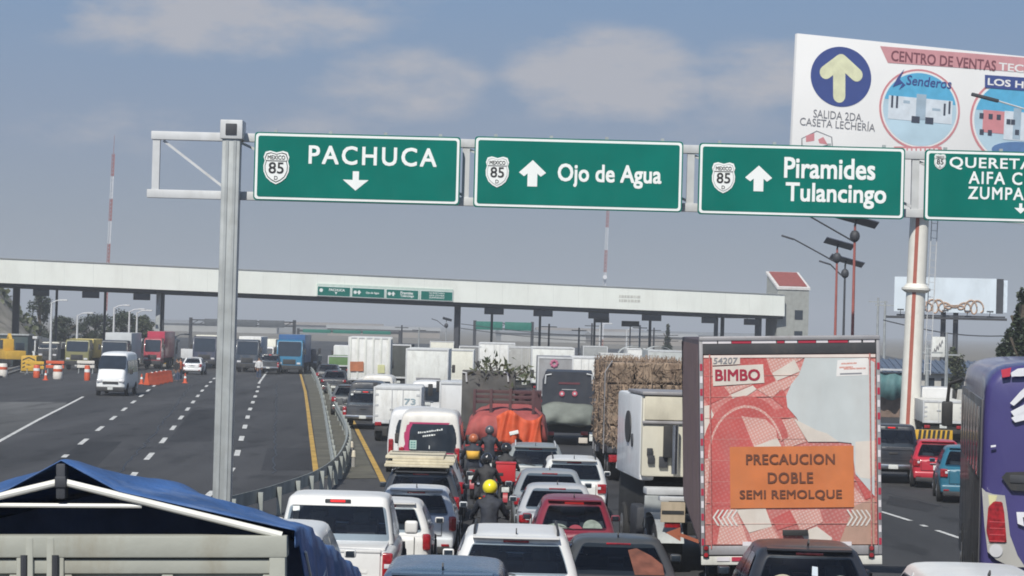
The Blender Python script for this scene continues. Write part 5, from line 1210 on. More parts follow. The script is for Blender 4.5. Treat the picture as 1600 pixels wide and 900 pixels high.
# ------------------------------------------------------------------ white pickup
PW = paint('pickup_white', (.74, .73, .71), .15); d = 40.0
def pickup(label, px, py, d, pm, Wd, H, L=5.3, yaw=0, lamps=True, cap=False, group='cars queuing for the toll plaza'):
    x = W(px, py, d).x; r_ = thing('pickup_truck', label, 'pickup', (x, d, gz(d)), R(-yaw), group)
    w = Wd / 2; zb = H * .60
    st_ = [(.0, .95, zb), (.03, .985, zb + .005), (.3, 1, zb), (L * .33, 1, zb), (L * .6, 1, zb * .99), (L * .8, .99, zb * .97), (L * .93, .94, zb * .92), (L * .985, .85, zb * .8), (L, .78, zb * .7)]
    lower_body(L, w, zb, st_, .42).build('body', pm, r_, ang=50, sub=1)
    g = GH(w * .93, w * .80, L * .30, L * .335, L * .76, L * .60, zb - .03, H - .03, bow=.03, r=.10)
    m = MB(); g.mesh(m); m.build('cabin_shell', pm, r_, ang=60, recalc=False); g.furnish(r_)
    def rf(u, v): t = lerp(.06, .80, v); ww = g.dims(t)[0]; return g.rear((u * 2 - 1) * (ww * .93), t)
    rw = patch(rf, rrect(4, .08, 2.5), (0, -.014, .0), GLASS, 'rear_window', r_)
    pst = rf(.07, .9); m = MB(); m.b2(pst.x - .055, pst.x + .055, pst.y - .022, pst.y - .018, pst.z - .04, pst.z + .04); m.build('sticker', SWHITE, rw)
    tw, y0, _, tz = g.dims(.92); m = MB(); m.box((0, y0 - .0, tz - .01), (.42, .05, .06), .015); bl = m.build('brake_light', BLACKP, r_); m = MB(); m.box((0, y0 - .028, tz - .008), (.24, .012, .04), .004); m.build('lens', REDLB, bl)
    for s in (-1, 1):
        def sf(u, v): t = lerp(.14, .84, v); ww, a, b, zz = g.dims(t); return Vector((s * ww, lerp(a + .25, b - .28, u), zz))
        for a, b in ((0, .47), (.51, 1)): patch(lambda u, v: sf(lerp(a, b, u), v), rrect(4, .14, 2), (s * .010, 0, 0), GLASS, 'side_window', r_)
        m = MB(); m.box((s * (w + .14), L * .66, zb + .10), (.22, .14, .22), .05, None, 3); m.build('mirror', pm, r_)
        m = MB(); m.box((s * (w - .085), .02, zb - .23), (.16, .16, .40), .03, None, 3); tl = m.build('tail_light', REDL, r_)
        m = MB(); m.box((s * (w - .085), -.065, zb - .23), (.10, .012, .07), .008); m.build('reverse_lens', CLEARL, tl)
    patch(lambda u, v: g.front((u * 2 - 1) * (g.dims(lerp(.1, .9, v))[0] * .9), lerp(.1, .9, v)), rrect(4, .12, 2.2), (0, .012, .004), GLASS, 'windscreen', r_)
    m = MB(); m.b2(-w * .80, w * .80, -.025, .02, .62, zb - .03, .02, ); tg = m.build('tailgate', pm, r_)
    m = MB(); m.box((0, -.035, zb - .12), (.28, .03, .07), .015); m.build('handle', BLACKP, tg)
    m = MB(); m.box((0, -.028, zb - .33), (w * 1.2, .012, .05), .01); m.build('pressed_line', pm, tg)
    m = MB(); m.box((0, .01, zb - .01), (w * 1.62, .10, .05), .02); m.build('spoiler_lip', pm, tg)
    m = MB(); m.b2(-w * .86, w * .86, .3, L * .29, zb - .02, zb + .018, .01); m.build('bed_cover', pm if cap else BLACKP, r_)
    m = MB(); m.box((0, -.09, .56), (w * 1.9, .22, .16), .04); bp = m.build('bumper', CHROME, r_); m = MB(); m.box((0, -.205, .56), (.31, .012, .14), .004); m.build('licence_plate', PLATE, bp)
    for y in (L * .22, L * .82):
        for s in (-1, 1):
            m = MB(); m.cyl((s * (w - .1), y, .40), (s * (w + .004), y, .40), .48, .48, 24); m.build('wheel_arch', UNDER, r_); wheel(r_, s * (w - .09), y, .39, .24)
    return r_
pickup('white double cab pickup with dark rear window just beyond the blue tarpaulin', 516, 800, 39.6, PW, 1.98, 1.82, cap=True)
car('white car half hidden behind the blue tarpaulin, left of the white pickup', 'car', 418, 850, 34.6, paint('plain_white', (.75, .75, .74), .12), 'suv', 4.2, 1.75, 1.58)
NB = paint('slate_blue', (.065, .10, .16), .12, .25)
car('dark slate blue car of which only the roof shows at the bottom of the picture', 'car', 690, 890, 28.6, NB, 'suv', 4.3, 1.74, 1.62, yaw=.5)
car('white crossover with roof rails and wide dark rear window, nearest in the middle', 'car', 806, 870, 35.7, paint('pearl_white', (.76, .75, .73), .08), 'suv', 4.35, 1.86, 1.54, rails=True, lamp='side', spoiler=True, trim=BLACKP)
car('dark grey saloon between the white crossover and the bread lorry', 'car', 972, 880, 36.2, paint('graphite', (.055, .06, .066), .2, .35, .12), 'sedan', 4.4, 1.74, 1.42)
BK = paint('black', (.022, .025, .034), .15, .34, .12)
bk = car('black rounded hatchback right behind the red bread lorry', 'car', 1272, 880, 32.9, BK, 'hatch', 3.75, 1.78, 1.62, yaw=.5)
car('small white hatchback squeezed behind the right side of the white pickup', 'car', 600, 830, 46.4, paint('ivory_white', (.72, .71, .68), .2), 'hatch', 3.8, 1.72, 1.53, lamp='tall')
car('silver white hatchback with a dark round tail lamp, ahead of the pickup', 'car', 648, 800, 51.3, paint('silver_white', (.62, .64, .66), .2), 'hatch', 4.0, 1.70, 1.46, lamp='tall')
rk = car('dark estate car carrying pale boards on its roof', 'car', 657, 760, 57.0, paint('charcoal', (.05, .055, .065), .2), 'suv', 4.3, 1.78, 1.52, rails=True, lamp='tall')
bd = thing('board_stack', 'stack of pale boards strapped to the roof of the dark estate car', 'boards', (rk.location.x, 57.0, gz(57) + 1.585), 0)
WOODB = mat('pale_board', (.62, .56, .42), .75, var=.15, scale=4, dirt=.3)
for k, (dx, wd, z) in enumerate(((-.1, 1.45, 0), (-.04, 1.52, .06), (.05, 1.40, .12), (-.16, 1.3, .18))):
    m = MB(); m.b2(dx - wd / 2, dx + wd / 2, .15 + .05 * k, 2.7, z, z + .055, .008); m.build('board', WOODB, bd)
m = MB(); 
for y in (.8, 2.1): m.tube([(-.80, y, -.06), (-.74, y, .24), (.72, y, .24), (.80, y, -.06)], .014, 6)
m.build('strap', BLACKP, bd)
car('grey hatchback peeking out right of the estate car with boards', 'car', 670, 745, 62.2, paint('mid_grey', (.20, .205, .22), .2), 'hatch', 4.0, 1.74, 1.50, lamp='tall')

# ------------------------------------------------------------------ minibus with magenta trim
VW = paint('minibus_white', (.74, .71, .66), .25); MAG = mat('magenta_vinyl', (.42, .035, .12), .45, var=.1)
def minibus(label, px, py, d, pm, Wd, H, L, trim=None, yaw=0, group='lorries and vans ahead in the queue', flip=False, lampz=1.0):
    x = W(px, py, d).x; r_ = thing('minibus', label, 'van', (x, d + (L if flip else 0), gz(d)), R(-yaw) + (math.pi if flip else 0), group)
    w = Wd / 2; rings = []
    for y, kw, zt in ((.0, .93, H - .16), (.04, .975, H - .07), (.20, 1, H - .015), (L * .4, 1, H), (L * .70, 1, H - .02), (L * .78, .99, H - .12), (L * .90, .97, H * .62), (L * .97, .93, H * .53), (L, .86, H * .42)):
        W_ = w * kw; zb_ = .30; hh = zt - zb_
        half = [(0, zt), (.55 * W_, zt - .015), (.76 * W_, zt - .05), (.87 * W_, zt - .13 * min(1, hh)), (.925 * W_, zb_ + hh * .78), (.985 * W_, zb_ + hh * .48), (W_, zb_ + hh * .34), (.99 * W_, zb_ + hh * .12), (.93 * W_, zb_), (0, zb_)]
        rings.append([(a, y, z) for a, z in half] + [(-a, y, z) for a, z in half[-2:0:-1]])
    m = MB(); m.loft(rings); m.build('body', pm, r_, ang=60, sub=1)
    zb = .30
    def rf(u, v):
        z = lerp(H * .46, H * .815, v); return Vector(((u * 2 - 1) * w * lerp(.83, .78, v) + .035, -.022 + .045 * max(0, v - .7) + .05 * abs(u * 2 - 1) ** 4, z))
    if trim:
        patch(lambda u, v: rf(u, v) + Vector((-.105 * (1 - u) + .02 * u, .0, (v - .5) * .12 - .01)), rrect(4, .13, 2), (0, .004, 0), trim, 'window_trim', r_)
    rw = patch(rf, rrect(4, .13, 2), (0, -.006, 0), GLASSB, 'rear_window', r_)
    for s in (-1, 1):
        m = MB(); m.box((s * w * .86, .0, H * .40), (.15, .12, .52), .03, None, 3); m.build('tail_light', REDL, r_)
        for a, b in ((.06, .26), (.28, .50), (.52, .66), (.69, .82)):
            m = MB(); z0, z1 = H * .52, H * .80
            m.loft([[(s * w * .985, a * L + .1, z0), (s * w * .985, b * L, z0), (s * w * .915, b * L - (.12 if b > .8 else 0), z1), (s * w * .915, a * L + .1, z1)], [(s * (w * .985 + .012), a * L + .1, z0), (s * (w * .985 + .012), b * L, z0), (s * (w * .915 + .018), b * L - (.12 if b > .8 else 0), z1), (s * (w * .915 + .018), a * L + .1, z1)]])
            m.build('side_window', GLASSB, r_)
        m = MB(); m.box((s * (w + .14), L * .80, H * .55), (.2, .12, .30), .04, None, 3); m.build('mirror', BLACKP, r_)
        m = MB(); m.box((s * w * .70, L - .08, H * .34), (.34, .2, .18), .06, None, 3); m.build('headlight', CLEARL, r_)
    def ff(u, v): return Vector(((u * 2 - 1) * w * lerp(.90, .82, v), lerp(L * .915, L * .79, v) - .05 * abs(u * 2 - 1) ** 3, lerp(H * .60, H * .90, v)))
    patch(ff, rrect(4, .12, 2), (0, .035, .02), GLASSB, 'windscreen', r_)
    m = MB(); m.box((0, L + .0, H * .30), (w * 1.0, .06, .14), .02); m.build('grille', BLACKP, r_)
    m = MB(); m.box((0, L - .03, .40), (w * 1.86, .22, .28), .07, None, 3); fb = m.build('front_bumper', BLACKP, r_); m = MB(); m.box((0, L + .085, .44), (.32, .015, .15), .004); m.build('licence_plate', PLATE, fb)
    m = MB(); m.box((0, -.02, .44), (w * 1.86, .20, .24), .05, None, 3); bp = m.build('bumper', pm, r_)
    m = MB(); m.box((0, -.03, .78), (.32, .02, .15), .004); m.build('licence_plate', PLATE, r_)
    m = MB(); m.box((0, -.03, H * .46), (.6, .03, .035), .008); m.build('handle_trim', CHROME, r_)
    for y in (L * .20, L * .82):
        for s in (-1, 1):
            m = MB(); m.cyl((s * (w - .12), y, .35), (s * (w + .003), y, .35), .42, .42, 22); m.build('wheel_arch', UNDER, r_); wheel(r_, s * (w - .08), y, .34, .2)
    return r_, rw, rf
mb_, mrw, mrf = minibus('white minibus with a magenta framed rear window', 671, 690, 75.0, VW, 1.90, 2.27, 4.9, MAG)
q = mrf(.17, .24); m = MB(); m.b2(q.x - .10, q.x + .10, q.y - .016, q.y - .012, q.z - .13, q.z + .13); stc = m.build('notice', mat('pale_green_notice', (.42, .58, .52), .6), mrw)
m = MB()
for k in range(3):
    for j in range(2): m.b2(q.x - .07 + j * .08, q.x - .01 + j * .08, q.y - .019, q.y - .0165, q.z - .09 + k * .07, q.z - .05 + k * .07)
m.build('notice_print', mat('print_teal', (.12, .28, .26), .6), stc)
q = mrf(.50, .72); rs = random.Random(8); m = MB(); xx = -.33
for row, (a, b, dz) in enumerate(((-.34, .34, 0), (-.2, .16, -.12))):
    xx = a
    while xx < b: w_ = rs.uniform(.03, .07); hh = rs.uniform(.03, .055); m.b2(xx, xx + w_, q.y - .016, q.y - .012, q.z + dz + xx * .16, q.z + dz + hh + xx * .16); xx += w_ + .018
m.build('window_script', SWHITE, mrw)
m = MB(); m.b2(-.012, .012, q.y - .016, q.y - .012, q.z - .5, q.z - .40); m.build('sticker', SWHITE, mrw)
minibus('plain white minibus ahead and left of the magenta trimmed one', 650, 690, 81.5, paint('van_white', (.76, .76, .76), .2), 1.86, 2.10, 4.6, None, yaw=-1.5)

# ------------------------------------------------------------------ cars of the second column
car('red hatchback with white things on its parcel shelf', 'car', 898, 810, 47.4, paint('wine_red', (.20, .02, .04), .25), 'hatch', 3.9, 1.58, 1.60, lit=True)
car('silver saloon almost hidden behind the red hatchback', 'car', 872, 800, 53.2, paint('silver', (.42, .43, .45), .15), 'sedan', 4.3, 1.72, 1.44)
car('grey saloon with a sloping rear window, two cars beyond the red hatchback', 'car', 860, 760, 58.2, paint('steel_grey', (.26, .28, .30), .15), 'sedan', 4.3, 1.74, 1.47)
car('white estate car with black roof rails, ahead of the grey saloon', 'car', 897, 750, 64.0, paint('estate_white', (.70, .70, .68), .2), 'suv', 4.3, 1.72, 1.50, rails=True, trim=BLACKP)
car('grey people carrier with a pale roof edge, left of the white estate car', 'car', 836, 740, 70.5, paint('grey_green', (.26, .28, .28), .2), 'suv', 4.5, 1.76, 1.50, rails=True)
# things pressed against the rear panes, plus one painted reflection
def on_glass(car_o, outline, name, mm, off=-.026):
    rf, pane = root_rf[car_o.name]; P = [rf(u, v) + Vector((0, off, .003)) for u, v in outline]
    c = sum(P, Vector()) / len(P); m = MB(); vs_ = [m.bm.verts.new(p) for p in P]; cv_ = m.bm.verts.new(c)
    for i in range(len(P)): m.bm.faces.new((vs_[i], vs_[(i + 1) % len(P)], cv_))
    return m.build(name, mm, pane, ang=180)
def uarc(cu, cv0, r, rv, th=0, a0=0, a1=180, n=12):
    o = [(cu + r * math.cos(R(lerp(a0, a1, i / n))), cv0 + rv * math.sin(R(lerp(a0, a1, i / n)))) for i in range(n + 1)]
    return o
SHADE = mat('pale_sunshade', (.20, .24, .21), .6, var=.3, scale=9); SHADE2 = mat('cream_sunshade', (.34, .30, .22), .6, var=.2); HEADR = mat('headrest_grey', (.055, .06, .065), .7); STK = mat('sticker_pale', (.45, .5, .55), .5); STKP = mat('sticker_pink', (.45, .2, .2), .5)
redcar = [o for o in bpy.data.objects if o.get('label', '').startswith('red hatchback with white things')][0]
on_glass(redcar, uarc(.78, .08, .15, .34), 'sunshade', SHADE); on_glass(redcar, uarc(.22, .06, .17, .18), 'parcel', SHADE); on_glass(redcar, uarc(.52, .05, .10, .16), 'red_parcel', mat('parcel_red', (.25, .03, .05), .6))
on_glass(bk, uarc(.22, .08, .15, .42), 'sunshade', SHADE2); on_glass(bk, uarc(.22, .08, .11, .32), 'headrest', HEADR, -.032); on_glass(bk, uarc(.80, .08, .13, .42), 'sunshade', SHADE); on_glass(bk, [(.48, .10), (.56, .10), (.57, .40), (.50, .42)], 'sticker', STKP); on_glass(bk, [(.51, .48), (.57, .46), (.58, .72), (.52, .74)], 'sticker', STK)
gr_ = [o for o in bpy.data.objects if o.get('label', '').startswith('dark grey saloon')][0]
on_glass(gr_, [(.66, .02), (.97, .02), (.99, .35), (.90, .62), (.74, .86), (.62, .80)], 'brown_reflection', mat('brown_reflection', (.16, .055, .035), .8, var=.4, scale=5), -.022)  # reflection of the red trailer, painted as a brown patch on the glass
# right hand lane
car('small red hatchback by the striped barrier on the right', 'car', 1466, 725, 81.0, paint('bright_red', (.45, .02, .04), .15), 'hatch', 3.7, 1.66, 1.50, yaw=7)
car('teal blue car half hidden behind the purple coach', 'car', 1514, 745, 74.0, paint('teal', (.02, .13, .20), .15), 'hatch', 4.0, 1.74, 1.62, yaw=7)
pickup('black pickup with chrome bumper beside the bread lorry on the right', 1396, 705, 83.0, BK, 1.85, 1.85, yaw=6)
# white roof nudging in at the bottom right corner
car('white car roof at the bottom right corner in front of the purple coach', 'car', 1555, 915, 29.0, paint('roof_white', (.74, .74, .72), .1), 'suv', 4.3, 1.80, 1.66, yaw=1)
# ------------------------------------------------------------------ the red bread lorry (double semi-trailer)
d = 37.75; c = W(1231, 700, d)
tr = thing('semi_trailer', 'tall red and white checked bread trailer with an orange PRECAUCION panel on its doors', 'lorry', (c.x, d, gz(d)), R(-2.6), None, R(-2.0))
TS = F / d
DARKV = mat('trailer_dark_side', (.085, .062, .075), .6, .1, .15, 2, dirt=.4); TRED = mat('trailer_red', (.47, .085, .078), .55, var=.12, dirt=.2, dirtcol=(.45, .3, .28)); TPINK = mat('trailer_pink', (.57, .27, .23), .55, var=.10, dirt=.3, dirtcol=(.5, .36, .3)); TWHITE = mat('trailer_offwhite', (.62, .56, .50), .6, var=.08, dirt=.3, dirtcol=(.45, .35, .28))
TDUSK = mat('trailer_dusky_red', (.50, .15, .135), .55, var=.12, dirt=.3, dirtcol=(.5, .3, .26)); TGREY = mat('trailer_pale_grey', (.50, .53, .53), .55, var=.06, dirt=.25, dirtcol=(.4, .38, .36)); ORNG = mat('trailer_orange', (.54, .16, .05), .6, var=.10, scale=3, dirt=.25, dirtcol=(.45, .2, .1)); BROWNT = mat('orange_panel_letter', (.13, .045, .025), .6)
def weave(m, amount, scale):
    t = m.node_tree; b = t.nodes['Principled BSDF']; src = b.inputs['Base Color'].links[0].from_socket; co = t.nodes.new('ShaderNodeTexCoord'); last = None
    for ang in (27, -63):
        mp = t.nodes.new('ShaderNodeMapping'); mp.inputs['Rotation'].default_value = (0, R(ang), 0); w_ = t.nodes.new('ShaderNodeTexWave'); w_.inputs['Scale'].default_value = scale; w_.inputs['Distortion'].default_value = .6
        t.links.new(co.outputs['Object'], mp.inputs[0]); t.links.new(mp.outputs[0], w_.inputs['Vector'])
        if last is None: last = w_.outputs['Fac']
        else: q = t.nodes.new('ShaderNodeMath'); q.operation = 'MULTIPLY'; t.links.new(last, q.inputs[0]); t.links.new(w_.outputs['Fac'], q.inputs[1]); last = q.outputs[0]
    q = t.nodes.new('ShaderNodeMath'); q.operation = 'MULTIPLY'; q.inputs[1].default_value = amount; t.links.new(last, q.inputs[0]); mx = t.nodes.new('ShaderNodeMix'); mx.data_type = 'RGBA'; mx.inputs[7].default_value = (.70, .60, .55, 1)
    t.links.new(q.outputs[0], mx.inputs[0]); t.links.new(src, mx.inputs[6]); t.links.new(mx.outputs[2], b.inputs['Base Color'])
weave(TPINK, .7, 7.0); weave(TDUSK, .26, 5.5); weave(TRED, .12, 5.5)
def tq(px, py, y=0): q = onp(tr, px, py, y); return (q.x, q.z)
xl, ztop = tq(1092, 528); xr, _ = tq(1374, 526); zbot = tq(1230, 851)[1]; xm = (xl + xr) / 2
LT = 11.5
m = MB(); m.b2(xl, xr, .06, LT, zbot - .12, ztop - .02, .03); bx = m.build('cargo_box', DARKV, tr)
m = MB()
for k in range(22): y = .5 + k * .5; m.b2(xl - .02, xl + .001, y, y + .06, zbot, ztop - .1)
m.build('side_posts', DARKV, bx); m = MB()
for k in range(22): y = .5 + k * .5; m.b2(xr - .001, xr + .02, y, y + .06, zbot, ztop - .1)
m.build('side_posts', DARKV, bx)
FR = mat('trailer_frame', (.35, .34, .35), .5, .4, .15, dirt=.4)
m = MB()
for s, e in ((-1, xl), (1, xr)): m.b2(e - .055 * (1 if s > 0 else -1) * 1, e + .0, -.07, .06, zbot - .14, ztop, .012)
m.b2(xl, xr, -.085, .10, ztop - .045, ztop + .02, .015); m.b2(xl + .056, xr - .056, -.08, .06, zbot - .14, zbot - .01, .01); m.build('frame', FR, bx)
m = MB(); z1 = tq(1230, 553)[1]; m.b2(xl + .056, xr - .056, -.062, .059, z1, ztop - .046, .008); hd = m.build('header', mat('header_dark', (.05, .05, .055), .5, dirt=.3), bx)
zr = tq(1230, 533)[1]
REF_R = mat('reflector_red', (.40, .03, .06), .4); REF_W = mat('reflector_white', (.66, .62, .64), .4)
seg = [(1097, 1120, 1), (1122, 1142, 1), (1143, 1173, 0), (1174, 1212, 1), (1214, 1225, 0), (1226, 1245, 1), (1247, 1274, 0), (1275, 1293, 1), (1294, 1324, 0), (1326, 1345, 1), (1348, 1366, 1)]
for a, b, k in seg: m = MB(); m.b2(tq(a, 533)[0], tq(b, 533)[0], -.068, -.063, zr - .028, zr + .028); m.build('reflector_strip', REF_W if k else REF_R, hd)
for e, s in ((xl, 1), (xr, -1)):
    n = 15
    for k in range(n): z0 = lerp(zbot, ztop - .3, k / n); z3 = lerp(zbot, ztop - .3, (k + .55) / n); m = MB(); m.b2(e + s * .008, e + s * .046, -.076, -.071, z0, z3); m.build('side_reflector', REF_W if k % 2 else REF_R, bx)
# two doors carrying the print; the print polygons are clipped to the door rectangle
dx0, dz0 = tq(1101, 849); dx1, dz1 = tq(1366, 556); dz1 = min(dz1, z1 - .005)
dx0, dx1 = xl + .062, xr - .062
DOOR = TDUSK
m = MB(); m.b2(dx0, dx1, -.045, .05, zbot - .0, z1 - .006, .008); door = m.build('rear_door', DOOR, tr)
def clip(poly, x0, x1, z0, z1):
    def half(P, f, ix):
        out = []
        for i in range(len(P)):
            a, b = P[i], P[(i + 1) % len(P)]; fa, fb = f(a), f(b)
            if fa >= 0: out.append(a)
            if (fa >= 0) != (fb >= 0): t = fa / (fa - fb); out.append((a[0] + (b[0] - a[0]) * t, a[1] + (b[1] - a[1]) * t))
        return out
    for f in (lambda p: p[0] - x0, lambda p: x1 - p[0], lambda p: p[1] - z0, lambda p: z1 - p[1]):
        poly = half(poly, f, 0)
        if len(poly) < 3: return None
    return poly
def pr_(pts, k, mm, name='print', conv=True):
    P = [tq(*p) for p in pts] if conv else pts; P = clip(P, dx0 + .004, dx1 - .004, zbot + .004, z1 - .012)
    if P: return flat(P, -.0462 - .0026 * k, mm, name, door, .0022)
pr_([(1095, 552), (1372, 551), (1372, 558), (1095, 559)], 5.5, mat('door_top_pale', (.70, .60, .55), .5), 'top_strip')
# gingham of the checked print
SK = (52 / 26, )
chk = [
 (TRED, [(1156, 557), (1196, 557), (1212, 597), (1176, 610), (1150, 575)]), (TPINK, [(1196, 557), (1258, 557), (1250, 563), (1205, 583)]), (TWHITE, [(1206, 583), (1241, 562), (1250, 580), (1213, 595)]),
 (TRED, [(1099, 600), (1132, 597), (1142, 617), (1107, 632), (1099, 620)]), (TPINK, [(1131, 604), (1176, 600), (1190, 594), (1140, 616)]), (TWHITE, [(1138, 618), (1176, 602), (1182, 608), (1146, 632)]), (TPINK, [(1182, 608), (1214, 594), (1222, 606), (1206, 622)]),
 (TDUSK, [(1107, 633), (1142, 617), (1152, 636), (1120, 660)]), (TWHITE, [(1099, 634), (1108, 633), (1121, 661), (1099, 690)]), (TPINK, [(1213, 597), (1250, 582), (1242, 598), (1222, 612)]), (TRED, [(1206, 622), (1222, 608), (1230, 622), (1228, 640)]),
 (TRED, [(1099, 557), (1112, 557), (1112, 600), (1099, 600)]), (TRED, [(1208, 655), (1240, 652), (1246, 640), (1238, 632), (1212, 640)]), (TPINK, [(1214, 658), (1243, 652), (1260, 690), (1228, 700)]), (TPINK, [(1099, 690), (1112, 672), (1106, 760), (1099, 840)]),
 (TRED, [(1112, 690), (1140, 690), (1140, 850), (1112, 850)]), (TPINK, [(1141, 795), (1150, 795), (1170, 850), (1120, 850), (1126, 812)]), (TWHITE, [(1150, 796), (1196, 794), (1206, 822), (1170, 832)]), (TRED, [(1206, 810), (1234, 797), (1246, 818), (1214, 828)]), (TPINK, [(1234, 797), (1280, 795), (1286, 815), (1250, 830), (1245, 818)]),
 (TPINK, [(1170, 833), (1206, 822), (1222, 850), (1176, 850)]), (TWHITE, [(1250, 832), (1276, 822), (1300, 840), (1296, 850), (1262, 850)]), (TPINK, [(1334, 760), (1350, 780), (1360, 795), (1334, 800)]), (TRED, [(1334, 745), (1366, 745), (1366, 775), (1352, 780)]), (mat('trailer_tan', (.42, .26, .20), .6, var=.1, dirt=.3), [(1334, 790), (1366, 778), (1366, 850), (1310, 850)])]
for k, (mm, P) in enumerate(chk): pr_(P, 1.2 + .03 * k, mm, 'check_print')
# round loaf outline
def arc(cx, cy, rx, ry, a0, a1, n=24): return [(cx + rx * math.cos(R(lerp(a0, a1, i / n))), cy - ry * math.sin(R(lerp(a0, a1, i / n)))) for i in range(n + 1)]
o_ = arc(1166, 718, 66, 100, 8, 180) + [(1100, 790), (1112, 790)]
pr_(arc(1166, 716, 70, 98, 20, 180) + arc(1166, 716, 60, 83, 180, 20), 3, TRED, 'loaf_rim'); pr_(arc(1166, 716, 60, 83, 20, 180) + arc(1166, 716, 57, 79, 180, 20), 3.4, TPINK, 'loaf_edge')
pr_(arc(1166, 716, 57, 79, 30, 180) + [(1109, 790), (1222, 790)], 3.2, TRED, 'loaf'); pr_([(1158, 650), (1196, 655), (1212, 670), (1214, 686), (1178, 698)], 3.6, TPINK, 'loaf_check'); pr_([(1178, 697), (1214, 684), (1222, 700), (1222, 712), (1180, 712)], 3.8, TWHITE, 'loaf_check')
# pale patch where the printed figure stands is kept as a plain pale shape
pale = [(1257, 559), (1352, 559), (1366, 566), (1366, 775), (1336, 740), (1330, 692), (1310, 690), (1290, 678), (1262, 690), (1248, 660), (1244, 652), (1230, 636), (1228, 618), (1236, 600), (1248, 585)]
pr_(pale, 4.2, TGREY, 'pale_field'); pr_([(1336, 690), (1366, 688), (1366, 740), (1360, 748), (1344, 746), (1336, 735)], 4.6, TWHITE, 'pale_foot'); pr_([(1240, 654), (1262, 690), (1310, 690), (1292, 677), (1276, 672), (1262, 665)], 4.8, TWHITE, 'pale_curve')
pr_([(1308, 563), (1356, 559), (1356, 586), (1306, 588)], 5, mat('label_white', (.70, .68, .66), .5), 'stickers')
for k, (x0, x1, y) in enumerate(((1314, 1338, 567), (1311, 1332, 573), (1318, 1352, 575), (1312, 1346, 583))): pr_([(x0, y), (x1, y - 1), (x1, y + 1.5), (x0, y + 2.5)], 5.4, TPINK if k < 3 else PGREY, 'sticker_line')
op = pr_([(1140, 698), (1333, 696), (1334, 792), (1141, 794)], 6, ORNG, 'caution_panel')
def tt(body, x0, x1, yc, h, mm, k, **kw): return ptext(tr, body, mm, x0, x1, yc, h, -.0462 - .0026 * k, parent=door, **kw)
tt('PRECAUCION', 1166, 1304, 717.5, 15.5, BROWNT, 9.5, bold=.024, space=1.05); tt('DOBLE', 1200, 1270, 746.5, 16.5, BROWNT, 9.5, bold=.024, space=1.08); tt('SEMI REMOLQUE', 1156, 1315, 773.5, 15.5, BROWNT, 9.5, bold=.024, space=1.05)
pr_([(1113, 573), (1192, 569), (1194, 598), (1114, 603)], 5.2, TWHITE, 'brand_label'); tt('BIMBO', 1118, 1187, 586, 17, mat('bread_red', (.33, .02, .045), .5), 7, bold=.034, thick=.003)
pr_([(1112, 558), (1156, 557), (1156, 569), (1113, 571)], 5.2, TWHITE, 'number_label'); tt('54207', 1115, 1152, 563.5, 9.5, PGREY, 7, bold=.01, skew=.12)
for x0, s in ((1113, 1), (1322, -1)):
    for j in range(5):
        xx = x0 + j * 7.2
        a = [(xx + (8 if s > 0 else 0), 796), (xx + (11 if s > 0 else 3), 796), (xx + (3 if s > 0 else 11), 808), (xx + (11 if s > 0 else 3), 821), (xx + (8 if s > 0 else 0), 821), (xx + (0 if s > 0 else 8), 808)]
        pr_(a, 5, mat('chevron_white', (.66, .62, .58), .5), 'chevron')
for xx in (dx0 + .09, dx1 - .09):
    m = MB(); m.tube([(xx, -.085, zbot - .05), (xx, -.085, z1)], .010, 6); m.build('lock_rod', TDUSK, door)
m = MB(); a, b = tq(1222, 827), tq(1262, 836); m.b2(a[0], b[0], -.12, -.092, b[1], a[1], .008); m.build('latch', SBLACK, door)
for k in range(1, 9): zz = lerp(zbot, z1, k / 9); m = MB(); m.b2(dx0 + .01, dx1 - .01, -.0592, -.0462, zz - .002, zz + .002); m.build('slat_seam', mat('seam_dull_red', (.52, .30, .26), .6), door)
# under-run: lamps, dirty white board, reflectors
z0 = tq(1200, 884)[1]; m = MB(); m.b2(xl, xr, -.06, .06, z0 + .02, zbot - .16, .01); ug = m.build('rear_apron', WHITED, tr)
for a, b, mm in ((1160, 1174, REF_W), (1176, 1202, REF_R), (1120, 1140, REF_W), (1143, 1168, REF_R), (1290, 1310, REF_R), (1312, 1330, REF_W)):
    y = 849 if a in (1160, 1176, 1290, 1312) else 873; q, r_ = tq(a, y), tq(b, y); m = MB(); m.b2(q[0], r_[0], -.072, -.062, q[1] - .03, q[1] + .03); m.build('reflector_strip', mm, ug)
for px in (1103, 1361):
    q = tq(px, 861); m = MB()
    m.box((q[0], -.07, q[1]), (.09, .03, .19), .01); lb = m.build('lamp_box', BLACKP, ug)
    for dz in (-.05, .05): m = MB(); m.cyl((q[0], -.085, q[1] + dz), (q[0], -.1, q[1] + dz), .032, seg=12); m.build('lamp', REDL, lb)
for px in (1126, 1150): q = tq(px, 860); m = MB(); m.prism([(q[0] - .09, q[1] + .07), (q[0] + .09, q[1] + .07), (q[0], q[1] - .06)], -.068, -.061); m.build('warning_triangle', REDL, ug)
m = MB(); m.b2(xl + .3, xr - .3, .3, LT - .3, .75, zbot - .13); m.build('chassis', UNDER, tr)
m = MB(); m.b2(xl + .05, xr - .05, -.02, .08, .42, .54, .02)
for s in (.25, .75): xx = lerp(xl, xr, s); m.b2(xx - .05, xx + .05, -.01, .07, .55, z0)
m.build('underrun_bar', FR, tr)
for y in (1.4, 2.7):
    for xx in (xl + .42, xr - .42): wheel(tr, xx, y, .50, .55, simple=True)
for xx in (xl + .42, xr - .42): m = MB(); m.b2(xx - .33, xx + .33, .55, .58, .18, .95); m.build('mudflap', UNDER, tr)
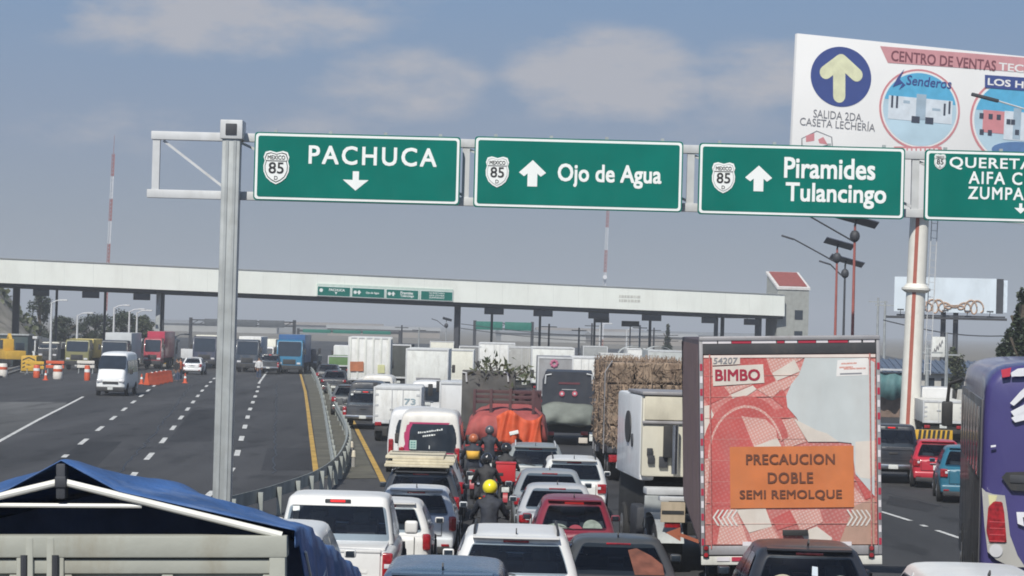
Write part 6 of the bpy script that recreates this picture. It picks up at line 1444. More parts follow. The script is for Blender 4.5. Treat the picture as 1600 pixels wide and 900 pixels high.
m = MB(); q = tq(1034, 845); m.bar((xl - .0, 1.0, q[1] - .1), (xl - .32, 1.0, q[1] + .02), .05); m.prism([(xl - .28, q[1] - .09), (xl - .50, q[1] + .04), (xl - .28, q[1] + .12)], .98, 1.03); m.build('marker_flag', mat('flag_orange', (.34, .10, .05), .7), tr)

# ------------------------------------------------------------------ bobtail tractor left of the bread lorry
d = 53.0; S = F / d; x0 = onp(bpy.data.objects['ground'], 1002, 700, d).x
TC = mat('tractor_cream', (.64, .61, .51), .55, var=.05, dirt=.3, dirtcol=(.4, .35, .27)); TB = mat('tractor_white', (.80, .81, .82), .45, var=.04, dirt=.2, coat=.2)
ta = thing('tractor_unit', 'white tractor unit seen from behind, without a trailer, left of the bread lorry', 'lorry', (x0 + 1.2, d, 0), R(4.6))
def aq(px, py, y=0): q = onp(ta, px, py, y); return (q.x, q.z)
w = 1.2; zt = aq(1030, 616)[1]; zm = aq(1030, 660)[1]; zl = aq(1030, 745)[1]
m = MB(); m.b2(-w, w, 0, 2.3, zl, zt - .02, .06); m.build('sleeper_cab', TC, ta)
m = MB(); m.b2(-w - .02, w + .02, -.06, 2.3, zt - .02, zt + .05, .02); m.b2(-w, w, -.05, .0, zm - .03, zm + .03, .015); m.build('roof_edge', FR, ta)
m = MB(); m.b2(-w + .04, w - .04, -.045, .001, zm + .05, zt - .05, .02); m.build('air_fairing', mat('fairing_cream', (.60, .56, .45), .55, dirt=.3), ta)
m = MB(); m.b2(-w - .025, -w + .3, .15, 4.0, zl - .1, zt - .03, .08); m.build('side_fairing', TB, ta)
# side details on the visible left flank
m = MB(); zc = aq(985, 672)[1]; m.loft([[(-w - .055, 2.0 + .45 * math.cos(t), zc + .34 * math.sin(t)) for t in [k * math.pi / 10 for k in range(20)]], [(-w - .02, 2.0 + .45 * math.cos(t), zc + .34 * math.sin(t)) for t in [k * math.pi / 10 for k in range(20)]]]); m.build('side_window', BLACKP, ta)
m = MB(); zc = aq(988, 692)[1]; m.cyl((-w - .05, 1.3, zc), (-w - .02, 1.3, zc), .14, seg=16); m.build('fuel_cap', DARKST, ta)
a, b = aq(1036, 664), aq(1048, 715); m = MB(); m.b2(a[0], b[0], -.16, -.05, b[1], a[1], .03); m.build('intake_duct', BLACKP, ta)
a, b = aq(1050, 664), aq(1055, 740); m = MB(); m.cyl(((a[0] + b[0]) / 2, -.2, b[1]), ((a[0] + b[0]) / 2, -.2, a[1]), .07); m.build('exhaust_stack', CHROME, ta)
for k, (px, py, r) in enumerate(((1015, 706, .06), (1017, 718, .07), (1036, 722, .09))): q = aq(px, py); m = MB(); m.b2(q[0] - r, q[0] + r, -.07, -.001, q[1] - r * 1.3, q[1] + r * 1.3, .015); m.build('fitting', DARKST, ta)
m = MB(); m.b2(-w * .55, w * .55, -2.4, .2, .75, 1.0, .02); m.build('chassis', UNDER, ta)
m = MB(); m.b2(-w + .04, w - .04, -.62, -.07, 1.42, 1.56, .03); m.build('deck_plate', GALVP, ta); m = MB(); m.b2(-w + .04, w - .04, -2.58, -2.35, 1.43, 1.52, .02); m.build('deck_plate', GALVP, ta)
for s in (-1, 1): m = MB(); m.b2(s * .95 - .25, s * .95 + .25, -.66, -.60, .75, 1.41, .02); m.build('step_panel', GALV, ta)
m = MB(); m.cyl((0, -1.6, 1.01), (0, -1.6, 1.10), .5, seg=24); m.build('fifth_wheel', DARKST, ta)
for s in (-1, 1):
    for y in (-1.95, -.75): wheel(ta, s * .92, y, .50, .52, simple=True)
    wheel(ta, s * 1.0, 3.4, .5, .3, simple=True)
    m = MB(); m.loft([[(s * (.66 + .52 * k), -1.35 + 1.28 * math.cos(R(t)), .5 + .62 * math.sin(R(t))) for k in (0, 1)] for t in range(10, 171, 16)], cap=False, closed=False); m.build('mudguard', GALV, ta)
    m = MB(); m.b2(s * .66, s * 1.14, -2.62, -2.60, 1.02, 1.42); mf = m.build('mudflap', mat('flap_tan', (.46, .38, .28), .7, dirt=.4), ta)
    m = MB(); m.b2(s * .68, s * 1.12, -2.63, -2.621, 1.18, 1.25); m.build('mudflap_band', BLACKP, mf)
    m = MB(); m.box((s * .9, -2.55, .98), (.32, .08, .14), .02); m.build('tail_light', REDL, ta)
m = MB(); m.prismx([(2.3, zl), (2.3, zt - .05), (3.0, zt - .4), (3.5, 2.2), (3.7, 1.95), (4.6, 1.8), (4.7, zl - .1)], -w * .96, w * .96); m.build('bonnet', TB, ta); m = MB(); m.b2(-w * .9, w * .9, .3, 4.6, .6, zl - .12, .04); m.build('lower_frame', UNDER, ta)
m = MB(); m.b2(-w - .1, -w + .35, -.2, .9, .5, 1.15, .08); m.build('fuel_tank', DARKST, ta)

# ------------------------------------------------------------------ straw lorry
d = 80.0; c = W(1022, 650, d)
hy = thing('straw_truck', 'lorry stacked high with brown straw bales behind the white tractor unit', 'lorry', (c.x, d, 0), R(1.6))
def hq(px, py, y=0): q = onp(hy, px, py, y); return (q.x, q.z)
STRAW = mat('straw', (.29, .215, .155), .95, var=.5, scale=2.2, bump=1.0, bscale=9, dirt=.9, dirtcol=(.10, .06, .045))
x0_, zt = hq(952, 566); x1_ = x0_ + 2.5
m = MB(); m.b2(x0_, x1_, 0, 7, .9, 1.1, .02); m.build('flat_bed', DARKST, hy)
rs = random.Random(2)
for j in range(7):
    for i in range(3):
        for k in range(4):
            if 0 < i < 2 and 0 < j < 6 and k < 3: continue
            hgt = (zt - 1.1) / 4; bw = 2.5 / 3
            m = MB(); m.box((x0_ + bw * (i + .5) + rs.uniform(-.04, .04), .5 + j * 1.0 + rs.uniform(-.05, .05), 1.1 + hgt * (k + .5) + rs.uniform(0, .02)), (bw - .02 + rs.uniform(-.03, .05), .98, hgt - .015), .07, Euler((rs.uniform(-.03, .03), rs.uniform(-.03, .03), rs.uniform(-.04, .04))), 3)
            bl = m.build('straw_bale', STRAW, hy)
m = MB(); bm = m.bm
for i in range(2200):
    f = rs.random()
    if f < .45: p = Vector((x0_ + rs.uniform(0, 2.5), rs.uniform(-.06, .02), rs.uniform(1.1, zt)))
    elif f < .75: p = Vector((x0_ + rs.uniform(-.07, .02), rs.uniform(0, 7), rs.uniform(1.1, zt)))
    else: p = Vector((x0_ + rs.uniform(0, 2.5), rs.uniform(0, 7), zt + rs.uniform(0, .05)))
    e = Euler((rs.uniform(0, 6), rs.uniform(0, 6), rs.uniform(0, 6))).to_matrix(); l = rs.uniform(.06, .2)
    bm.faces.new([bm.verts.new(p + e @ Vector(k)) for k in ((-l, -.012, 0), (l, -.012, 0), (l, .012, 0), (-l, .012, 0))])
lo = m.build('loose_straw', mat('straw_pale', (.26, .19, .14), .9, var=.5, scale=1.5), hy, ang=0, recalc=False); lo['kind'] = 'stuff'
m = MB()
for y in (1, 3.5, 6): m.tube([(x0_ - .08, y, 1.0), (x0_ - .07, y, zt + .02), (x1_ + .07, y, zt + .02), (x1_ + .08, y, 1.0)], .018, 5)
m.build('rope', BLACKP, hy)
m = MB(); m.tube([(x0_ - .12, -.05, .9), (x0_ - .12, -.05, zt - .3), (x0_ + .1, -.06, zt + .06)], .022, 6); m.build('stake', FR, hy)
m = MB(); m.prismx([(7.2, .6), (7.2, 2.8), (8.6, 2.8), (9.1, 1.7), (9.2, .6)], x0_ + .1, x1_ - .1); m.build('cab', TB, hy)
m = MB(); m.b2(x0_ + .2, x1_ - .2, .1, 8, .55, .88); m.build('chassis', UNDER, hy)
for y in (1.2, 2.4, 8.2):
    for xx in (x0_ + .3, x1_ - .3): wheel(hy, xx, y, .48, .4, simple=True)
m = MB(); m.b2(x0_ + .05, x0_ + .35, -.06, .0, .62, .85, .02); m.build('tail_light', REDL, hy)

# ------------------------------------------------------------------ red lorry with tarpaulins
d = 84.0; S = F / d; c = W(790, 690, d)
rt = thing('flatbed_truck', 'old red lorry with an orange sheet hung over a pinkish red tarpaulin load', 'lorry', (c.x, d, 0), R(-1))
def rq(px, py, y=0): q = onp(rt, px, py, y); return (q.x, q.z)
RD = paint('lorry_red', (.36, .02, .025), .3, .5); MRN = mat('maroon_steel', (.075, .03, .035), .6, dirt=.4); SALM = mat('salmon_tarp', (.35, .075, .068), .75, var=.2, scale=3, bump=.5, bscale=6); ORF = mat('orange_sheet', (.56, .085, .028), .7, var=.15, scale=4, bump=.4, bscale=6)
wx = 1.32
m = MB(); m.b2(-wx, wx, .1, 6.2, .95, 1.15, .02); m.build('flat_bed', RD, rt)
# load under the tarpaulin
ztp = rq(790, 634)[1]; rings = []
for j in range(13):
    y = -.15 + j * .5; f = min(1, j / 2.5); row = []
    for k in range(25):
        u = -1 + k / 12; prof = (1 - abs(u) ** 3.2) ** .5 if abs(u) < 1 else 0
        z = lerp(1.05, ztp - .10, prof ** .8 * (.72 + .28 * f)) + .07 * mn.noise(Vector((u * 3, y * 1.3, 1))) + .05 * math.sin(u * 9 + y * 2)
        row.append(Vector((u * (wx + .05), y + .10 * mn.noise(Vector((u * 4, z * 3, 2))), z)))
    rings.append(row)
fr = [Vector((p.x, -.2 + .05 * math.sin(p.x * 12), 1.0)) for p in rings[0]]
m = MB(); m.loft([fr] + rings, cap=False, closed=False); t_ = m.build('tarpaulin', SALM, rt, ang=180); t_.modifiers.new('thickness', 'SOLIDIFY').thickness = .012
# pale folds on the ridge and the orange sheet with its white tag
a, b = rq(776, 648, -.35), rq(846, 700, -.35)
m = MB(); rows = []
for j in range(9):
    v = j / 8; row = []
    for k in range(29):
        u = k / 28; x = lerp(a[0], b[0], u); fold = .07 * math.sin(u * 26 + v * 2) + .05 * math.sin(u * 11)
        top = a[1] + .16 * math.sin(u * math.pi * 2.2 - .3); bot = b[1] + .10 * math.sin(u * 7) + (.30 if .42 < u < .60 else 0)
        row.append(Vector((x + .04 * math.sin(v * 4 + u * 9), -.33 + fold - .06 * v, lerp(top, bot, v))))
    rows.append(row)
m.loft(rows, cap=False, closed=False); o_ = m.build('orange_sheet', ORF, rt, ang=180); o_.modifiers.new('thickness', 'SOLIDIFY').thickness = .012
q = rq(803, 676, -.5); m = MB(); m.box((q[0], -.48, q[1]), (.30, .02, .12), .02, Euler((0, -.25, 0))); m.build('white_tag', SWHITE, rt)
# rails and the dark headboard
for z_, px0 in ((612, 742), (620, 744), (628, 742)):
    z = rq(790, z_, .8)[1]; x0_ = rq(px0, z_, .8)[0]; x1_ = rq(836, z_, .8)[0]; m = MB(); m.b2(x0_, x1_, .72, .8, z - .06, z + .05, .01); m.build('rail', MRN, rt)
for px in (742, 768, 798, 834):
    a, b = rq(px, 610, .8), rq(px, 640, .8); m = MB(); m.b2(a[0] - .05, a[0] + .05, .66, .719, 1.15, a[1] + .05, .01); m.build('rail_post', MRN, rt)
a, b = rq(722, 578, 6), rq(796, 607, 6); m = MB(); m.b2(a[0], b[0] + .2, 6.2, 6.5, 1.1, a[1], .04); hb = m.build('headboard', mat('headboard_grey', (.075, .075, .072), .7, var=.3, dirt=.4), rt)
for px in (727, 792): q = rq(px, 590, 6); m = MB(); m.tube([(q[0] - .12, 6.17, q[1] + .18), (q[0] + .02, 6.17, q[1] + .16), (q[0] + .05, 6.17, q[1] - .15)], .035, 6); m.build('corner_hook', GALVP, hb)
z = rq(806, 700, 0)[1]; a, b = rq(776, 698, 0), rq(848, 698, 0); m = MB(); m.b2(-wx, wx, -.12, .12, z - .12, z + .10, .03); bm_ = m.build('rear_beam', RD, rt)
for px in (783, 838): q = rq(px, 699); m = MB(); m.box((q[0], -.14, q[1]), (.2, .04, .12), .02); m.build('tail_light', REDL, bm_)
m = MB(); m.b2(-wx * .8, wx * .8, .0, 7, .5, .9); m.build('chassis', UNDER, rt)
m = MB(); m.prismx([(6.7, .6), (6.7, 2.5), (8.0, 2.5), (8.5, 1.6), (8.6, .6)], -1.1, 1.1); m.build('cab', MRN, rt)
for y in (1.2, 2.4, 7.6):
    for s in (-1, 1): wheel(rt, s * 1.02, y, .48, .45, simple=True)
for s in (-1, 1): m = MB(); m.b2(s * .75, s * 1.25, .4, .43, .2, .9); m.build('mudflap', UNDER, rt)
# a leafy bundle and grey scrap on top of the headboard
rs = random.Random(31); q = rq(790, 575, 6.3); lb = thing('branch_bundle', 'bundle of green branches sticking up over the red lorry', 'branches', (rt.location.x + q[0], d + 6.3, q[1] - .35), 0)
m = MB(); bm = m.bm
tips = []
for k in range(9):
    a = rs.uniform(-1, 1); p = Vector((a * .8, rs.uniform(-.3, .3), rs.uniform(.25, .7))); m.tube([(a * .3, 0, 0), (a * .6, 0, p.z * .5), p], .02, 5); tips.append(p)
m.build('stems', BARK, lb); m = MB(); bm = m.bm
for i in range(130):
    p = rs.choice(tips) + Vector((rs.gauss(0, .16), rs.gauss(0, .16), rs.gauss(-.1, .2))); s = rs.uniform(.08, .16); e = Euler((rs.uniform(0, 6), rs.uniform(0, 6), 0)).to_matrix(); bm.faces.new([bm.verts.new(p + e @ Vector(k)) for k in ((-s, -s / 3, 0), (s, 0, .02), (-s / 2, s / 2, 0))])
m.build('leaves', LEAF2, lb, ang=0, recalc=False)

# ------------------------------------------------------------------ dark tipper lorry
d = 104.0; c = W(888, 650, d)
bt_ = thing('tipper_truck', 'dark navy tipper lorry with two red lamps and a sagging grey green tarpaulin', 'lorry', (c.x, d, 0), R(-1.5))
def kq(px, py, y=0): q = onp(bt_, px, py, y); return (q.x, q.z)
NVY = mat('navy_black', (.030, .034, .046), .5, var=.15, dirt=.25, dirtcol=(.09, .09, .09)); GT = mat('grey_green_tarp', (.16, .175, .155), .8, var=.2, scale=2, bump=.5, bscale=5)
x0_, zt = kq(848, 580); x1_, _ = kq(930, 580); zb_ = kq(888, 630)[1]
m = MB(); m.prism([(x0_ + .12, zt), (x1_ - .12, zt), (x1_, zt - .35), (x1_, zb_), (x1_ - .25, 1.0), (x0_ + .25, 1.0), (x0_, zb_), (x0_, zt - .35)], 0, 5.5); bd_ = m.build('tipper_body', NVY, bt_)
for px, s in ((854, 1), (924, -1)): q = kq(px, 590); m = MB(); m.tube([(q[0] - .05 * s, -.03, q[1] - .25), (q[0] - .03 * s, -.03, q[1] + .1), (q[0] + .2 * s, -.03, q[1] + .14)], .035, 6); m.build('corner_mark', GALVP, bd_)
for px in (878, 898): q = kq(px, 615); m = MB(); m.cyl((q[0], -.05, q[1]), (q[0], 0, q[1]), .11, seg=16); l = m.build('red_lamp', mat('lamp_pinkish', (.5, .10, .14), .4), bd_); m = MB(); m.cyl((q[0], -.07, q[1]), (q[0], -.05, q[1]), .05, seg=12); m.build('lens', CLEARL, l)
a, b = kq(873, 597), kq(906, 601); m = MB(); m.b2(a[0], b[0], -.02, .0, b[1], a[1]); m.build('maroon_band', mat('maroon_faded', (.12, .03, .04), .6), bd_)
a, b = kq(878, 608), kq(900, 609.5); m = MB(); m.b2(a[0], b[0], -.02, .0, b[1], a[1]); m.build('grey_line', GALVP, bd_)
m = MB(); rows = []
xa, xb = kq(846, 640)[0], kq(928, 640)[0]
for j in range(10):
    v = j / 9; row = []
    for k in range(21):
        u = k / 20; z = lerp(kq(888, 628)[1], kq(888, 664)[1], v) - .18 * (2 * u - 1) ** 2 * (1 - v) + .05 * math.sin(u * 8 + v * 5); row.append(Vector((lerp(xa, xb, u) * (1 - .12 * v), -.08 - .55 * math.sin(v * 2.2) + .07 * math.sin(u * 10 + v * 6), z)))
    rows.append(row)
m.loft(rows, cap=False, closed=False); o_ = m.build('tarpaulin', GT, bt_, ang=180); o_.modifiers.new('thickness', 'SOLIDIFY').thickness = .015
m = MB(); m.b2(x0_ + .3, x1_ - .3, .0, 7, .5, .98); m.build('chassis', UNDER, bt_)
q = kq(911, 688); m = MB(); m.box((q[0], -.1, q[1]), (.36, .02, .22), .01); m.build('licence_plate', mat('plate_beige', (.58, .52, .45), .5), bt_)
q = kq(913, 677); m = MB(); m.box((q[0], -.1, q[1]), (.3, .05, .16), .02); m.build('tail_light', REDL, bt_); q = kq(860, 677); m = MB(); m.box((q[0], -.1, q[1]), (.3, .05, .16), .02); m.build('tail_light', REDL, bt_)
q = kq(923, 700); m = MB(); m.b2(q[0] - .07, q[0] + .07, -.2, -.15, .2, kq(923, 675)[1], .01); m.build('white_post', WHITEP, bt_)
for y in (1.0, 2.3, 6.8):
    for s in (-1, 1): wheel(bt_, s * .85, y, .48, .45, simple=True)
m = MB(); m.prismx([(5.8, .6), (5.8, 2.6), (7.1, 2.6), (7.6, 1.6), (7.7, .6)], -1.05, 1.05); m.build('cab', TB, bt_)

# ------------------------------------------------------------------ purple coach
d = 39.0; xr0 = W(1536, 700, d).x; yw = R(8.5)
co = thing('coach', 'purple coach with white diagonal lettering and a tall red tail lamp', 'coach', (xr0 + 1.29, d, gz(d)), -yw)
def cq(px, py, y=-.02): q = onp(co, px, py, y); return (q.x, q.z)
PUR = mat('coach_purple', (.058, .050, .175), .32, var=.06, scale=1, coat=.5, dirt=.1); CSIDE = mat('coach_side_grey', (.10, .10, .11), .45, var=.25, scale=.8, dirt=.4, coat=.2)
LC = 12.0; zt = cq(1545, 562)[1]; w = 1.29
rings = []
for y, k, dz in ((.0, .94, -.24), (.06, .975, -.12), (.25, 1, -.03), (1.2, 1, 0), (LC - 1, 1, 0), (LC - .2, .98, -.08), (LC, .9, -.3)):
    ww = w * k; z1 = zt + dz; half = [(0, z1 + .03), (.6 * ww, z1), (.86 * ww, z1 - .07), (.97 * ww, z1 - .24), (ww, z1 - .5), (ww, 1.6), (ww, .5), (.95 * ww, .32), (0, .32)]
    rings.append([(a, y, z) for a, z in half] + [(-a, y, z) for a, z in half[-2:0:-1]])
m = MB(); m.loft(rings); m.build('body', PUR, co, ang=50, sub=1)
m = MB(); m.b2(-w - .006, -w + .03, .35, LC - .4, .45, zt - .62, .01); m.b2(w - .03, w + .006, .35, LC - .4, .45, zt - .62, .01); sdp = m.build('side_panel', CSIDE, co)
for s in (-1, 1):
    for k in range(7): y = .7 + k * 1.55; m = MB(); m.b2(s * (w + .004), s * (w + .018), y, y + 1.42, zt - 1.85, zt - .75, .004); m.build('side_window', GLASSB, co)
    for y in (2.6, 9.2): m = MB(); m.cyl((s * (w - .3), y, .52), (s * (w + .012), y, .52), .60, seg=24); m.build('wheel_arch', UNDER, co); wheel(co, s * (w - .14), y, .50, .30, simple=True)
    m = MB(); m.tube([(s * w, LC - .3, zt - .5), (s * (w + .25), LC - .1, zt - .6), (s * (w + .28), LC, zt - 1.0)], .04, 6); m.box((s * (w + .28), LC, zt - 1.2), (.22, .14, .5), .05); m.build('mirror', BLACKP, co)
# rear furniture
def cpoly(pts, k, mm, name, par=co): return flat(P2(co, pts, -.03), -.03 - .006 * k, mm, name, par, .02)
sil = mat('lamp_surround_silver', (.52, .50, .46), .35, .3, coat=.4)
ls = cpoly([(1534, 762), (1540, 768), (1552, 772), (1570, 774), (1574, 800), (1578, 836), (1590, 868), (1602, 886), (1580, 886), (1556, 874), (1543, 862), (1538, 820)], 1, sil, 'lamp_surround')
m = MB(); P = P2(co, [(1544, 792), (1553, 783), (1566, 784), (1569, 800), (1573, 848), (1546, 848), (1541, 830)], -.05); m.prism(P, -.085, -.04); bmesh.ops.bevel(m.bm, geom=m.bm.edges[:], offset=.012, segments=2, affect='EDGES'); rl = m.build('tail_light', REDL, ls)
for k in range(4): z = lerp(cq(1556, 815)[1], cq(1556, 845)[1], k / 3); m = MB(); m.b2(cq(1546, 820)[0], cq(1570, 820)[0], -.092, -.084, z - .006, z + .006); m.build('lens_rib', mat('lens_rib_pink', (.55, .08, .09), .3), rl)
q = cq(1556, 860); m = MB(); m.cyl((q[0], -.075, q[1]), (q[0], -.04, q[1]), .10, seg=20); m.build('fog_lamp', CLEARL, ls)
cpoly([(1544, 773), (1558, 774), (1556, 782), (1546, 790)], 2, mat('lamp_cream', (.66, .62, .36), .35), 'indicator', ls)
m = MB(); P = P2(co, [(1565, 746), (1572, 738), (1640, 736), (1640, 770), (1580, 766)], -.05); m.prism(P, -.06, -.03); m.build('grab_recess', BLACKP, co)
m = MB(); a, b = cq(1578, 742), cq(1640, 756); m.b2(a[0], b[0], -.075, -.061, b[1], a[1], .005); m.build('handle', DARKST, co)
TW_ = mat('coach_white_print', (.72, .72, .76), .4)
for i, pts in enumerate(([(1578, 630), (1594, 612), (1640, 572), (1640, 592), (1600, 620), (1584, 634)], [(1579, 643), (1600, 632), (1640, 606), (1640, 622), (1606, 646), (1584, 650)], [(1580, 653), (1592, 646), (1640, 628), (1640, 640), (1602, 656), (1586, 660)])): cpoly(pts, 1, TW_, 'letter_stroke')
text('E', TW_, co, cq(1640, 620)[0] + .25, -.052, cq(1600, 620)[1], .5, .8, bold=.03, skew=.6)
cpoly([(1564, 578), (1580, 574), (1578, 588), (1566, 590)], 1, mat('coach_red_print', (.5, .04, .07), .4), 'red_mark'); cpoly([(1580, 582), (1590, 576), (1640, 570), (1640, 584), (1594, 588), (1580, 588)], 1.2, TW_, 'white_mark')
cpoly([(1548, 696), (1556, 695), (1556, 698), (1548, 699)], 1, TW_, 'small_mark')
cpoly([(1588, 800), (1600, 800), (1640, 802), (1640, 808), (1598, 808), (1600, 822), (1590, 818)], 1, TW_, 'number')
m = MB(); m.b2(-w * .9, w * .9, -.06, .25, .34, .6, .05); m.build('bumper', PUR, co)
m = MB(); m.b2(-.58, .9, -.022, .02, zt - 1.3, zt - .55, .02); m.build('rear_window', GLASSB, co)
# ------------------------------------------------------------------ lorries and vans farther up the queue
LW = mat('lorry_white', (.74, .74, .72), .5, var=.08, dirt=.55, dirtcol=(.4, .38, .33)); CABW = paint('cab_white', (.70, .70, .70), .3); CABG = paint('cab_dark', (.05, .055, .065), .3); OCH = mat('faded_rust_print', (.42, .15, .07), .7, var=.2)
def ztop(px, py, d): return W(px, py, d).z
def onbox(root, pts, mm, name): 
    return flat(P2(root, pts, -.05), -.056, mm, name, root, .02)
l1 = lorry('small white box van with grey numerals on its back door, left of the minibuses', 620, 660, 103, 1.92, ztop(620, 605, 103), 3.2, LW, CABW, base=.75, cab_h=2.2)
ptext(l1, '73', mat('numeral_grey', (.30, .38, .42), .6), 632, 649, 627.5, 9, -.03, bold=.02)
l2 = lorry('white ribbed container lorry with a rust coloured square, farthest left in the queue', 577, 560, 158, 2.6, ztop(577, 527, 158), 10, LW, CABW, base=1.2, ribs=6, ribm=mat('rib_white', (.66, .67, .63), .5, var=.05, dirt=.3), doors=False, yaw=-2.2)
onbox(l2, [(547, 565), (568, 565), (568, 580), (547, 580)], OCH, 'rust_square'); onbox(l2, [(590, 570), (601, 570), (601, 583), (590, 583)], mat('pale_yellow_print', (.55, .55, .30), .6), 'yellow_mark')
l3 = lorry('tall plain white box lorry in the middle distance, right of the ribbed container', 667, 575, 150, 2.5, ztop(667, 545, 150), 8, WHITEP, CABW, base=1.0, doors=False)
for y0, y1 in ((590, 593), (596, 599)): onbox(l3, [(650, y0), (688, y0 + 1), (688, y1 + 1), (650, y1)], PGREY, 'grey_band')
lorry('cream lorry with a rounded yellow edged top, right of the tall plain white lorry', 713, 575, 172, 2.3, ztop(713, 546, 172), 7, CREAM, CABW, base=1.0, doors=False)
lorry('grey sided trailer with an orange panel beside the cream lorry', 742, 575, 205, 2.6, ztop(742, 541, 205), 9, mat('trailer_grey', (.20, .20, .20), .6, var=.15, dirt=.3), CABG, base=1.0, doors=False)
l4 = lorry('pale lorry with faint scrollwork on its back, behind the branch bundle', 776, 560, 190, 2.7, ztop(776, 536, 190), 8, LW, CABW, base=1.0)
lorry('grey lorry box right of the branch bundle', 820, 560, 180, 2.4, ztop(820, 542, 180), 8, mat('box_grey', (.36, .36, .35), .6, var=.1, dirt=.3), CABG, base=1.0)
lorry('white lorry with a ragged white top behind the dark tipper lorry', 864, 560, 172, 2.9, ztop(864, 543, 172), 8, WHITEP, CABW, base=1.0, doors=False)
l5 = lorry('grey trailer with a pink emblem just above the dark tipper lorry', 868, 575, 140, 1.95, ztop(868, 558, 140), 8, mat('box_grey2', (.28, .28, .29), .6, var=.1, dirt=.3), CABG, base=1.0, doors=False)
pk_ = mat('pink_print', (.45, .13, .22), .6); q = onp(l5, 866, 568, -.05); m = MB()
for t in range(8): a = t * math.pi / 4; m.sphere((q.x + .16 * math.cos(a), -.05, q.z + .16 * math.sin(a)), .08, 8, 6, (1, .3, 1))
m.build('emblem', pk_, l5)
lorry('white lorry with a dark side door, right of the trailer with the pink emblem', 914, 570, 150, 2.4, ztop(914, 558, 150), 7, LW, CABW, base=1.0)
lorry('pale lorry top showing behind the straw bales', 965, 560, 200, 2.6, ztop(965, 553, 200), 8, WHITED, CABW, base=1.0)
lorry('dusty pale trailer between the straw bales and the bread lorry', 1040, 560, 190, 2.6, ztop(1040, 548, 190), 9, mat('dusty_pale', (.46, .48, .47), .6, var=.1, dirt=.3), CABW, base=1.0)
lorry('white van body with a dark door window, squeezed left of the red lorry', 705, 620, 108, 1.0, ztop(705, 597, 108), 4, CABW, CABW, base=.6, cab_h=2.1, doors=False)
minibus('white van seen above the small box van with grey numerals', 590, 600, 138, VW, 1.85, ztop(590, 585, 138), 5.0, None)
minibus('white van in front of the tall plain white lorry', 668, 610, 128, paint('van_white2', (.72, .72, .72), .2), 1.8, 1.95, 4.6, None)
minibus('dark people carrier at the left edge of the queue', 572, 650, 124, CABG, 1.8, 1.95, 4.6, None)
lorry('dark lorry cab between the ribbed container and the tall white lorry', 622, 580, 175, 1.7, ztop(622, 538, 175), 6, mat('box_dark', (.06, .065, .06), .7, var=.2), CABG, base=1.0, doors=False)
pickup('dark pickup just behind the small box van with grey numerals, at the median side', 566, 680, 114, CABG, 1.8, 1.72)
lorry('green and white lorry far off, left of the ribbed container', 530, 570, 215, 1.9, ztop(530, 556, 215), 6, mat('lorry_green', (.10, .20, .06), .6, dirt=.3), CABW, base=1.0, doors=False)
lorry('white lorry with a grey roof right of the billboard pole, behind the striped barrier', 1474, 650, 116, 1.85, ztop(1474, 626, 116), 5, mat('lorry_cream', (.68, .67, .62), .6, var=.06, dirt=.35, dirtcol=(.4, .36, .3)), CABW, base=.9, cab_h=2.4, yaw=4)

# ------------------------------------------------------------------ motorcyclists between the lanes
JKD = mat('jacket_navy', (.022, .026, .038), .75, var=.35, scale=6, bump=1.0, bscale=9); JKB = mat('jacket_black', (.020, .020, .023), .7, var=.35, scale=6, bump=1.0, bscale=9); JNS = mat('denim', (.05, .07, .12), .85, var=.2); YHEL = mat('helmet_yellow', (.85, .72, .02), .3, coat=.6); BHEL = mat('helmet_black', (.02, .02, .022), .25, coat=.6); OHEL = mat('helmet_orange', (.42, .12, .05), .35, coat=.4); WHEL = mat('helmet_grey', (.10, .10, .11), .3, coat=.5); VEST = mat('vest_yellow', (.72, .40, .05), .7, var=.1)
def bike(px, d, label, blabel, jk, tr_, hl, tank, vest=None, box=None, scl=1.0, rz=0):
    x = W(px, 790, d).x; loc = (x, d, gz(d))
    b = motorcycle(blabel, loc, tank, rz, box); b.scale = (scl,) * 3
    p = rider(label, loc, jk, tr_, hl, rz, stripe=vest); p.scale = (scl,) * 3; return p
bike(765, 48.6, 'motorcyclist in a dark jacket and bright yellow helmet, seen from behind', 'dark motorcycle under the rider with the yellow helmet', JKD, JNS, YHEL, paint('bike_black', (.03, .03, .035)), scl=1.05)
bike(759, 60.5, 'motorcyclist all in black with a black helmet, beyond the yellow helmet', 'black motorcycle under the rider in the black helmet', JKB, JKB, BHEL, paint('bike_dark', (.04, .035, .04)))
bike(737, 71.0, 'motorcyclist in an orange helmet and amber vest beside the magenta trimmed minibus', 'motorcycle under the rider in the amber vest', JKD, JKB, OHEL, paint('bike_red', (.3, .02, .03)), vest=VEST)
bike(762, 77.0, 'farthest motorcyclist, in dark clothes and a grey helmet, close to the red lorry', 'farthest motorcycle of the group, close to the red lorry', JKD, JNS, WHEL, paint('bike_blue', (.03, .04, .1)))
bike(789, 66.0, 'motorcyclist in black hidden behind a big red delivery box', 'motorcycle carrying a big red delivery box on its rack', JKB, JNS, BHEL, paint('bike_red2', (.34, .02, .03)), box=paint('box_red', (.50, .025, .03), .2))

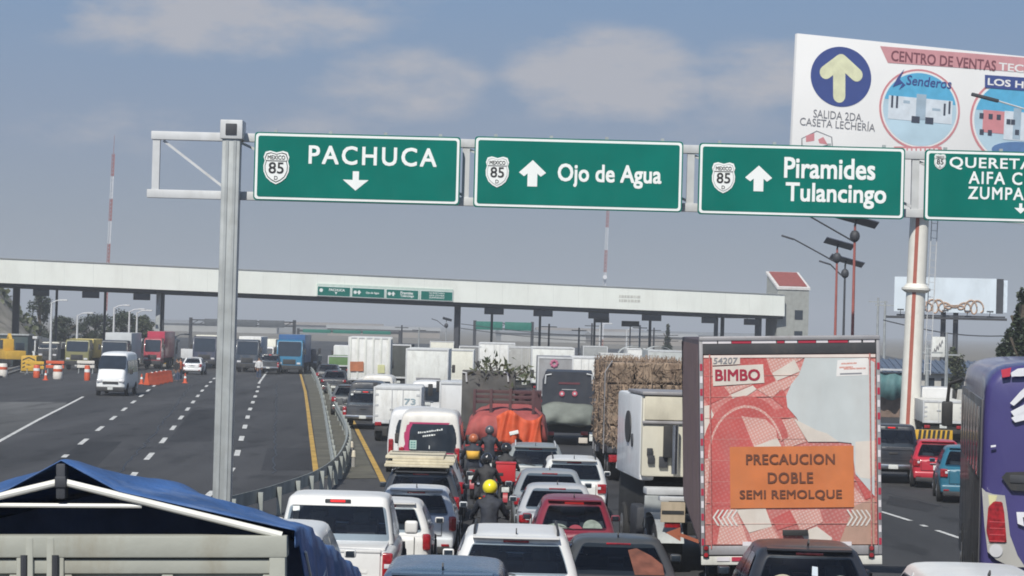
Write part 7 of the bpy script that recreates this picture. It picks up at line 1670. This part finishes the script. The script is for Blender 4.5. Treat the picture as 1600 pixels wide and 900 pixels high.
# ------------------------------------------------------------------ open carriageway: oncoming van and the plaza traffic
minibus('white high roofed van driving toward the camera on the open carriageway', 170, 590, 152, paint('sprinter_white', (.78, .79, .79), .08), 1.85, 2.62, 5.8, None, flip=True, yaw=-1, group='vehicles on the open carriageway')
GP = 'vehicles on the open carriageway'
lorry('silver box lorry with a dark front directly behind the oncoming white van', 178, 560, 222, 2.3, ztop(178, 520, 222), 6, mat('box_silver', (.50, .52, .53), .5, var=.05), CABG, face=-1, base=1.0, group=GP, cab_h=2.6)
yl = lorry('yellow lorry facing the camera at the left toll booths', 120, 555, 221, 2.1, ztop(120, 530, 221), 5, mat('box_yellow_white', (.66, .52, .16), .6, var=.2), paint('cab_olive', (.18, .17, .06), .5), face=-1, base=1.0, group=GP, cab_h=2.6)
lorry('dark lorry with a white tank top facing the camera by the booths', 74, 560, 238, 1.8, ztop(74, 535, 238), 5, CREAM, CABG, face=-1, base=1.5, group=GP, cab_h=2.0)
lorry('red lorry facing the camera left of the canopy column', 238, 550, 232, 1.6, ztop(238, 518, 232), 7, paint('box_red3', (.42, .02, .06), .2), paint('cab_red', (.36, .03, .05), .4), face=-1, base=1.0, group=GP, cab_h=2.8)
car('small white car beyond the orange barriers, nose of the dark bus behind it', 'car', 300, 570, 214, paint('far_white', (.75, .75, .75), .1), 'hatch', 3.7, 1.7, 1.45, group=GP)
lorry('dark blue lorry with a pale box, left of the gantry column', 319, 560, 241, 2.2, ztop(325, 524, 241), 6, CREAM, paint('cab_navy', (.035, .045, .085), .5), face=-1, base=1.2, group=GP, cab_h=3.0)
lorry('dark lorry under a rounded white top, just right of the gantry column', 386, 560, 229, 2.0, ztop(386, 526, 229), 6, LW, paint('cab_slate', (.03, .045, .07), .5), face=-1, base=1.1, group=GP, cab_h=2.9)
lorry('small cream box lorry behind the dark pickup on the open carriageway', 413, 550, 240, 1.7, ztop(413, 530, 240), 5, CREAM, CABW, face=-1, base=1.0, group=GP, cab_h=2.2)
pickup('dark pickup stopped left of the bright blue lorry', 419, 570, 224, CABG, 1.9, 1.75, group=GP)
lorry('bright blue lorry facing the camera near the median', 452, 560, 226, 2.35, ztop(452, 523, 226), 7, paint('box_blue', (.02, .10, .26), .2), paint('cab_blue', (.015, .16, .30), .2), face=-1, base=1.0, group=GP, cab_h=3.0)
lorry('grey lorry behind the rail end, just left of the median', 484, 570, 236, 1.3, ztop(484, 556, 236), 4, mat('box_grey3', (.22, .24, .23), .6, dirt=.3), CABG, face=-1, base=1.0, group=GP, cab_h=2.2)

# toll booths on their islands, barrels, water barriers
BTH = mat('booth_white', (.62, .64, .66), .55, var=.06, dirt=.2)
def booth(label, px, d):
    x = W(px, 560, d).x; r_ = thing('toll_booth', label, 'toll booth', (x, d, 0), 0, 'toll booths under the canopy')
    m = MB(); m.b2(-1.1, 1.1, -4, 6, -.01, .22, .05); m.build('island', CONC, r_)
    m = MB(); m.b2(-.8, .8, -.9, .9, .22, 1.2, .03); m.build('wall', BTH, r_)
    m = MB(); m.b2(-.78, .78, -.88, .88, 1.203, 2.35, .02); m.build('window_band', GLASSB, r_)
    m = MB(); m.b2(-1.0, 1.0, -1.1, 1.1, 2.353, 2.6, .04); m.build('roof', BTH, r_)
    for sx in (-.78, .78):
        for sy in (-.88, .88): m = MB(); m.b2(sx - .06, sx + .06, sy - .06, sy + .06, 1.19, 2.352); m.build('frame', BTH, r_)
    m = MB(); m.b2(-.9, .9, -3.6, -2.4, .222, 1.1, .12); m.build('crash_block', mat('crash_yellow', (.60, .36, .04), .6, dirt=.3), r_)
booth('leftmost toll booth, cut by the left picture edge', 5, 240); booth('toll booth with a yellow crash block, second from the left', 44, 243); booth('toll booth behind the yellow oval drum, next to the oncoming white van', 208, 247); booth('toll booth at the foot of the canopy column with the orange barriers', 262, 250)
ORB = mat('barrier_orange', (.62, .10, .035), .5, var=.1, dirt=.15); WHB = mat('drum_white', (.70, .66, .60), .5, dirt=.2)
def drum(label, px, d, h, r, mm, oval=1):
    x = W(px, 560, d).x; t = thing('traffic_drum', label, 'traffic drum', (x, d, 0), 0, 'traffic drums by the booths'); m = MB(); m.loft([[(r * k * math.cos(2 * math.pi * i / 16) , r * k * math.sin(2 * math.pi * i / 16), z * h) for i in range(16)] for z, k in ((0, .9), (.1, 1), (.45, 1), (.5, .93), (.9, .93), (1, .75))]); m.build('drum', mm, t)
    m = MB(); m.cyl((0, 0, h * .55), (0, 0, h * .75), r * .96, seg=16, cap=False); m.build('band', SWHITE if mm is ORB else ORB, t)
drum('white drum at the left picture edge by the first booth', 5, 190, 1.0, .36, WHB); drum('white drum between the tank lorry and the yellow lorry', 91, 188, 1.0, .36, WHB); drum('orange drum beside the yellow crash block', 58, 190, .95, .26, ORB); drum('slim orange drum right of the yellow lorry', 137, 186, 1.1, .22, ORB)
drum('tall yellow oval drum just right of the oncoming white van', 206, 186, 1.7, .34, mat('drum_yellow', (.66, .38, .04), .5, dirt=.15))
for k, (px, d) in enumerate(((238, 178), (245, 181), (252, 184), (259, 187))):
    x = W(px, 575, d).x; t = thing('water_barrier', ('nearest of the four orange water barriers in a row', 'second nearest orange water barrier of the row', 'third orange water barrier of the row', 'farthest of the four orange water barriers in a row')[k], 'barrier', (x, d, 0), R(60), 'orange water barriers by the booths')
    m = MB(); m.prismx([(-.24, 0), (.24, 0), (.24, .2), (.1, .5), (.1, .85), (-.1, .85), (-.1, .5), (-.24, .2)], -.62, .62); bmesh.ops.bevel(m.bm, geom=m.bm.edges[:], offset=.03, segments=2, affect='EDGES'); m.build('body', ORB, t)
    m = MB(); m.cyl((0, 0, .86), (0, 0, .91), .07); m.build('filler_cap', SWHITE, t)
def stander(label, px, d, jk, tr_, rz=0):
    x = W(px, 565, d).x; r_ = thing('person', label, 'person', (x, d, 0), rz, 'people standing by the booths')
    pts = [(0, 0, .93, .15, .11), (0, 0, 1.12, .14, .10), (0, 0, 1.32, .17, .11), (0, 0, 1.42, .10, .08), (0, 0, 1.50, .055), (0, .01, 1.60, .085, .095), (0, .01, 1.69, .075, .085)]; ed = [(0, 1), (1, 2), (2, 3), (3, 4), (4, 5), (5, 6)]
    for s in (-1, 1):
        b = len(pts); pts += [(s * .19, 0, 1.38, .07), (s * .25, -.01, 1.12, .05), (s * .26, .06, .88, .036)]; ed += [(3, b), (b, b + 1), (b + 1, b + 2)]
        h = len(pts); pts.append((s * .26, .08, .80, .034, .02)); ed.append((b + 2, h))
        for j in range(4): f = len(pts); y = .05 + .02 * j; pts += [(s * .26, y, .745, .009), (s * .25, y + .008, .705, .008)]; ed += [(h, f), (f, f + 1)]
        f = len(pts); pts += [(s * .24, .12, .78, .010), (s * .235, .125, .75, .008)]; ed += [(h, f), (f, f + 1)]
        b = len(pts); pts += [(s * .10, 0, .86, .10), (s * .11, .02, .48, .065), (s * .115, 0, .10, .045), (s * .12, .13, .05, .038, .03)]; ed += [(0, b), (b, b + 1), (b + 1, b + 2), (b + 2, b + 3)]
    skinmesh('body', pts, ed, SKIN, r_)
    m = MB(); m.loft([[(sx * math.cos(a), sy * math.sin(a), z) for a in [k * math.pi / 8 for k in range(16)]] for z, sx, sy in ((.88, .19, .15), (1.1, .18, .14), (1.32, .225, .15), (1.42, .17, .12), (1.46, .08, .08))]); jo = m.build('jacket', jk, r_)
    for s in (-1, 1):
        m = MB(); m.tube([(s * .19, 0, 1.38), (s * .25, -.01, 1.12), (s * .26, .05, .92)], .072, 10); m.build('sleeve', jk, jo)
        m = MB(); m.tube([(s * .10, 0, .92), (s * .11, .02, .48), (s * .115, 0, .08)], .088, 10); m.build('trouser_leg', tr_, r_)
    m = MB(); m.sphere((0, -.015, 1.68), .115, 12, 8, (.9, 1, .85)); m.build('hair', BLACKP, r_)
stander('person in dark clothes standing by the orange water barriers', 277, 190, JKB, JNS, 2.4)
stander('person in an orange top just right of the dark clothed one', 282, 192, mat('orange_top', (.5, .12, .05), .8), JNS, -2)
stander('person in pale clothes standing left of the dark pickup on the open carriageway', 405, 205, mat('pale_shirt', (.55, .55, .55), .8), JNS, 3)

# more of the clutter at the booths: cones, boards on legs, a portable cabin
for k, (px, d, l) in enumerate(((72, 184, 'orange cone in front of the tank lorry'), (222, 180, 'orange cone left of the orange water barriers'), (290, 186, 'orange cone in front of the small white car'))):
    x = W(px, 570, d).x; t = thing('traffic_cone', l, 'traffic cone', (x, d, 0), 0, 'traffic cones by the booths')
    m = MB(); m.b2(-.2, .2, -.2, .2, 0, .04, .01); m.cyl((0, 0, .041), (0, 0, .72), .14, .03, 14); m.build('cone', ORB, t); m = MB(); m.cyl((0, 0, .36), (0, 0, .5), .099, .077, 14, cap=False); m.build('band', SWHITE, t)
for px, d, w_, l, mm in ((54, 200, 1.6, 'yellow barrier board on legs, left of the tank lorry', 'barrier_yellow'), (86, 204, 1.5, 'orange barrier board on legs, in front of the tank lorry', 'barrier_orange'), (134, 208, 1.4, 'white barrier board on legs, right of the yellow lorry', 'drum_white')):
    x = W(px, 570, d).x; t = thing('barrier', l, 'barrier', (x, d, 0), R(rs.uniform(-15, 15)), 'barrier boards by the booths')
    for z in (.45, .8): m = MB(); m.b2(-w_ / 2, w_ / 2, -.03, .03, z, z + .24, .01); m.build('board', MATS[mm], t)
    for sx in (-1, 1): m = MB(); m.b2(sx * w_ * .4 - .03, sx * w_ * .4 + .03, .031, .09, 0, 1.05); m.bar((sx * w_ * .4, -.3, .03), (sx * w_ * .4, .35, .03), .06); m.build('leg', GALV, t)
x = W(20, 555, 228).x; t = thing('cabin', 'dark portable cabin at the far left by the first booth', 'cabin', (x, 228, 0), R(4))
m = MB(); m.b2(-1.3, 1.3, 0, 3.5, .1, 2.75, .03); m.build('wall', mat('cabin_teal_dark', (.035, .06, .065), .6, var=.15, dirt=.3), t); m = MB(); m.b2(-1.4, 1.4, -.1, 3.6, 2.753, 2.88, .02); m.build('roof', GALV, t)
m = MB(); m.b2(-.9, -.1, -.03, -.001, .15, 2.15, .01); m.build('door', DARKST, t); m = MB(); m.b2(.25, 1.0, -.03, -.001, 1.2, 2.1, .01); m.build('window', GLASSB, t)
for px, d, top, w_, h_, mm, l in ((22, 236, 536, 1.5, 1.0, BTH, 'small white sign board near the first booth'), (206, 236, 536, 1.2, 1.2, mat('sign_yellow', (.66, .40, .04), .5), 'small yellow sign board behind the oncoming van'), (292, 240, 545, 1.1, .9, BTH, 'small white sign board by the dark blue lorry')):
    c = W(px, top, d); t = thing('sign_board', l, 'sign', (c.x, d, 0), 0, 'small sign boards by the booths'); m = MB(); m.b2(-w_ / 2, w_ / 2, -.03, .03, c.z - h_, c.z, .01); m.build('board', mm, t); m = MB(); m.b2(-.04, .04, .031, .1, 0, c.z); m.build('post', GALV, t)

# a few more small vehicles in the distance beyond the rails and under the canopy
for k, (px, d, mm, l) in enumerate(((512, 190, paint('far_dark', (.03, .033, .04), .3), 'dark car beyond the guard rails, left of the green and white lorry'), (522, 168, CABG, 'dark car just left of the white ribbed lorry'), (545, 130, paint('far_grey', (.10, .105, .11), .3), 'grey car below the white ribbed lorry at the median side'), (352, 240, paint('far_grey2', (.12, .125, .13), .3), 'grey car hidden by the gantry column'))):
    car(l, 'car', px, 560, d, mm, ('suv', 'sedan', 'hatch', 'suv')[k], 4.3, 1.75, 1.55, group='small cars in the distance')
for px, d, top, w_, mm, l in ((560, 262, 536, 2.4, LW, 'pale lorry roof far beyond the white ribbed lorry'), (690, 256, 533, 2.4, CREAM, 'cream lorry roof far beyond the tall plain white lorry'), (930, 250, 541, 2.4, mat('far_box_grey', (.30, .31, .31), .6), 'grey lorry far behind the dark tipper lorry'), (1000, 246, 545, 2.5, LW, 'white lorry far behind the straw bales'), (1070, 252, 548, 2.5, mat('far_box_tan', (.34, .30, .25), .6), 'tan lorry far behind, at the edge of the bread lorry')):
    lorry(l, px, 560, d, w_, ztop(px, top, d), 8, mm, CABW, base=1.0, doors=False)

x = W(45, 560, 206).x; t = thing('crash_cushion', 'square yellow crash cushion with dark chevrons, left of the tank lorry', 'crash cushion', (x, 206, 0), 0)
m = MB(); m.b2(-.62, .62, 0, 2.6, .12, 1.35, .05); bd_ = m.build('body', MATS['crash_yellow'], t)
for k in range(3): z = .35 + k * .3; m = MB(); m.prism([(-.5, z), (0, z + .22), (.5, z), (.5, z + .1), (0, z + .32), (-.5, z + .1)], -.012, -.002); m.build('chevron', SBLACK, bd_)
m = MB(); m.b2(-.68, .68, .1, 2.8, 0, .118); m.build('base', CONC, t)
x = W(18, 550, 222).x; t = thing('excavator', 'small yellow excavator parked by the first booth at the far left', 'excavator', (x, 222, 0), R(30))
m = MB()
for s in (-1, 1): m.box((s * .7, 0, .35), (.4, 2.4, .65), .18, None, 3)
m.build('track', UNDER, t); YM = MATS['crash_yellow']
m = MB(); m.b2(-.9, .9, -1.2, .6, .75, 1.5, .06); m.build('body', YM, t); m = MB(); m.b2(-.85, .1, -.3, .6, 1.503, 2.5, .05); cb = m.build('cab', YM, t); m = MB(); m.b2(-.75, 0, .58, .62, 1.65, 2.4, .02); m.b2(-.87, -.84, -.2, .5, 1.65, 2.4); m.build('window', GLASSB, cb)
m = MB(); m.bar((.4, .5, 1.3), (.4, 1.9, 2.9), .28, .2, .03); m.bar((.4, 1.9, 2.9), (.4, 2.9, 1.5), .2, .16, .03); bo = m.build('boom', YM, t); m = MB(); m.prismx([(2.7, 1.6), (3.15, 1.5), (3.0, .9), (2.6, 1.0)], .1, .7); m.build('bucket', DARKST, bo)
# ------------------------------------------------------------------ the hazy air
hm = bpy.data.materials.new('haze_air'); hm.use_nodes = True; ht = hm.node_tree; ht.nodes.clear()
hv = ht.nodes.new('ShaderNodeVolumePrincipled'); hv.inputs['Color'].default_value = (.86, .90, .96, 1); hv.inputs['Density'].default_value = .0006; hv.inputs['Anisotropy'].default_value = 0
ho = ht.nodes.new('ShaderNodeOutputMaterial'); ht.links.new(hv.outputs[0], ho.inputs['Volume'])
m = MB(); m.b2(-3100, 3100, -120, 6100, -1.2, 48); hz = struct(m.build('haze', hm), 'stuff')
